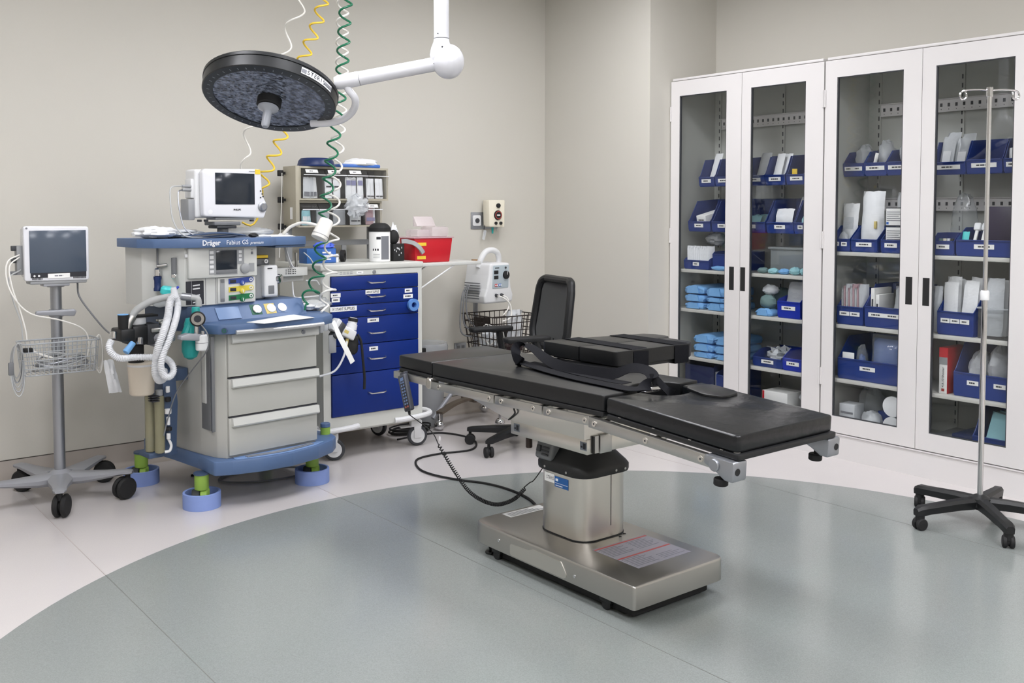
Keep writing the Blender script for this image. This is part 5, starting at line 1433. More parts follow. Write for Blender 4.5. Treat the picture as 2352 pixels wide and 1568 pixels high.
for i in range(6):
    d = G().box((2.640, 4.978, Zs[i + 1] + 0.002), (3.223, 5.003, Zs[i] - 0.002), 0.003).obj('drawer', 'cart_blue', sc, **k)
    z = hz[i]
    G().tube([(2.872, 4.978, z + 0.008), (2.876, 4.962, z + 0.004), (2.89, 4.955, z), (2.93, 4.954, z), (2.97, 4.955, z), (2.984, 4.962, z + 0.004), (2.988, 4.978, z + 0.008)], 0.0042, 8, sm=3).obj('drawer_handle', 'chrome', d, **k)
FL = 4.9775
def cart_label(p, w, h, s=None, seed=1, size=None, wsc=0.8):
    c = (p[0], FL, p[2])
    if s:
        G().box((p[0] - w / 2, FL - 0.001, p[2] - h / 2), (p[0] + w / 2, FL, p[2] + h / 2)).obj('drawer_label', 'paper', sc, ang=0, **k)
        text(s, size, 'print_dark', sc, (p[0], FL - 0.0014, p[2] - h * 0.02), world=True, bold=0.0003, wscale=wsc)
    else:
        sticker(sc, c, w, h, 'paper', 1, name='drawer_label', seed=seed, world=True, marg=0.2)
cart_label((2.715, 4.978, 0.880), 0.172, 0.028, 'IV START SUPPLIES', size=0.022, wsc=0.80)
cart_label((2.908, 4.978, 0.968), 0.098, 0.024, 'AIRWAY SUPPLIES', size=0.017, wsc=0.62)
for q, (p, w) in enumerate((((2.666, 4.978, 0.960), 0.062), ((2.666, 4.978, 0.933), 0.052), ((3.153, 4.978, 0.963), 0.052), ((3.150, 4.978, 0.929), 0.066), ((2.909, 4.978, 0.802), 0.076), ((2.911, 4.978, 0.635), 0.058))):
    cart_label(p, w, 0.024, seed=q)
# bumpers and casters
for pts in ([(3.05, 4.97, 0.193), (3.10, 4.955, 0.195), (3.22, 4.955, 0.200), (3.295, 4.97, 0.206), (3.315, 5.02, 0.210), (3.30, 5.06, 0.212), (3.25, 5.065, 0.212)], [(2.80, 4.97, 0.195), (2.74, 4.955, 0.193), (2.62, 4.955, 0.190), (2.555, 4.97, 0.19), (2.54, 5.02, 0.19), (2.56, 5.06, 0.19), (2.60, 5.065, 0.19)]):
    G().tube(pts, 0.016, 10).obj('bumper', 'off_white', sc, **k)
for x, y, a in ((3.225, 5.045, 75), (2.655, 5.045, 60), (3.19, 5.44, 20), (2.66, 5.44, 40)):
    ar = radians(a); ax_ = Vector((-sin(ar), cos(ar), 0)) * 0.0; d1 = Vector((cos(ar - pi / 2), sin(ar - pi / 2), 0)); n1 = Vector((cos(ar), sin(ar), 0))
    w0 = Vector((x, y, 0.0625)) + d1 * 0.025
    c_ = G().cyl(w0 - n1 * 0.014, w0 + n1 * 0.014, 0.0625, n=32, bev=0.006).obj('caster_wheel', 'dark_grey', sc, **k)
    G().cyl(w0 - n1 * 0.016, w0 + n1 * 0.016, 0.045, n=28, bev=0.002).obj('wheel_disc', 'off_white', c_, **k)
    Mf = Matrix(((n1.x, d1.x, 0, x), (n1.y, d1.y, 0, y), (0, 0, 1, 0), (0, 0, 0, 1)))
    G().box((-0.026, -0.02, 0.12), (0.026, 0.05, 0.16), 0.006, M=Mf).box((-0.026, 0.0, 0.05), (-0.018, 0.045, 0.13), 0.003, M=Mf).box((0.018, 0.0, 0.05), (0.026, 0.045, 0.13), 0.003, M=Mf).box((-0.018, -0.085, 0.118), (0.018, -0.01, 0.126), 0.003, M=Mf).obj('caster_fork', 'off_white', c_, **k)
# fold-out shelf on the right flank
sh = G().box((3.268, 5.03, 1.098), (3.735, 5.33, 1.118), 0.003).obj('side_shelf', 'machine_light', sc, **k)
G().tube([(3.53, 5.04, 1.098), (3.262, 5.04, 0.955)], 0.005, 8, sm=1).obj('shelf_brace', 'off_white', sc, **k)
G().tube([(3.53, 5.31, 1.098), (3.262, 5.31, 0.955)], 0.005, 8, sm=1).obj('shelf_brace', 'off_white', sc, **k)
G().box((3.256, 5.02, 1.085), (3.270, 5.34, 1.122), 0.002).obj('shelf_hinge', 'grey_plastic', sc, **k)
tr = tag(G().lathe([(0.017, -0.012), (0.036, -0.012), (0.037, -0.010), (0.037, 0.010), (0.036, 0.012), (0.017, 0.012), (0.017, -0.012)], 32, (0, 0, 0), (0, 1, 0), caps=False).obj('tape_roll', 'tape_blue'), 'light blue tape roll stuck on a drawer of the supply cart', 'tape roll')
tr.location = (3.178, 4.965, 0.876)

# ---------------------------------------------------------------- tilt bin organiser standing on the cart
org = thing('bin_organiser', 'two tier beige tilt bin organiser with clear fronts on the supply cart', 'organiser', (2.88, 5.42, 1.135))
beige = 'org_beige'; mat('org_beige', (176, 170, 152), 0.5); mat('org_dark', (74, 70, 66), 0.5)
def row(x0, x1, z0, z1, y0, y1, n, labels):
    sh_ = G().box((x0, y0, z0), (x0 + 0.012, y1, z1)).box((x1 - 0.012, y0, z0), (x1, y1, z1)).box((x0, y0 - 0.002, z1 - 0.010), (x1, y1, z1 + 0.002)).box((x0, y0 - 0.002, z0 - 0.004), (x1, y1, z0 + 0.006)).box((x0, y1 - 0.006, z0), (x1, y1, z1))
    sh_.obj('bin_case', beige, org, ang=0, **k)
    w = (x1 - x0 - 0.024) / n
    for i in range(n):
        a, b = x0 + 0.012 + i * w + 0.002, x0 + 0.012 + (i + 1) * w - 0.002
        # clear tub that bellies forward at the top
        prof = [(y0, z0 + 0.008), (y0 - 0.010, z0 + 0.03), (y0 - 0.035, z1 - 0.05), (y0 - 0.004, z1 - 0.014)]
        t = bmesh.new(); L_, R_ = [], []
        for (yy, zz) in prof:
            L_.append(t.verts.new((a, yy, zz))); R_.append(t.verts.new((b, yy, zz)))
        for q in range(3):
            t.faces.new((L_[q], R_[q], R_[q + 1], L_[q + 1]))
        bl = t.verts.new((a, y0 + 0.06, z0 + 0.008)); bt = t.verts.new((a, y0 + 0.06, z1 - 0.014)); br_ = t.verts.new((b, y0 + 0.06, z0 + 0.008)); bt2 = t.verts.new((b, y0 + 0.06, z1 - 0.014))
        t.faces.new(L_ + [bt, bl]); t.faces.new(R_ + [bt2, br_]); t.faces.new((L_[0], bl, br_, R_[0]))
        g = G(); g.add(t); tub = g.obj('tilt_bin', 'clear_bin', org, ang=0, **k)
        G().box((a, y0 - 0.038, z1 - 0.052), (b, y0 - 0.034, z1 - 0.047)).obj('bin_lip', 'off_white', org, ang=0, **k)
        if i in labels:
            sticker(org, ((a + b) / 2 - 0.01, y0 - 0.016, z1 - 0.028), 0.080, 0.024, 'paper', 1, name='bin_label', world=True, marg=0.3, up=(0, 0.5, 0.86), seed=i)
    G().box((x0 + 0.014, y1 - 0.010, z0), (x1 - 0.014, y1 - 0.007, z1)).obj('case_back', 'org_dark', org, ang=0, **k)
row(2.625, 3.235, 1.507, 1.703, 5.34, 5.50, 4, (0, 1, 2))
row(2.625, 3.200, 1.345, 1.497, 5.36, 5.50, 5, (3, 4))
G().box((2.600, 5.335, 1.345), (2.6245, 5.505, 1.706), 0.003).obj('end_panel', beige, org, **k)
G().box((2.5985, 5.38, 1.39), (2.6002, 5.41, 1.46)).obj('end_label', 'paper', org, ang=0, **k)
for x in (2.605, 3.17):
    G().box((x, 5.46, 1.135), (x + 0.03, 5.50, 1.345), 0.002).obj('post', 'grey_plastic', org, **k)
G().box((2.635, 5.47, 1.225), (3.17, 5.49, 1.258), 0.002).obj('cross_bar', 'grey_plastic', org, **k)
G().box((2.98, 5.472, 1.135), (3.01, 5.488, 1.225), 0.002).obj('centre_post', 'grey_plastic', org, **k)
for z in (1.665, 1.505, 1.345):
    G().box((2.555, 5.46, z - 0.018), (2.585, 5.49, z + 0.018), 0.004).box((2.585, 5.468, z - 0.008), (2.601, 5.482, z + 0.008)).obj('cord_clip', 'rubber', org, **k)
G().tube([(2.572, 5.457, 1.665), (2.566, 5.455, 1.50), (2.558, 5.454, 1.34), (2.55, 5.46, 1.16)], 0.003, 6).obj('hanging_cord', 'hose_white', org, **k)
# packets in the bins
def packet(name, label, cat, c, w, h, th, m, group=None, rx=0.0, ry=0.0, rz=0.0, seed=0, amp=0.2, strip=None, sm='skin_blue'):
    """flat sterile packet standing on its lower edge, facing -y before rz"""
    o = thing(name, label, cat, c, 0, group, rot=(radians(rx), radians(ry), radians(rz)))
    G().pillow(w, h, th, 6, 8, seed, amp).obj('wrapper', m, o)
    if strip:
        g = G()
        z0, z1 = strip
        g.box((-w * 0.36, -th * 0.5 - 0.0025, h * z0), (w * 0.36, -th * 0.5 - 0.001, h * z1))
        g.obj('printed_panel', sm, o, ang=0)
    return o
mat('print_lilac', (140, 140, 176), 0.7)
pk = 'sterile packets in the tilt bins'
def tub_x(tier, k, f):
    """x inside tilt bin k of a tier, f from -1 to 1 across it"""
    w = 0.1465 if tier else 0.1102
    return 2.637 + w * (k + 0.5) + f * (w / 2 - 0.004)
UA, LA, UZ, LZ = 5.352, 5.372, 1.5155, 1.3535
for q in range(3):
    packet('sterile_packet', 'sterile packet standing in an upper tilt bin under the blue bowl', 'packet', (tub_x(1, 0, (-0.45, 0, 0.45)[q]), UA + 0.014 * q, UZ), 0.048, 0.125, 0.008, ('pouch_grey', 'pouch_grey', 'pouch_white')[q], pk, rx=-4, ry=(3, 0, -3)[q], seed=1 + q, strip=(0.1, 0.3), sm='print_grey')
for q in range(2):
    packet('sterile_packet', 'sterile packet standing in the tilt bin behind the green hose', 'packet', (tub_x(1, 1, (-0.45, 0.45)[q]), UA + 0.012 * q, UZ), 0.048, 0.12, 0.010, 'pouch_white', pk, rx=-4, seed=4 + q, strip=(0.55, 0.62), sm='print_dark')
for q in range(3):
    packet('syringe_packet', 'lilac printed syringe packet standing in an upper tilt bin', 'packet', (tub_x(1, 2, (-0.6, 0, 0.6)[q]), UA + 0.012 * (q % 2), UZ), 0.042, 0.13, 0.010, 'pouch_white', pk, rx=-4, seed=6 + q, strip=(0.62, 0.85), sm='print_lilac')
for q in range(4):
    packet('syringe_packet', 'white syringe packet in the upper end tilt bin', 'packet', (tub_x(1, 3, (-0.69, -0.23, 0.23, 0.69)[q]), UA + 0.012 * (q % 2), UZ), 0.031, 0.125, 0.010, 'pouch_white', pk, rx=-4, seed=9 + q, strip=(0.1, 0.14), sm='print_dark')
for q in range(3):
    packet('sponge_packet', 'pale green sponge packet in a lower tilt bin', 'packet', (tub_x(0, 0, (-0.35, 0, 0.35)[q]), LA + 0.013 * q, LZ), 0.042, 0.088, 0.008, 'wrap_teal', pk, rx=-4, ry=(3, 0, -3)[q], seed=13 + q, strip=(0.3, 0.6), sm='pouch_white')
for q in range(2):
    packet('tubing_bag', 'clear tubing bag in a lower tilt bin', 'bag', (tub_x(0, 1 + q, 0), LA + 0.010, LZ), 0.085, 0.09, 0.014, 'clear_bag', pk, rx=-4, seed=16 + q, amp=0.25)
for q in range(2):
    packet('card_packet', 'white card packet standing in a lower tilt bin', 'packet', (tub_x(0, 3, (-0.3, 0.3)[q]), LA + 0.014 * q, LZ), 0.055, 0.10, 0.008, 'pouch_white', pk, rx=-4, seed=18 + q, strip=(0.2, 0.26), sm='print_dark')
mat('pouch_rose', (190, 160, 166), 0.5, bump=0.2, bump_scale=30)
for q in range(3):
    packet('rose_packet', 'rose edged packet in the lower end tilt bin', 'packet', (tub_x(0, 4, (-0.4, 0, 0.4)[q]), LA + 0.013 * q, LZ), 0.044, 0.11, 0.008, ('pouch_rose', 'pouch_rose', 'pouch_white')[q], pk, rx=-4, seed=20 + q, strip=(0.2, 0.4), sm='print_lilac')
bgx = thing('tubing_bag', 'crumpled clear bag bulging out between the two organiser tiers', 'bag', (2.985, 5.290, 1.43))
G().blob((0, 0, 0.04), (0.075, 0.035, 0.065), 7, 0.45, 3.4).obj('bag', 'clear_bag', bgx)
g = G(); rnd = random.Random(11)
for q in range(7):
    g.tube([(rnd.uniform(-0.05, 0.05), rnd.uniform(-0.01, 0.015), 0.04 + rnd.uniform(-0.04, 0.05)) for w in range(4)], 0.003, 5)
g.obj('tubing', 'pouch_white', bgx, stuff=True)
# things on top of the organiser
bw = thing('blue_bowl', 'upturned dark blue plastic bowl on top of the organiser', 'bowl', (2.775, 5.415, 1.7055))
G().lathe([(0.118, 0.0), (0.120, 0.003), (0.112, 0.010), (0.106, 0.035), (0.092, 0.050), (0.06, 0.054), (0, 0.054)], 36, caps=False).obj('bowl', 'navy', bw)
wbx = thing('drape_pack', 'white and blue plastic drape pack lying on the organiser', 'pack', (3.05, 5.42, 1.7055))
G().box((-0.135, -0.06, 0.0), (0.145, 0.06, 0.022), 0.008).obj('pack', 'skin_blue', wbx)
G().blob((0.03, -0.005, 0.030), (0.115, 0.068, 0.030), 12, 0.2, 2.2, flatz=0.0).obj('wrapper', 'pouch_white', wbx)
# ---- cart top
TZ = 1.1345
wc = thing('wipes_canister', 'white wipes canister with black lid on the supply cart', 'canister', (3.035, 5.11, TZ))
G().lathe([(0.060, 0), (0.063, 0.004), (0.063, 0.178), (0.061, 0.182)], 36).obj('canister', 'paper', wc)
G().lathe([(0.066, 0.182), (0.067, 0.188), (0.066, 0.205), (0.052, 0.222), (0.034, 0.232), (0, 0.234)], 36, caps=False).obj('lid', 'rubber', wc)
def curved(parent, name, m, a0, a1, z0, z1, r=0.0634):
    t = bmesh.new(); n = 10; A_, B_ = [], []
    for q in range(n + 1):
        a = a0 + (a1 - a0) * q / n
        A_.append(t.verts.new((r * cos(a), r * sin(a), z0))); B_.append(t.verts.new((r * cos(a), r * sin(a), z1)))
    for q in range(n):
        t.faces.new((A_[q], A_[q + 1], B_[q + 1], B_[q]))
    g = G(); g.add(t); return g.obj(name, m, parent)
curved(wc, 'grey_panel', 'print_grey', radians(-112), radians(-62), 0.015, 0.155)
curved(wc, 'size_mark', 'print_dark', radians(-138), radians(-114), 0.135, 0.150)
for z in (0.045, 0.035, 0.025):
    curved(wc, 'print', 'grey_plastic', radians(-158), radians(-120), z, z + 0.003)
for a in (-160, -147, -134):
    curved(wc, 'pictogram', 'print_dark', radians(a), radians(a + 8), 0.068, 0.080)
bb = thing('black_basket', 'small black slotted box beside the wipes canister', 'box', (3.165, 5.13, TZ))
G().box((-0.04, -0.03, 0), (0.04, 0.05, 0.105), 0.006).obj('box', 'rubber', bb)
g = G(); rnd = random.Random(6)
for q in range(9):
    x, z = rnd.uniform(-0.033, 0.03), rnd.uniform(0.01, 0.09)
    g.box((x, -0.0315, z), (x + 0.004, -0.0298, z + 0.010))
g.obj('print', 'off_white', bb, ang=0)
G().ell((-0.02, 0.0, 0.145), (0.035, 0.03, 0.045), 16, 10).obj('bulb', 'rubber', bb)
ga = thing('curved_arm', 'grey curved plastic arm leaning over the red sharps box', 'arm', (3.20, 5.10, TZ))
G().ribbon([(-0.010, 0.012, 0.118), (0.02, 0.0, 0.118), (0.055, -0.032, 0.105), (0.085, -0.050, 0.075), (0.105, -0.055, 0.045)], 0.026, 0.010, [(0.1, 0.2, 1), (0.1, 0.2, 1), (0.4, 0.2, 1), (0.7, 0.2, 0.7), (0.7, 0.2, 0.7)]).obj('arm', 'grey_plastic', ga)
gv = thing('plastic_wrap', 'loose white plastic wrap draped beside the sharps box', 'wrap', (3.222, 5.255, TZ))
G().blob((0.0, 0, 0.11), (0.026, 0.045, 0.105), 15, 0.35, 2.4, flatz=0.0).obj('wrap', 'pouch_white', gv)
# sharps container on the side shelf
sb_ = thing('sharps_container', 'red sharps container with clear pink lid on the side shelf', 'sharps box', (3.407, 5.17, 1.1185))
t = bmesh.new()
def ring_(w, d, z): return [t.verts.new((sx_ * w, sy_ * d, z)) for sx_, sy_ in ((-1, -1), (1, -1), (1, 1), (-1, 1))]
R0, R1 = ring_(0.128, 0.075, 0), ring_(0.143, 0.088, 0.150)
for q in range(4):
    t.faces.new((R0[q], R0[(q + 1) % 4], R1[(q + 1) % 4], R1[q]))
t.faces.new(list(reversed(R0))); t.faces.new(R1)
bmesh.ops.bevel(t, geom=t.edges[:], offset=0.006, segments=2, profile=0.5, affect='EDGES')
g = G(); g.add(t); g.obj('tub', 'red', sb_)
G().box((-0.15, -0.095, 0.150), (0.15, 0.095, 0.158), 0.003).obj('rim', 'pink_clear', sb_)
mat('lid_clear', (236, 222, 226), 0.25, alpha=0.33)
G().box((-0.11, -0.07, 0.158), (-0.01, 0.07, 0.205), 0.012).obj('lid', 'lid_clear', sb_)
G().box((0.0, -0.07, 0.158), (0.13, 0.07, 0.222), 0.015).obj('lid', 'lid_clear', sb_)
G().prism_x(round_poly([(0.02, 0.222), (0.072, 0.222), (0.076, 0.285), (0.066, 0.285)], 0.005), -0.05, 0.09, 0.002).obj('lid_flap', 'lid_clear', sb_)
for z in (0.105, 0.022):
    ym = -0.0755 - 0.0867 * z
    G().box((-0.117, ym - 0.0012, z), (-0.054, ym + 0.004, z + 0.032)).obj('warning_label', 'yellow', sb_, ang=0)
G().box((-0.105, -0.0822, 0.062), (-0.062, -0.079, 0.098)).obj('hazard_print', 'sticker_red', sb_, ang=0)
tl_ = thing('teal_tray', 'teal plastic tray standing behind the red sharps box', 'tray', (3.455, 5.29, 1.1185))
G().prism_y([(-0.09, 0), (0.10, 0), (0.125, 0.128), (0.128, 0.134), (-0.10, 0.134)], -0.015, 0.025, 0.003).obj('tray', 'teal', tl_)
# glove boxes at the other end of the cart top
gb = thing('glove_box', 'blue printed glove box with a blue glove pulled out on the cart', 'glove box', (2.70, 5.22, TZ))
G().box((-0.115, -0.05, 0), (0.075, 0.05, 0.085), 0.003).obj('box', 'label_blue', gb)
G().box((-0.015, -0.0512, 0.005), (0.070, -0.0498, 0.080)).obj('box_panel', 'skin_blue', gb, ang=0)
g = G()
for q in range(3):
    g.box((0.0 - 0.008 * q, -0.0522, 0.018 + 0.02 * q), (0.04, -0.0512, 0.026 + 0.02 * q))
g.obj('print', 'print_white', gb, ang=0)
mat('glove_blue', (84, 112, 226), 0.5)
G().blob((0.02, 0, 0.098), (0.065, 0.035, 0.026), 4, 0.35, 2.2, flatz=0.084).obj('glove', 'glove_blue', gb)
mb = thing('tape_roll', 'black tape roll standing behind the glove box on the cart', 'tape roll', (2.845, 5.235, TZ))
G().lathe([(0.018, -0.012), (0.036, -0.012), (0.036, 0.012), (0.018, 0.012), (0.018, -0.012)], 28, (0.01, 0, 0.036), (0.75, -0.66, 0), caps=False).obj('roll', 'rubber', mb)
G().box((-0.05, -0.02, 0), (-0.03, -0.015, 0.05)).obj('card', 'paper', mb, ang=0)

# ---------------------------------------------------------------- wall gas outlet and suction regulator
wo = thing('gas_outlet_plate', 'grey metal gas outlet plate on the beige wall with white inlets', 'wall outlet', (4.222, 5.648, 1.368))
G().box((-0.119, -0.006, -0.060), (0.119, 0.0, 0.060), 0.002).obj('plate', 'aluminium', wo)
for x in (-0.075, 0.075):
    f = G().prism_y(round_poly([(x - 0.035, -0.038), (x + 0.035, -0.038), (x + 0.035, 0.038), (x - 0.035, 0.038)], 0.012), -0.016, -0.006, 0.003).obj('inlet', 'off_white', wo)
    G().lathe([(0.010, 0), (0.017, 0), (0.017, 0.008), (0.010, 0.008)], 20, (x, -0.016, 0.0), (0, -1, 0)).obj('inlet_ring', 'dark_grey', f)
sr = thing('suction_regulator', 'cream suction regulator with round dial plugged into the wall outlet', 'regulator', (4.257, 5.630, 1.325))
G().prism_y(round_poly([(-0.066, 0.0), (0.07, -0.004), (0.074, 0.19), (-0.070, 0.19)], 0.008), -0.085, -0.012, 0.006, 2).obj('regulator_body', 'cream', sr)
G().cyl((0.03, -0.012, 0.04), (0.03, 0.0, 0.04), 0.015, n=12).obj('regulator_stem', 'satin_metal', sr)
G().lathe([(0.016, 0), (0.016, 0.012), (0.012, 0.016), (0, 0.016)], 22, (0.01, -0.085, 0.15), (0, -1, 0), caps=False).obj('mode_knob', 'rubber', sr)
G().lathe([(0.034, 0), (0.035, 0.004), (0.031, 0.010), (0, 0.010)], 28, (0.008, -0.085, 0.082), (0, -1, 0), caps=False).obj('dial', 'rubber', sr)
G().lathe([(0.024, 0.0102), (0.029, 0.0102), (0.029, 0.011), (0.024, 0.011)], 28, (0.008, -0.085, 0.082), (0, -1, 0), caps=False).obj('dial_scale', 'sticker_red', sr)
G().box((-0.006, -0.097, 0.078), (0.022, -0.0955, 0.086), M=None).obj('dial_needle', 'paper', sr, ang=0)
for x in (-0.012, 0.032):
    G().cyl((x, -0.085, 0.025), (x, -0.098, 0.025), 0.011, n=16, bev=0.002).obj('setting_knob', 'rubber', sr)
G().tube([(-0.062, -0.03, 0.02), (-0.072, -0.03, -0.02), (-0.066, -0.032, -0.055)], 0.003, 6).obj('tether', 'print_dark', sr)
G().box((-0.068, -0.036, -0.11), (-0.045, -0.030, -0.04), 0.004, M=Matrix.Rotation(radians(14), 4, 'Y')).obj('instruction_tag', 'clear_bag', sr)
G().cyl((-0.012, -0.05, -0.005), (-0.012, -0.05, -0.05), 0.009, 0.006, n=12).obj('nipple', 'teal', sr)
G().cyl((0.035, -0.05, -0.005), (0.033, -0.05, -0.03), 0.005, n=10).obj('drain_tip', 'satin_metal', sr)
eo = thing('wall_socket', 'grey electrical socket box low on the beige wall', 'socket', (4.004, 5.649, 0.43))
G().box((-0.05, -0.012, 0), (0.05, 0.0, 0.075), 0.004).obj('cover', 'aluminium', eo)
for x in (-0.02, 0.02):
    G().box((x - 0.013, -0.014, 0.02), (x + 0.013, -0.0118, 0.056), 0.002).obj('socket_face', 'mid_grey', eo)
tb_ = thing('waste_bin', 'grey waste bin with clear liner bag beside the supply cart', 'bin', (3.62, 5.50, 0))
G().lathe([(0.105, 0.0), (0.11, 0.005), (0.135, 0.50), (0.14, 0.505), (0.14, 0.515), (0.13, 0.515)], 28, caps=False).obj('bin', 'grey_plastic', tb_)
G().lathe([(0.142, 0.43), (0.146, 0.48), (0.150, 0.53), (0.142, 0.555), (0.10, 0.545), (0.0, 0.49)], 28, caps=False).obj('liner', 'clear_bag', tb_)
G().box((-0.13, -0.14, 0.50), (-0.09, -0.115, 0.54), 0.004).obj('clip', 'rubber', tb_)

# ---------------------------------------------------------------- electrosurgical unit on its stand
es = thing('cautery_stand', 'rolling stand under the white cautery unit, bent metal legs and chrome ball casters', 'rolling stand', (3.93, 5.40, 0))
k = dict(world=True)
G().cyl((4.045, 5.515, 0.15), (4.045, 5.515, 1.055), 0.017, n=18).obj('post', 'silver_paint', es, **k)
G().cyl((4.045, 5.515, 1.055), (4.045, 5.515, 1.10), 0.024, 0.028, n=18).obj('post_knob', 'tan', es, **k)
G().box((3.93, 5.38, 0.120), (4.09, 5.545, 0.172), 0.02).obj('foot_hub', 'brown_metal', es, **k)
for ex, ey in ((3.585, 5.29), (3.94, 5.40 - 0.30), (4.27, 5.27), (4.16, 5.57)):
    d = Vector((ex, ey, 0)) - Vector((4.0, 5.43, 0)); d.normalize(); n = Vector((-d.y, d.x, 0))
    a = Vector((4.0, 5.43, 0.155))
    e_ = Vector((ex, ey, 0.115))
    m_ = a.lerp(e_, 0.55) + Vector((0, 0, 0.02))
    lg = G().ribbon([a, m_, e_], 0.05, 0.018, [tuple(n)] * 3).obj('leg', 'brown_metal', es, **k)
    g = G(); g.ell((ex, ey, 0.034), (0.034, 0.034, 0.034), 20, 14); g.cyl((ex, ey, 0.055), (ex, ey, 0.112), 0.010, n=10); g.obj('ball_caster', 'chrome', lg, **k)
G().tube([(3.745, 5.35, 0.24), (3.66, 5.345, 0.16), (3.56, 5.33, 0.075)], 0.014, 10).obj('cable_tray', 'silver_paint', es, **k)
# basket
wbz = thing('wire_basket', 'brown wire basket on the cautery stand filled with packs', 'basket', (4.03, 5.22, 0.48))
def rec(i): return [(3.842 + i, 5.03 + i), (4.222 - i, 5.03 + i), (4.222 - i, 5.392 - i), (3.842 + i, 5.392 - i)]
for z, i, r in ((0.745, 0, 0.004), (0.70, 0.006, 0.0032), (0.65, 0.012, 0.0032), (0.60, 0.018, 0.0032), (0.55, 0.024, 0.0032), (0.49, 0.03, 0.003)):
    G().tube([(x, y, z) for x, y in rec(i)], r, 6, sm=1, closed=True).obj('hoop', 'dark_wire', wbz, **k)
for q in range(9):
    x = 3.86 + q * 0.043
    for ya, yb in ((5.03, 5.06), (5.392, 5.362)):
        G().tube([(x, ya, 0.745), (4.03 + (x - 4.03) * 0.85, yb, 0.49)], 0.0030, 5, sm=1).obj('wire', 'dark_wire', wbz, **k)
for q in range(8):
    y = 5.05 + q * 0.046
    for xa, xb in ((3.842, 3.872), (4.222, 4.192)):
        G().tube([(xa, y, 0.745), (xb, 5.21 + (y - 5.21) * 0.85, 0.49)], 0.0030, 5, sm=1).obj('wire', 'dark_wire', wbz, **k)
for q in range(7):
    y = 5.07 + q * 0.045
    G().tube([(3.872, y, 0.49), (4.192, y, 0.49)], 0.0030, 5, sm=1).obj('wire', 'dark_wire', wbz, **k)
G().box((4.015, 5.385, 0.62), (4.075, 5.498, 0.70), 0.004).obj('clamp', 'dark_wire', wbz, **k)
bp1 = thing('cable_pack', 'white coiled cautery cable pack in the brown basket', 'cable pack', (3.95, 5.20, 0.495))
G().blob((0, 0, 0.08), (0.062, 0.10, 0.09), 3, 0.35, 2.8, flatz=0.0).obj('pack', 'pouch_grey', bp1)
g = G(); rnd = random.Random(3)
for q in range(7):
    g.tube([(0.066 * cos(a + q) * (0.8 + 0.2 * rnd.random()), 0.105 * sin(a + q), 0.05 + 0.12 * rnd.random()) for a in (0, 0.8, 1.6, 2.4)], 0.004, 5)
g.obj('cable', 'hose_white', bp1, stuff=True)
bp2 = thing('electrode_pack', 'white plastic electrode bag sticking up out of the brown basket', 'bag', (4.13, 5.18, 0.495))
G().pillow(0.13, 0.27, 0.05, 8, 10, 4, 0.5).obj('bag', 'clear_bag', bp2)
bp3 = thing('maroon_pack', 'dark maroon pack at the bottom of the brown basket', 'pack', (4.06, 5.10, 0.495))
mat('maroon', (52, 32, 36), 0.6)
G().blob((0, 0, 0.045), (0.075, 0.04, 0.045), 8, 0.25, 2, flatz=0.0).obj('pack', 'maroon', bp3)
bp4 = thing('foot_pedal', 'black foot pedal lying in the brown basket', 'foot pedal', (4.12, 5.30, 0.497))
G().box((-0.06, -0.05, 0), (0.055, 0.05, 0.15), 0.02).obj('pedal', 'rubber', bp4)
# generator
ge = thing('cautery_unit', 'white electrosurgical unit with top handle, dials and white leads', 'cautery unit', (4.045, 5.27, 0.815), 8)
G().prism_y(round_poly([(-0.135, 0.0), (0.130, 0.0), (0.138, 0.05), (0.118, 0.10), (0.108, 0.19), (0.105, 0.27), (-0.085, 0.27), (-0.095, 0.19), (-0.115, 0.10), (-0.14, 0.05)], 0.02, 3), -0.025, 0.21, 0.015, 3).obj('housing', 'off_white', ge)
G().prism_y(round_poly([(-0.07, 0.10), (0.085, 0.10), (0.090, 0.255), (-0.062, 0.255)], 0.01), -0.028, -0.024, 0.001).obj('front_panel', 'wrap_teal', ge)
MATS['panel_grey'] = mat('panel_grey', (178, 190, 196), 0.45)
bpy.data.objects[[o.name for o in ge.children if o.name.startswith('front_panel')][0]].data.materials[0] = MATS['panel_grey']
G().tube([(-0.088, 0.09, 0.24), (-0.070, 0.08, 0.30), (-0.035, 0.07, 0.345), (0.02, 0.065, 0.355), (0.075, 0.07, 0.335), (0.102, 0.08, 0.29), (0.104, 0.09, 0.25)], 0.020, 12).obj('handle', 'off_white', ge)
for z in (0.175, 0.210):
    G().box((-0.055, -0.0315, z - 0.012), (-0.015, -0.0275, z + 0.012), 0.002).obj('display', 'rubber', ge)
G().lathe([(0.028, 0), (0.027, 0.012), (0.018, 0.016), (0, 0.016)], 24, (0.058, -0.028, 0.188), (0, -1, 0), caps=False).obj('power_dial', 'rubber', ge)
G().box((0.0565, -0.0455, 0.19), (0.0595, -0.0435, 0.212)).obj('dial_mark', 'paper', ge, ang=0)
G().cyl((0.055, -0.028, 0.238), (0.055, -0.034, 0.238), 0.007, n=12).obj('button', 'dark_grey', ge)
for x, m in ((-0.048, 'red'), (-0.012, 'skin_blue')):
    G().box((x, -0.031, 0.112), (x + 0.026, -0.0275, 0.130), 0.003).obj('mode_key', m, ge)
    for q in (0.006, 0.02):
        G().cyl((x + q, -0.031, 0.121), (x + q, -0.033, 0.121), 0.005, n=10).obj('mode_button', 'paper', ge)
for x in (-0.035, 0.015):
    G().cyl((x, -0.025, 0.055), (x, -0.042, 0.05), 0.011, n=14).obj('lead_socket', 'dark_grey', ge)
for q in range(7):
    G().box((-0.1405, 0.03, 0.03 + 0.017 * q), (-0.128, 0.17, 0.037 + 0.017 * q)).obj('vent_slot', 'mid_grey', ge, ang=0)
g = G()
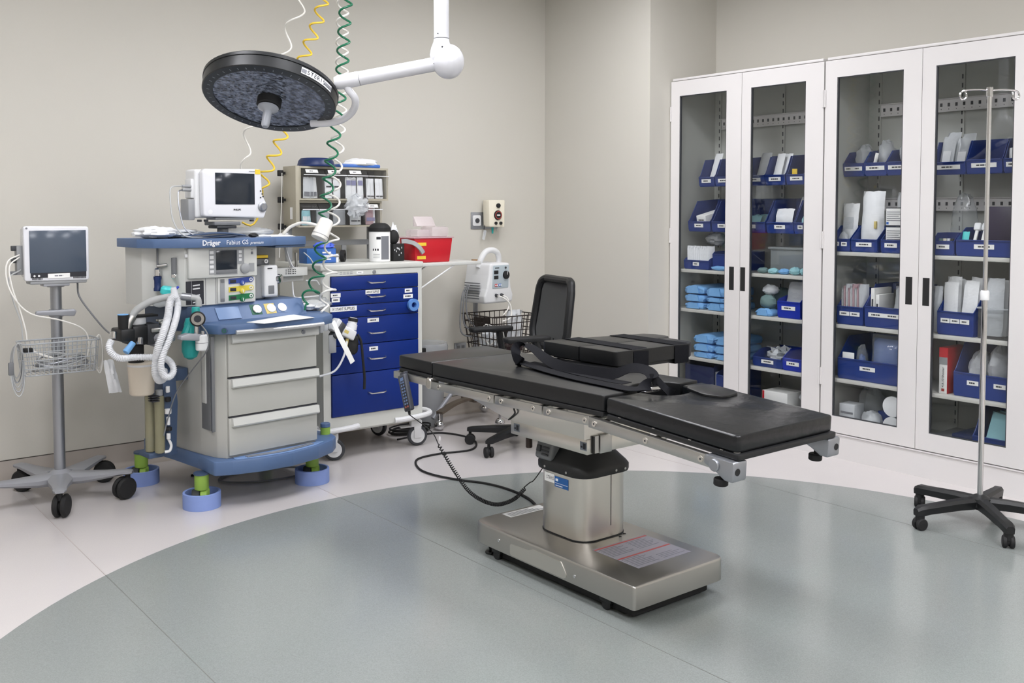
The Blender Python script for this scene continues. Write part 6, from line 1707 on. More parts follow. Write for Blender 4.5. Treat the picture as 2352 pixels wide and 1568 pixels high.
g.box((-0.045, -0.0285, 0.235), (-0.005, -0.0275, 0.241))
g.obj('print', 'print_dark', ge, ang=0)
G().tube([(-0.035, -0.042, 0.05), (-0.02, -0.08, 0.04), (0.02, -0.10, 0.0), (0.03, -0.11, -0.06), (0.0, -0.12, -0.10), (-0.07, -0.11, -0.115)], 0.005, 8).obj('white_lead', 'hose_white', ge)
G().tube([(0.015, -0.042, 0.05), (0.03, -0.075, 0.03), (0.015, -0.095, -0.03), (-0.04, -0.10, -0.075)], 0.004, 8).obj('white_lead', 'hose_white', ge)
for q in range(3):
    G().tube([(-0.14, 0.12 + 0.01 * q, 0.12), (-0.19 - 0.02 * q, 0.10, 0.05), (-0.20 - 0.03 * q, 0.08, -0.08 - 0.05 * q), (-0.15, 0.06, -0.16 - 0.03 * q), (-0.13, 0.08, -0.20)], 0.005, 6).obj('power_lead', 'mid_grey', ge)

# ---------------------------------------------------------------- office chair
ch = thing('office_chair', 'black swivel office chair with mesh back and armrests beyond the table', 'chair', (3.70, 4.62, 0), -104.4)
for q in range(5):
    a = radians(36 + 72 * q) + radians(50.5)
    d = Vector((cos(a), sin(a), 0)); n = Vector((-sin(a), cos(a), 0))
    t = bmesh.new(); rr = []
    for s, w, z0, z1 in ((0.03, 0.028, 0.085, 0.135), (0.16, 0.024, 0.085, 0.125), (0.29, 0.020, 0.080, 0.110), (0.315, 0.014, 0.082, 0.105)):
        qd = []
        for u, v in ((-1, 0), (1, 0), (1, 0.7), (0.6, 1), (-0.6, 1), (-1, 0.7)):
            p = d * s + n * (w * u); qd.append(t.verts.new((p.x, p.y, z0 + (z1 - z0) * v)))
        rr.append(qd)
    for A_, B_ in zip(rr, rr[1:]):
        for i in range(6):
            t.faces.new((A_[i], A_[(i + 1) % 6], B_[(i + 1) % 6], B_[i]))
    t.faces.new(list(reversed(rr[0]))); t.faces.new(rr[-1])
    bmesh.ops.recalc_face_normals(t, faces=t.faces[:])
    g = G(); g.add(t); lg = g.obj('leg', 'black', ch)
    c = d * 0.30 + Vector((0, 0, 0.031))
    a2 = a + radians(40 * q + 20); ax_ = Vector((cos(a2), sin(a2), 0))
    g = G().cyl(c - ax_ * 0.026, c - ax_ * 0.006, 0.031, n=20, bev=0.004).cyl(c + ax_ * 0.006, c + ax_ * 0.026, 0.031, n=20, bev=0.004).cyl(c - ax_ * 0.008, c + ax_ * 0.008, 0.02, n=12).cyl(c + Vector((0, 0, 0.02)), c + Vector((0, 0, 0.055)), 0.009, n=10)
    g.obj('caster', 'rubber', lg)
G().cyl((0, 0, 0.08), (0, 0, 0.42), 0.026, n=18).obj('gas_lift', 'black', ch)
G().prism(round_poly([(-0.24, -0.25), (0.24, -0.25), (0.23, 0.20), (-0.23, 0.20)], 0.07, 5), 0.43, 0.50, 0.02, 3).obj('seat', 'black_soft', ch)
G().box((-0.10, -0.12, 0.40), (0.10, 0.12, 0.432), 0.01).obj('seat_mechanism', 'black', ch)
# back frame: curved oval in the xz plane, leaning back
def bkp(u, v):
    """u across -1..1, v up 0..1"""
    w = 0.235 * (0.90 + 0.14 * sin(pi * min(1, v * 1.1)))
    return Vector((u * w, 0.235 + 0.06 * v - 0.045 * (1 - u * u) * 0 + 0.03 * (u * u) * -1, 0.60 + 0.415 * v))
outl = round_poly([(-1, 0.0), (1, 0.0), (1.0, 0.96), (0.75, 1.0), (-0.75, 1.0), (-1.0, 0.96)], [0.25, 0.25, 0.28, 0.3, 0.3, 0.28], 6)
G().tube([bkp(u, v) for u, v in outl], 0.025, 10, sm=1, closed=True).obj('back_frame', 'black', ch)
t = bmesh.new(); gr = []
for j in range(13):
    gr.append([t.verts.new(bkp(-0.97 + 1.94 * i / 10, 0.02 + 0.96 * j / 12) + Vector((0, 0.004, 0))) for i in range(11)])
for j in range(12):
    for i in range(10):
        t.faces.new((gr[j][i], gr[j][i + 1], gr[j + 1][i + 1], gr[j + 1][i]))
bmesh.ops.solidify(t, geom=t.faces[:], thickness=0.003)
g = G(); g.add(t); g.obj('back_mesh', 'mesh_grey', ch)
G().tube([(0, 0.10, 0.43), (0, 0.26, 0.44), (0, 0.30, 0.52), (0, 0.265, 0.66)], 0.024, 10).obj('back_support', 'black', ch)
for s in (-1, 1):
    ar = G().prism(round_poly([(s * 0.27 - 0.045, -0.20), (s * 0.27 + 0.045, -0.20), (s * 0.27 + 0.04, 0.09), (s * 0.27 - 0.04, 0.09)], 0.035, 5), 0.682, 0.712, 0.010, 3).obj('armrest', 'black_soft', ch)
    G().tube([(s * 0.20, 0.05, 0.43), (s * 0.275, 0.05, 0.45), (s * 0.285, 0.03, 0.53), (s * 0.275, 0.0, 0.682)], 0.022, 8).obj('arm_post', 'black', ch)

# ---------------------------------------------------------------- drip stand
iv = thing('drip_stand', 'chrome drip stand with two hooks on a black five-legged base', 'drip stand', (4.45, 2.15, 0))
G().cyl((0, 0, 0.12), (0, 0, 1.05), 0.0125, n=20).obj('lower_pole', 'chrome', iv)
G().cyl((0, 0, 1.05), (0, 0, 1.965), 0.0095, n=20).obj('upper_pole', 'chrome', iv)
G().lathe([(0.016, 0), (0.019, 0.003), (0.019, 0.04), (0.016, 0.045)], 22, (0, 0, 1.035)).obj('height_collar', 'off_white', iv)
hk = G().cyl((0, 0, 1.955), (0, 0, 1.998), 0.0145, n=18, bev=0.002).obj('hook_block', 'chrome', iv)
dR = Vector((0.784, -0.621, 0)).normalized()
for s in (-1, 1):
    P = [dR * (s * 0.01) + Vector((0, 0, 1.985)), dR * (s * 0.05) + Vector((0, 0, 1.987)), dR * (s * 0.10) + Vector((0, 0, 1.985)), dR * (s * 0.125) + Vector((0, 0, 1.978)), dR * (s * 0.134) + Vector((0, 0, 1.958)), dR * (s * 0.122) + Vector((0, 0, 1.943)), dR * (s * 0.106) + Vector((0, 0, 1.950)), dR * (s * 0.105) + Vector((0, 0, 1.972)), dR * (s * 0.108) + Vector((0.01, 0.01, 1.978))]
    G().tube(P, 0.0042, 8).obj('hook', 'chrome', iv)
a0 = math.atan2(2.282 - 2.15, 4.165 - 4.45)
hubg = G().lathe([(0.045, 0.078), (0.052, 0.09), (0.048, 0.125), (0.020, 0.140), (0.013, 0.142)], 24).obj('base_hub', 'black', iv)
for q in range(5):
    a = a0 + 2 * pi / 5 * q
    d = Vector((cos(a), sin(a), 0)); n = Vector((-sin(a), cos(a), 0))
    t = bmesh.new(); rr = []
    for s, w, z0, z1 in ((0.0, 0.030, 0.080, 0.130), (0.12, 0.027, 0.080, 0.125), (0.27, 0.024, 0.072, 0.112), (0.315, 0.024, 0.066, 0.110), (0.335, 0.018, 0.066, 0.098)):
        qd = []
        for u, v in ((-0.9, 0), (0.9, 0), (1, 0.7), (0.6, 1), (-0.6, 1), (-1, 0.7)):
            p = d * s + n * (w * u); qd.append(t.verts.new((p.x, p.y, z0 + (z1 - z0) * v)))
        rr.append(qd)
    for A_, B_ in zip(rr, rr[1:]):
        for i in range(6):
            t.faces.new((A_[i], A_[(i + 1) % 6], B_[(i + 1) % 6], B_[i]))
    t.faces.new(list(reversed(rr[0]))); t.faces.new(rr[-1])
    bmesh.ops.recalc_face_normals(t, faces=t.faces[:])
    g = G(); g.add(t); lg = g.obj('leg', 'black', iv)
    c = d * 0.313
    ax_ = (n * cos(0.25 * q) + d * sin(0.25 * q)).normalized()
    w0 = c + Vector((0, 0, 0.0275))
    g = G().cyl(w0 - ax_ * 0.024, w0 - ax_ * 0.005, 0.0275, n=20, bev=0.004).cyl(w0 + ax_ * 0.005, w0 + ax_ * 0.024, 0.0275, n=20, bev=0.004).cyl(c + Vector((0, 0, 0.03)), c + Vector((0, 0, 0.07)), 0.020, n=16, bev=0.005).cyl(w0 - ax_ * 0.007, w0 + ax_ * 0.007, 0.018, n=12)
    g.obj('caster', 'rubber', lg)

# ---------------------------------------------------------------- cords on the floor
cd = [(3.22, 5.22, 0.006), (3.40, 5.235, 0.006), (3.54, 5.20, 0.006), (3.60, 5.03, 0.006), (3.56, 4.85, 0.006), (3.42, 4.72, 0.006), (3.22, 4.76, 0.006), (3.05, 4.73, 0.006), (2.95, 4.56, 0.006), (2.935, 4.40, 0.008), (2.985, 4.23, 0.008), (3.06, 4.08, 0.008), (3.085, 3.90, 0.008), (3.06, 3.72, 0.008), (2.98, 3.55, 0.008), (2.86, 3.38, 0.012), (2.78, 3.25, 0.04), (2.75, 3.22, 0.07)]
tag(G().tube(cd, 0.006, 8, sm=8).obj('power_cord', 'rubber'), 'black power cord winding over the floor from the table base to the cart', 'power cord')
for j, (cx_, cy_) in enumerate(((3.40, 5.36), (3.40, 5.35))):
    pts = [(cx_ + (0.13 + 0.02 * q) * cos(a), cy_ + (0.075 + 0.01 * q) * sin(a), 0.007 + 0.011 * q + 0.022 * j * 0) for q in range(2) for a in [2 * pi * w / 10 for w in range(10)]]
    tag(G().tube([(x, y, z + 0.022 * j) for x, y, z in pts], 0.0055, 6).obj('cord_coil', 'rubber'), ('black cord coil on the floor beside the cart caster', 'upper black cord coil lying over another beside the cart caster')[j], 'power cord')
tag(G().tube([(2.00, 5.05, 0.006), (2.20, 5.12, 0.006), (2.42, 5.02, 0.006), (2.45, 4.90, 0.006), (2.30, 4.84, 0.006), (2.10, 4.88, 0.006), (1.98, 5.0, 0.006), (2.05, 5.10, 0.012)], 0.005, 6, sm=8).obj('floor_cable', 'mid_grey'), 'grey cable loop lying on the floor under the anaesthesia machine', 'cable')
tag(G().tube([(1.90, 5.20, 0.006), (2.05, 5.20, 0.006), (2.2, 5.24, 0.006), (2.4, 5.22, 0.006), (2.55, 5.30, 0.006)], 0.007, 6, sm=8).obj('floor_cable', 'rubber'), 'black cable lying on the floor behind the anaesthesia machine', 'cable')

# ---------------------------------------------------------------- glass fronted cabinets
FX = 4.993
mat('cab_inside', (190, 192, 186), 0.5)
def cabinet(label, y0, y1, shelves, windows, pulls, strips):
    c = thing('storage_cabinet', label, 'cabinet', (5.21, (y0 + y1) / 2, 0))
    k = dict(world=True)
    xb = 5.442
    G().box((FX + 0.022, y0, 0.145), (xb, y0 + 0.018, 2.309)).obj('side_panel', 'cab_inside', c, ang=0, **k)
    G().box((FX + 0.022, y1 - 0.018, 0.145), (xb, y1, 2.309)).obj('side_panel', 'cab_inside', c, ang=0, **k)
    G().box((xb - 0.012, y0 + 0.018, 0.145), (xb, y1 - 0.018, 2.309)).obj('back_panel', 'cab_inside', c, ang=0, **k)
    G().box((FX + 0.022, y0 + 0.018, 2.285), (xb - 0.012, y1 - 0.018, 2.309)).obj('ceiling_panel', 'cab_inside', c, ang=0, **k)
    G().box((FX + 0.022, y0 + 0.018, 0.145), (xb - 0.012, y1 - 0.018, 0.172)).obj('bottom_panel', 'cab_inside', c, ang=0, **k)
    G().box((FX + 0.004, y0 + 0.012, 2.310), (xb, y1 - 0.012, 2.326), 0.003).obj('top_cap', 'white_paint', c, **k)
    pl = G().box((FX + 0.002, y0, 0.0), (xb, y1, 0.138)).obj('plinth', 'white_paint', c, ang=0, **k)
    G().box((FX - 0.004, y0, 0.138), (xb, y1, 0.1445)).obj('plinth_ledge', 'white_paint', c, ang=0, **k)
    for z in shelves:
        G().box((FX + 0.03, y0 + 0.020, z - 0.022), (xb - 0.014, y1 - 0.020, z), 0.003).obj('shelf', 'shelf_white', c, **k)
    ym = (y0 + y1) / 2
    for i, (wy0, wy1) in enumerate(windows):
        a, b = (ym + 0.0015, y1 - 0.003) if i == 0 else (y0 + 0.003, ym - 0.0015)
        z0, z1, wz0, wz1 = 0.150, 2.306, 0.246, 2.206
        g = G()
        t = bmesh.new()
        def loop(x, q): return [t.verts.new((x, y, z)) for y, z in q]
        o_, n_ = [(a, z0), (b, z0), (b, z1), (a, z1)], [(wy0, wz0), (wy1, wz0), (wy1, wz1), (wy0, wz1)]
        F0, F1, B0, B1 = loop(FX, o_), loop(FX, n_), loop(FX + 0.02, o_), loop(FX + 0.02, n_)
        for q in range(4):
            r = (q + 1) % 4
            t.faces.new((F0[q], F0[r], F1[r], F1[q])); t.faces.new((B0[q], B1[q], B1[r], B0[r]))
            t.faces.new((F0[q], B0[q], B0[r], F0[r])); t.faces.new((F1[q], F1[r], B1[r], B1[q]))
        bmesh.ops.recalc_face_normals(t, faces=t.faces[:])
        g.add(t); d = g.obj('door', 'white_paint', c, ang=0, **k)
        G().box((FX + 0.010, wy0 + 0.0005, wz0 + 0.0005), (FX + 0.014, wy1 - 0.0005, wz1 - 0.0005)).obj('glass_pane', 'glass', d, ang=0, **k)
        G().box((FX + 0.004, wy0 + 0.0005, wz0), (FX + 0.018, wy0 + 0.006, wz1)).box((FX + 0.004, wy1 - 0.006, wz0), (FX + 0.018, wy1 - 0.0005, wz1)).box((FX + 0.004, wy0 + 0.006, wz0), (FX + 0.018, wy1 - 0.006, wz0 + 0.005)).box((FX + 0.004, wy0 + 0.006, wz1 - 0.005), (FX + 0.018, wy1 - 0.006, wz1)).obj('pane_gasket', 'dark_grey', d, ang=0, **k)
        py = pulls[i]
        G().box((FX - 0.0006, py - 0.019, 0.932), (FX + 0.004, py + 0.019, 1.082)).obj('flush_pull', 'rubber', d, ang=0, **k)
        yh = b if i == 0 else a
        for z in (0.42, 1.22, 2.04):
            G().cyl((FX - 0.003, yh + (-0.001 if i == 0 else 0.001), z), (FX - 0.003, yh + (-0.001 if i == 0 else 0.001), z + 0.10), 0.0055, n=10).obj('hinge', 'white_paint', d, **k)
    # slotted uprights and perforated rails at the back
    for y in strips:
        s = G().box((xb - 0.024, y - 0.013, 0.20), (xb - 0.012, y + 0.013, 2.27)).obj('upright_strip', 'cab_inside', c, ang=0, **k)
        g = G()
        for q in range(40):
            g.box((xb - 0.0246, y - 0.004, 0.23 + 0.05 * q), (xb - 0.0238, y + 0.004, 0.256 + 0.05 * q))
        g.obj('strip_slots', 'print_dark', s, ang=0, stuff=True, **k)
    return c
def perf_rail(c, y0, y1, z, n, h=0.075):
    k = dict(world=True)
    x = 5.405
    r = G().box((x, y0, z), (x + 0.010, y1, z + h), 0.001).box((x - 0.012, y0, z + h - 0.004), (x + 0.01, y1, z + h)).box((x - 0.012, y0, z), (x + 0.01, y1, z + 0.004)).obj('louvre_rail', 'white_paint', c, ang=0, **k)
    s = (y1 - y0) / n
    g = G()
    for q in range(n):
        yy = y0 + (q + 0.5) * s
        g.box((x - 0.0008, yy - 0.007, z + 0.030), (x, yy + 0.007, z + 0.050))
        g.box((x - 0.0008, yy - 0.002, z + 0.013), (x, yy + 0.002, z + 0.018))
    g.obj('rail_slots', 'print_dark', r, ang=0, stuff=True, **k)
K1 = cabinet('cream steel cabinet with two glass doors standing against the wall return', 3.374, 4.568, (1.046, 0.780, 0.458), ((4.092, 4.490), (3.500, 3.900)), (4.037, 3.948), (4.50, 3.97, 3.44))
K2 = cabinet('cream steel cabinet with two glass doors standing behind the drip stand', 2.176, 3.370, (1.203, 0.780, 0.462), ((2.880, 3.290), (2.288, 2.697)), (2.826, 2.728), (3.28, 2.77, 2.25))
perf_rail(K1, 3.40, 4.47, 2.00, 26); perf_rail(K1, 3.40, 4.47, 1.70, 26, 0.06); perf_rail(K1, 3.40, 4.47, 1.42, 26, 0.06)
perf_rail(K2, 2.20, 3.26, 2.00, 24); perf_rail(K2, 2.20, 3.26, 1.72, 24, 0.06); perf_rail(K2, 2.20, 3.26, 1.44, 24)

# ---------------------------------------------------------------- contents: builders (local -y faces the glass)
R90 = -90
def bin_(label, p, w, h, d, m='bin_blue', tilt=0.0, labels=1, name='storage_bin', lip=0.5, group='blue storage bins in the cabinets', lw=0.6, seed=1):
    o = thing(name, label, 'bin', p, 0, group, rot=(radians(tilt), 0, radians(R90)))
    th = 0.004
    g = G()
    side = [(0.012, 0), (d, 0), (d, h), (d * 0.32, h), (0.016, lip * h + 0.016), (-0.004, lip * h), (0.0, 0.012)]
    g.prism_x(side, -w / 2, -w / 2 + th).prism_x(side, w / 2 - th, w / 2)
    g.box((-w / 2 + th, 0.004, 0), (w / 2 - th, d, th)).box((-w / 2 + th, d - th, th), (w / 2 - th, d, h))
    g.prism_x([(0.0, 0.004), (th, 0.004), (th - 0.004, lip * h), (-0.004, lip * h)], -w / 2 + th, w / 2 - th)
    g.box((-w / 2 + th, -0.010, lip * h - 0.003), (w / 2 - th, 0.0, lip * h + 0.003), 0.001)
    g.obj('bin_body', m, o, ang=0)
    lh = min(0.024, lip * h * 0.4)
    for q in range(labels):
        lwid = w * lw / labels
        x = (q - (labels - 1) / 2) * w * 0.8 / labels
        sticker(o, (x, -0.0052, lip * h * 0.62), lwid, lh, 'paper', 1, name='bin_label', seed=seed + q, marg=0.2)
    return o
def inb(b, x, y, z=0.006):
    return tuple(b.matrix_basis @ Vector((x, y, z)))
def pouch(label, p, w, h, th=0.012, m='pouch_white', rx=-8, ry=0, seed=0, group=None, amp=0.35, cat='pouch', name='sterile_pouch', strip=None, sm='print_grey', rz=0, b=None):
    # with b the place and the lean are in that bin's own frame
    if b is not None:
        p = inb(b, *p)
    o = thing(name, label, cat, p, 0, group)
    o.rotation_mode = 'QUATERNION'
    base = b.matrix_basis.to_3x3().to_4x4() if b is not None else Matrix.Rotation(radians(R90), 4, 'Z')
    q = base @ Matrix.Rotation(radians(rz), 4, 'Z') @ Matrix.Rotation(radians(rx), 4, 'X') @ Matrix.Rotation(radians(ry), 4, 'Y')
    o.rotation_quaternion = q.to_quaternion()
    G().pillow(w, h, th, 7, 9, seed, amp).obj('wrapper', m, o)
    if strip:
        G().box((-w * 0.3, -th * 0.5 - 0.003, h * strip[0]), (w * 0.3, -th * 0.5 - 0.0015, h * strip[1])).obj('printed_panel', sm, o, ang=0)
    return o
def loose(label, p, r, m='clear_bag', seed=1, cat='bag', name='plastic_bag', amp=0.4, freq=2.8, inner=None, group=None):
    o = thing(name, label, cat, p, 0, group, rot=(0, 0, radians(R90)))
    G().blob((0, 0, r[2]), r, seed, amp, freq, flatz=0.0).obj('bag', m, o)
    if inner:
        G().blob((0, 0, r[2] * 0.75), (r[0] * 0.7, r[1] * 0.7, r[2] * 0.65), seed + 5, amp, freq, flatz=0.002).obj('content', inner, o)
    return o
def boxy(label, p, w, d, h, m, name='carton', cat='box', bev=0.002, rz=0, tag_=None, group=None):
    o = thing(name, label, cat, p, R90 + rz, group)
    G().box((-w / 2, 0, 0), (w / 2, d, h), bev).obj('carton', m, o)
    if tag_:
        sticker(o, (tag_[0], -0.0005, tag_[1]), tag_[2], tag_[3], tag_[4], tag_[5], name='printed_label', lm=tag_[6] if len(tag_) > 6 else 'print_dark')
    return o
UP, MID = 'upper rail', 'middle rail'
dA, dB, dC, dD = 'behind the door hinged at the wall', 'behind the inner door of the wall-side cabinet', 'behind the inner door of the far cabinet', 'behind the drip stand pole'

# ---- first cabinet, rail bins (packets lean back against the bins' rear walls)
RX = 5.165
U = []
for i, (y, lab) in enumerate(((4.392, 'blue rail bin of white pouches beside the cabinet side, upper rail'), (4.250, 'blue rail bin next to the white pouches on the upper rail'), (3.99, 'blue rail bin of grey pouches on the upper rail, inner door'), (3.835, 'blue rail bin with a curled white pouch on the upper rail'), (3.675, 'blue rail bin with a yellow tag on the upper rail'))):
    U.append(bin_(lab, (RX, y, 1.600), 0.134 if i < 2 else 0.150, 0.178, 0.225, tilt=5, lip=0.36, seed=i))
for q, (lx, h) in enumerate(((0.020, 0.235), (0.0, 0.225), (-0.020, 0.205))):
    pouch('long white pouch leaning back in the upper rail bin beside the cabinet side', (lx, 0.022 + 0.024 * q), 0.062, h, 0.010, rx=-26, seed=q, group='white pouches in the upper corner bin', b=U[0], amp=0.25)
for q in range(2):
    pouch('grey pouch leaning back in the upper rail bin of the inner door', (0.018 - 0.03 * q, 0.024 + 0.028 * q), 0.072, 0.22, 0.010, 'pouch_grey', rx=-26, seed=4 + q, group='grey pouches on the upper rail', b=U[2], amp=0.25)
for q in range(2):
    pouch('curled white pouch leaning back in an upper rail bin', (-0.022 + 0.03 * q, 0.028 + 0.034 * q), 0.062, 0.205, 0.014, rx=-24, seed=8 + q, group='curled white pouches on the upper rail', b=U[3], amp=0.3)
pouch('clear pouch with a blue edge leaning back in the bin with the yellow tag', (0.028, 0.060), 0.070, 0.215, 0.014, 'pouch_grey', rx=-24, seed=12, b=U[4], amp=0.25)
boxy('small yellow tag standing in an upper rail bin', inb(U[4], -0.030, 0.014, 0.004), 0.035, 0.010, 0.095, 'yellow', 'yellow_tag', 'tag')
V = []
for i, (y, lab, w) in enumerate(((4.385, 'blue middle rail bin holding a long white carton', 0.19), (4.19, 'blue middle rail bin beside the long white carton', 0.17), (3.965, 'blue middle rail bin full of teal sachets', 0.235), (3.735, 'blue middle rail bin with a big crumpled white pouch', 0.20), (3.585, 'blue middle rail bin with a pale blue pack', 0.09))):
    V.append(bin_(lab, (5.085, y, 1.298), w, 0.200, 0.31, tilt=4, lip=0.34, seed=10 + i, lw=0.4))
o = boxy('long white printed carton lying in a middle rail bin', inb(V[0], 0.0, 0.03, 0.022), 0.08, 0.24, 0.085, 'paper', 'long_carton', 'carton', tag_=(0, 0.055, 0.06, 0.022, 'paper', 1))
o.rotation_euler[0] = radians(12)
for q in range(7):
    pouch('teal sachet leaning back in the middle rail bin', (0.04 if q % 2 else -0.04, 0.03 + 0.027 * q), 0.135, 0.115, 0.008, 'sage' if q % 2 else 'wrap_teal', rx=-34, seed=20 + q, group='teal sachets in the middle rail bin', b=V[2], amp=0.25)
pouch('big crumpled white pouch standing up out of a middle rail bin', (-0.022, 0.052), 0.125, 0.150, 0.028, rx=-18, seed=31, amp=0.4, b=V[3])
for q in range(3):
    pouch('clear long pouch sticking up behind the crumpled white pouch', (0.040 - 0.012 * q, 0.112 + 0.026 * q), 0.06, 0.235 - 0.018 * q, 0.01, 'pouch_grey', rx=-28, seed=33 + q, group='clear long pouches on the middle rail', b=V[3], amp=0.25)
loose('pale blue crumpled pack in the end middle rail bin', inb(V[4], 0.0, 0.06, 0.006), (0.029, 0.034, 0.052), 'wrap_teal', 40, 'pack', 'soft_pack', amp=0.25)
loose('clear bag hanging under the corner bin of the middle rail', (5.20, 4.33, 1.203), (0.075, 0.06, 0.045), 'clear_bag', 41, amp=0.25)
# ---- first cabinet, shelf at 1.046
S1 = 1.0465
lb = bin_('low blue bin of ranked white envelopes on the shelf', (5.045, 4.375, S1), 0.215, 0.095, 0.33, lip=0.62, lw=0.25, seed=50)
for q in range(10):
    pouch('white envelope ranked in the low blue bin', (-0.083 + 0.0185 * q, 0.048), 0.058, 0.150 - 0.006 * (q % 3), 0.008, rx=-3, seed=52 + q, group='white envelopes in the low bin', rz=58, b=lb, amp=0.2, strip=(0.3, 0.42) if q == 5 else None, sm='green')
bin_('dark blue low bin beside the white envelopes', (5.075, 4.165, S1), 0.19, 0.125, 0.30, lip=0.85, labels=0, seed=63)
loose('small blue and white sachet pile in front of the dark low bin', (5.047, 4.16, S1), (0.085, 0.019, 0.016), 'wrap_blue', 64, 'pack', 'soft_pack', amp=0.25)
o = boxy('grey translucent storage tub on the shelf of the inner door', (5.13, 3.68, S1), 0.33, 0.26, 0.16, 'gray_box', 'storage_tub', 'tub', 0.012)
G().box((-0.175, -0.008, 0.150), (0.175, 0.268, 0.165), 0.004).obj('tub_rim', 'gray_box', o)
for q, (y, m) in enumerate(((3.852, 'sage'), (3.772, 'wrap_teal'), (3.692, 'wrap_blue'), (3.612, 'wrap_teal'), (3.536, 'wrap_teal'))):
    loose(('grey green sachets lying flat in front of the storage tub', 'teal white sachet heap in front of the storage tub', 'light blue crumpled mask in front of the storage tub', 'pale teal mask stack in front of the storage tub', 'pale teal mask lying at the shelf end')[q], (5.072, y, S1), (0.036, 0.032, 0.018 + 0.006 * (q > 2)), m, 70 + q, 'mask', 'face_mask', 0.22, 3)
# ---- shelves with blue packs
def pack(label, p, w, h, d, rz=0, m='wrap_blue', seed=0):
    o = thing('wrapped_pack', label, 'wrapped pack', p, R90 + rz, 'blue wrapped packs')
    t = bmesh.new()
    bmesh.ops.create_cube(t, size=1)
    bmesh.ops.subdivide_edges(t, edges=t.edges[:], cuts=4, use_grid_fill=True)
    for v in t.verts:
        x, y, z = v.co
        s = 1 - 0.13 * abs(2 * z) ** 2.5 - 0.03 * abs(2 * y) ** 2
        nn = noise.noise(Vector((x * 3 + seed * 5.1, y * 3, z * 3 + seed)))
        v.co = Vector((x * w * s, (y + 0.5) * d, (z + 0.5) * h * (1 - (0.16 * abs(2 * x) ** 3 + (0.10 if y < -0.4 else 0)) * (z > 0.1)) + (0.007 * nn if z > 0 else 0)))
        if y < -0.4:
            v.co.y += 0.010 * nn - 0.010 * (1 - (2 * z) ** 2) * (1 - (2 * x) ** 2)
    bmesh.ops.bevel(t, geom=[e for e in t.edges if e.calc_face_angle(0) > 0.6], offset=0.006, segments=2, profile=0.5, affect='EDGES')
    g = G(); g.add(t); g.obj('wrap', m, o, ang=60)
    G().prism_y([(-w * 0.30, 0.004), (w * 0.30, 0.004), (w * 0.22, h - 0.004), (-w * 0.22, h - 0.004)], -0.014, -0.006).obj('fold_flap', m, o, ang=0)
    return o
pos = ('lowest', 'middle', 'topmost')
hs = ((0.046, 0.050, 0.056), (0.052, 0.034, 0.060))
for shelf, z, spots in (('shelf beside the door stile', 0.7805, ((4.395, 'beside the cabinet side'), (4.210, 'beside the door stile'))), ('shelf above the dark bins', 0.4585, ((4.315, 'beside the cabinet side'), (4.135, 'beside the door stile')))):
    for si, (y, st__) in enumerate(spots):
        zz = z
        for q in range(3):
            h = hs[si][q] if z > 0.6 else (0.040, 0.052, 0.056)[q]
            pack('blue wrapped pack, %s of the stack %s, %s' % (pos[q], st__, 'higher shelf' if z > 0.6 else 'lower shelf'), (5.045 + 0.004 * q, y + 0.004 * ((q * 7) % 3 - 1), zz), 0.172, h, 0.30, rz=(q * 5 % 7 - 3) * 0.8, seed=q + si * 3 + (10 if z > 0.6 else 0))
            zz += h + 0.003
# ---- first cabinet bottom
BZ = 0.1725
bin_('dark blue deep bin at the cabinet bottom beside the wall side', (5.06, 4.35, BZ), 0.25, 0.25, 0.30, 'bin_dark', lip=0.9, labels=0)
bin_('deep blue bin at the cabinet bottom behind the table end', (5.06, 4.14, BZ), 0.13, 0.23, 0.30, 'bin_blue', lip=0.8, labels=0)
pouch('pale pouch wedged between the two deep bins at the cabinet bottom', (5.11, 4.215, BZ + 0.002), 0.10, 0.20, 0.010, 'pouch_grey', rx=0, rz=-90, amp=0.1, seed=81)
# ---- inner door of the first cabinet, shelf 0.780
S2 = 0.7805
for q, (x, y, z, m, r) in enumerate(((5.27, 3.84, 0.0, 'sage', (0.065, 0.06, 0.085)), (5.095, 3.825, 0.042, 'sage', (0.058, 0.042, 0.045)), (5.105, 3.815, 0.130, 'pouch_grey', (0.055, 0.042, 0.032)))):
    loose(('sage green cloth bundle at the shelf back beside the door stile', 'sage green cloth bundle in front of the other bundle', 'pale cloth bundle resting on the sage bundles')[q], (x, y, S2 + z), r, m, 90 + q, 'cloth', 'cloth_bundle', 0.16, 2.4)
pack('light blue flat pack lying under the sage cloth bundles', (5.045, 3.825, S2), 0.13, 0.044, 0.10, seed=21)
bb_ = bin_('bright blue bin below a grey pouch on the inner door shelf', (5.045, 3.635, S2), 0.165, 0.135, 0.30, 'bin_bright', lip=0.75, seed=95)
pouch('grey paper pouch standing in the bright blue bin', (-0.004, 0.06), 0.135, 0.215, 0.02, 'pouch_grey', rx=-10, seed=96, b=bb_, amp=0.25)
bin_('dark blue bin beside the bright blue bin', (5.055, 3.505, S2), 0.085, 0.135, 0.30, 'bin_blue', lip=0.8, labels=0)
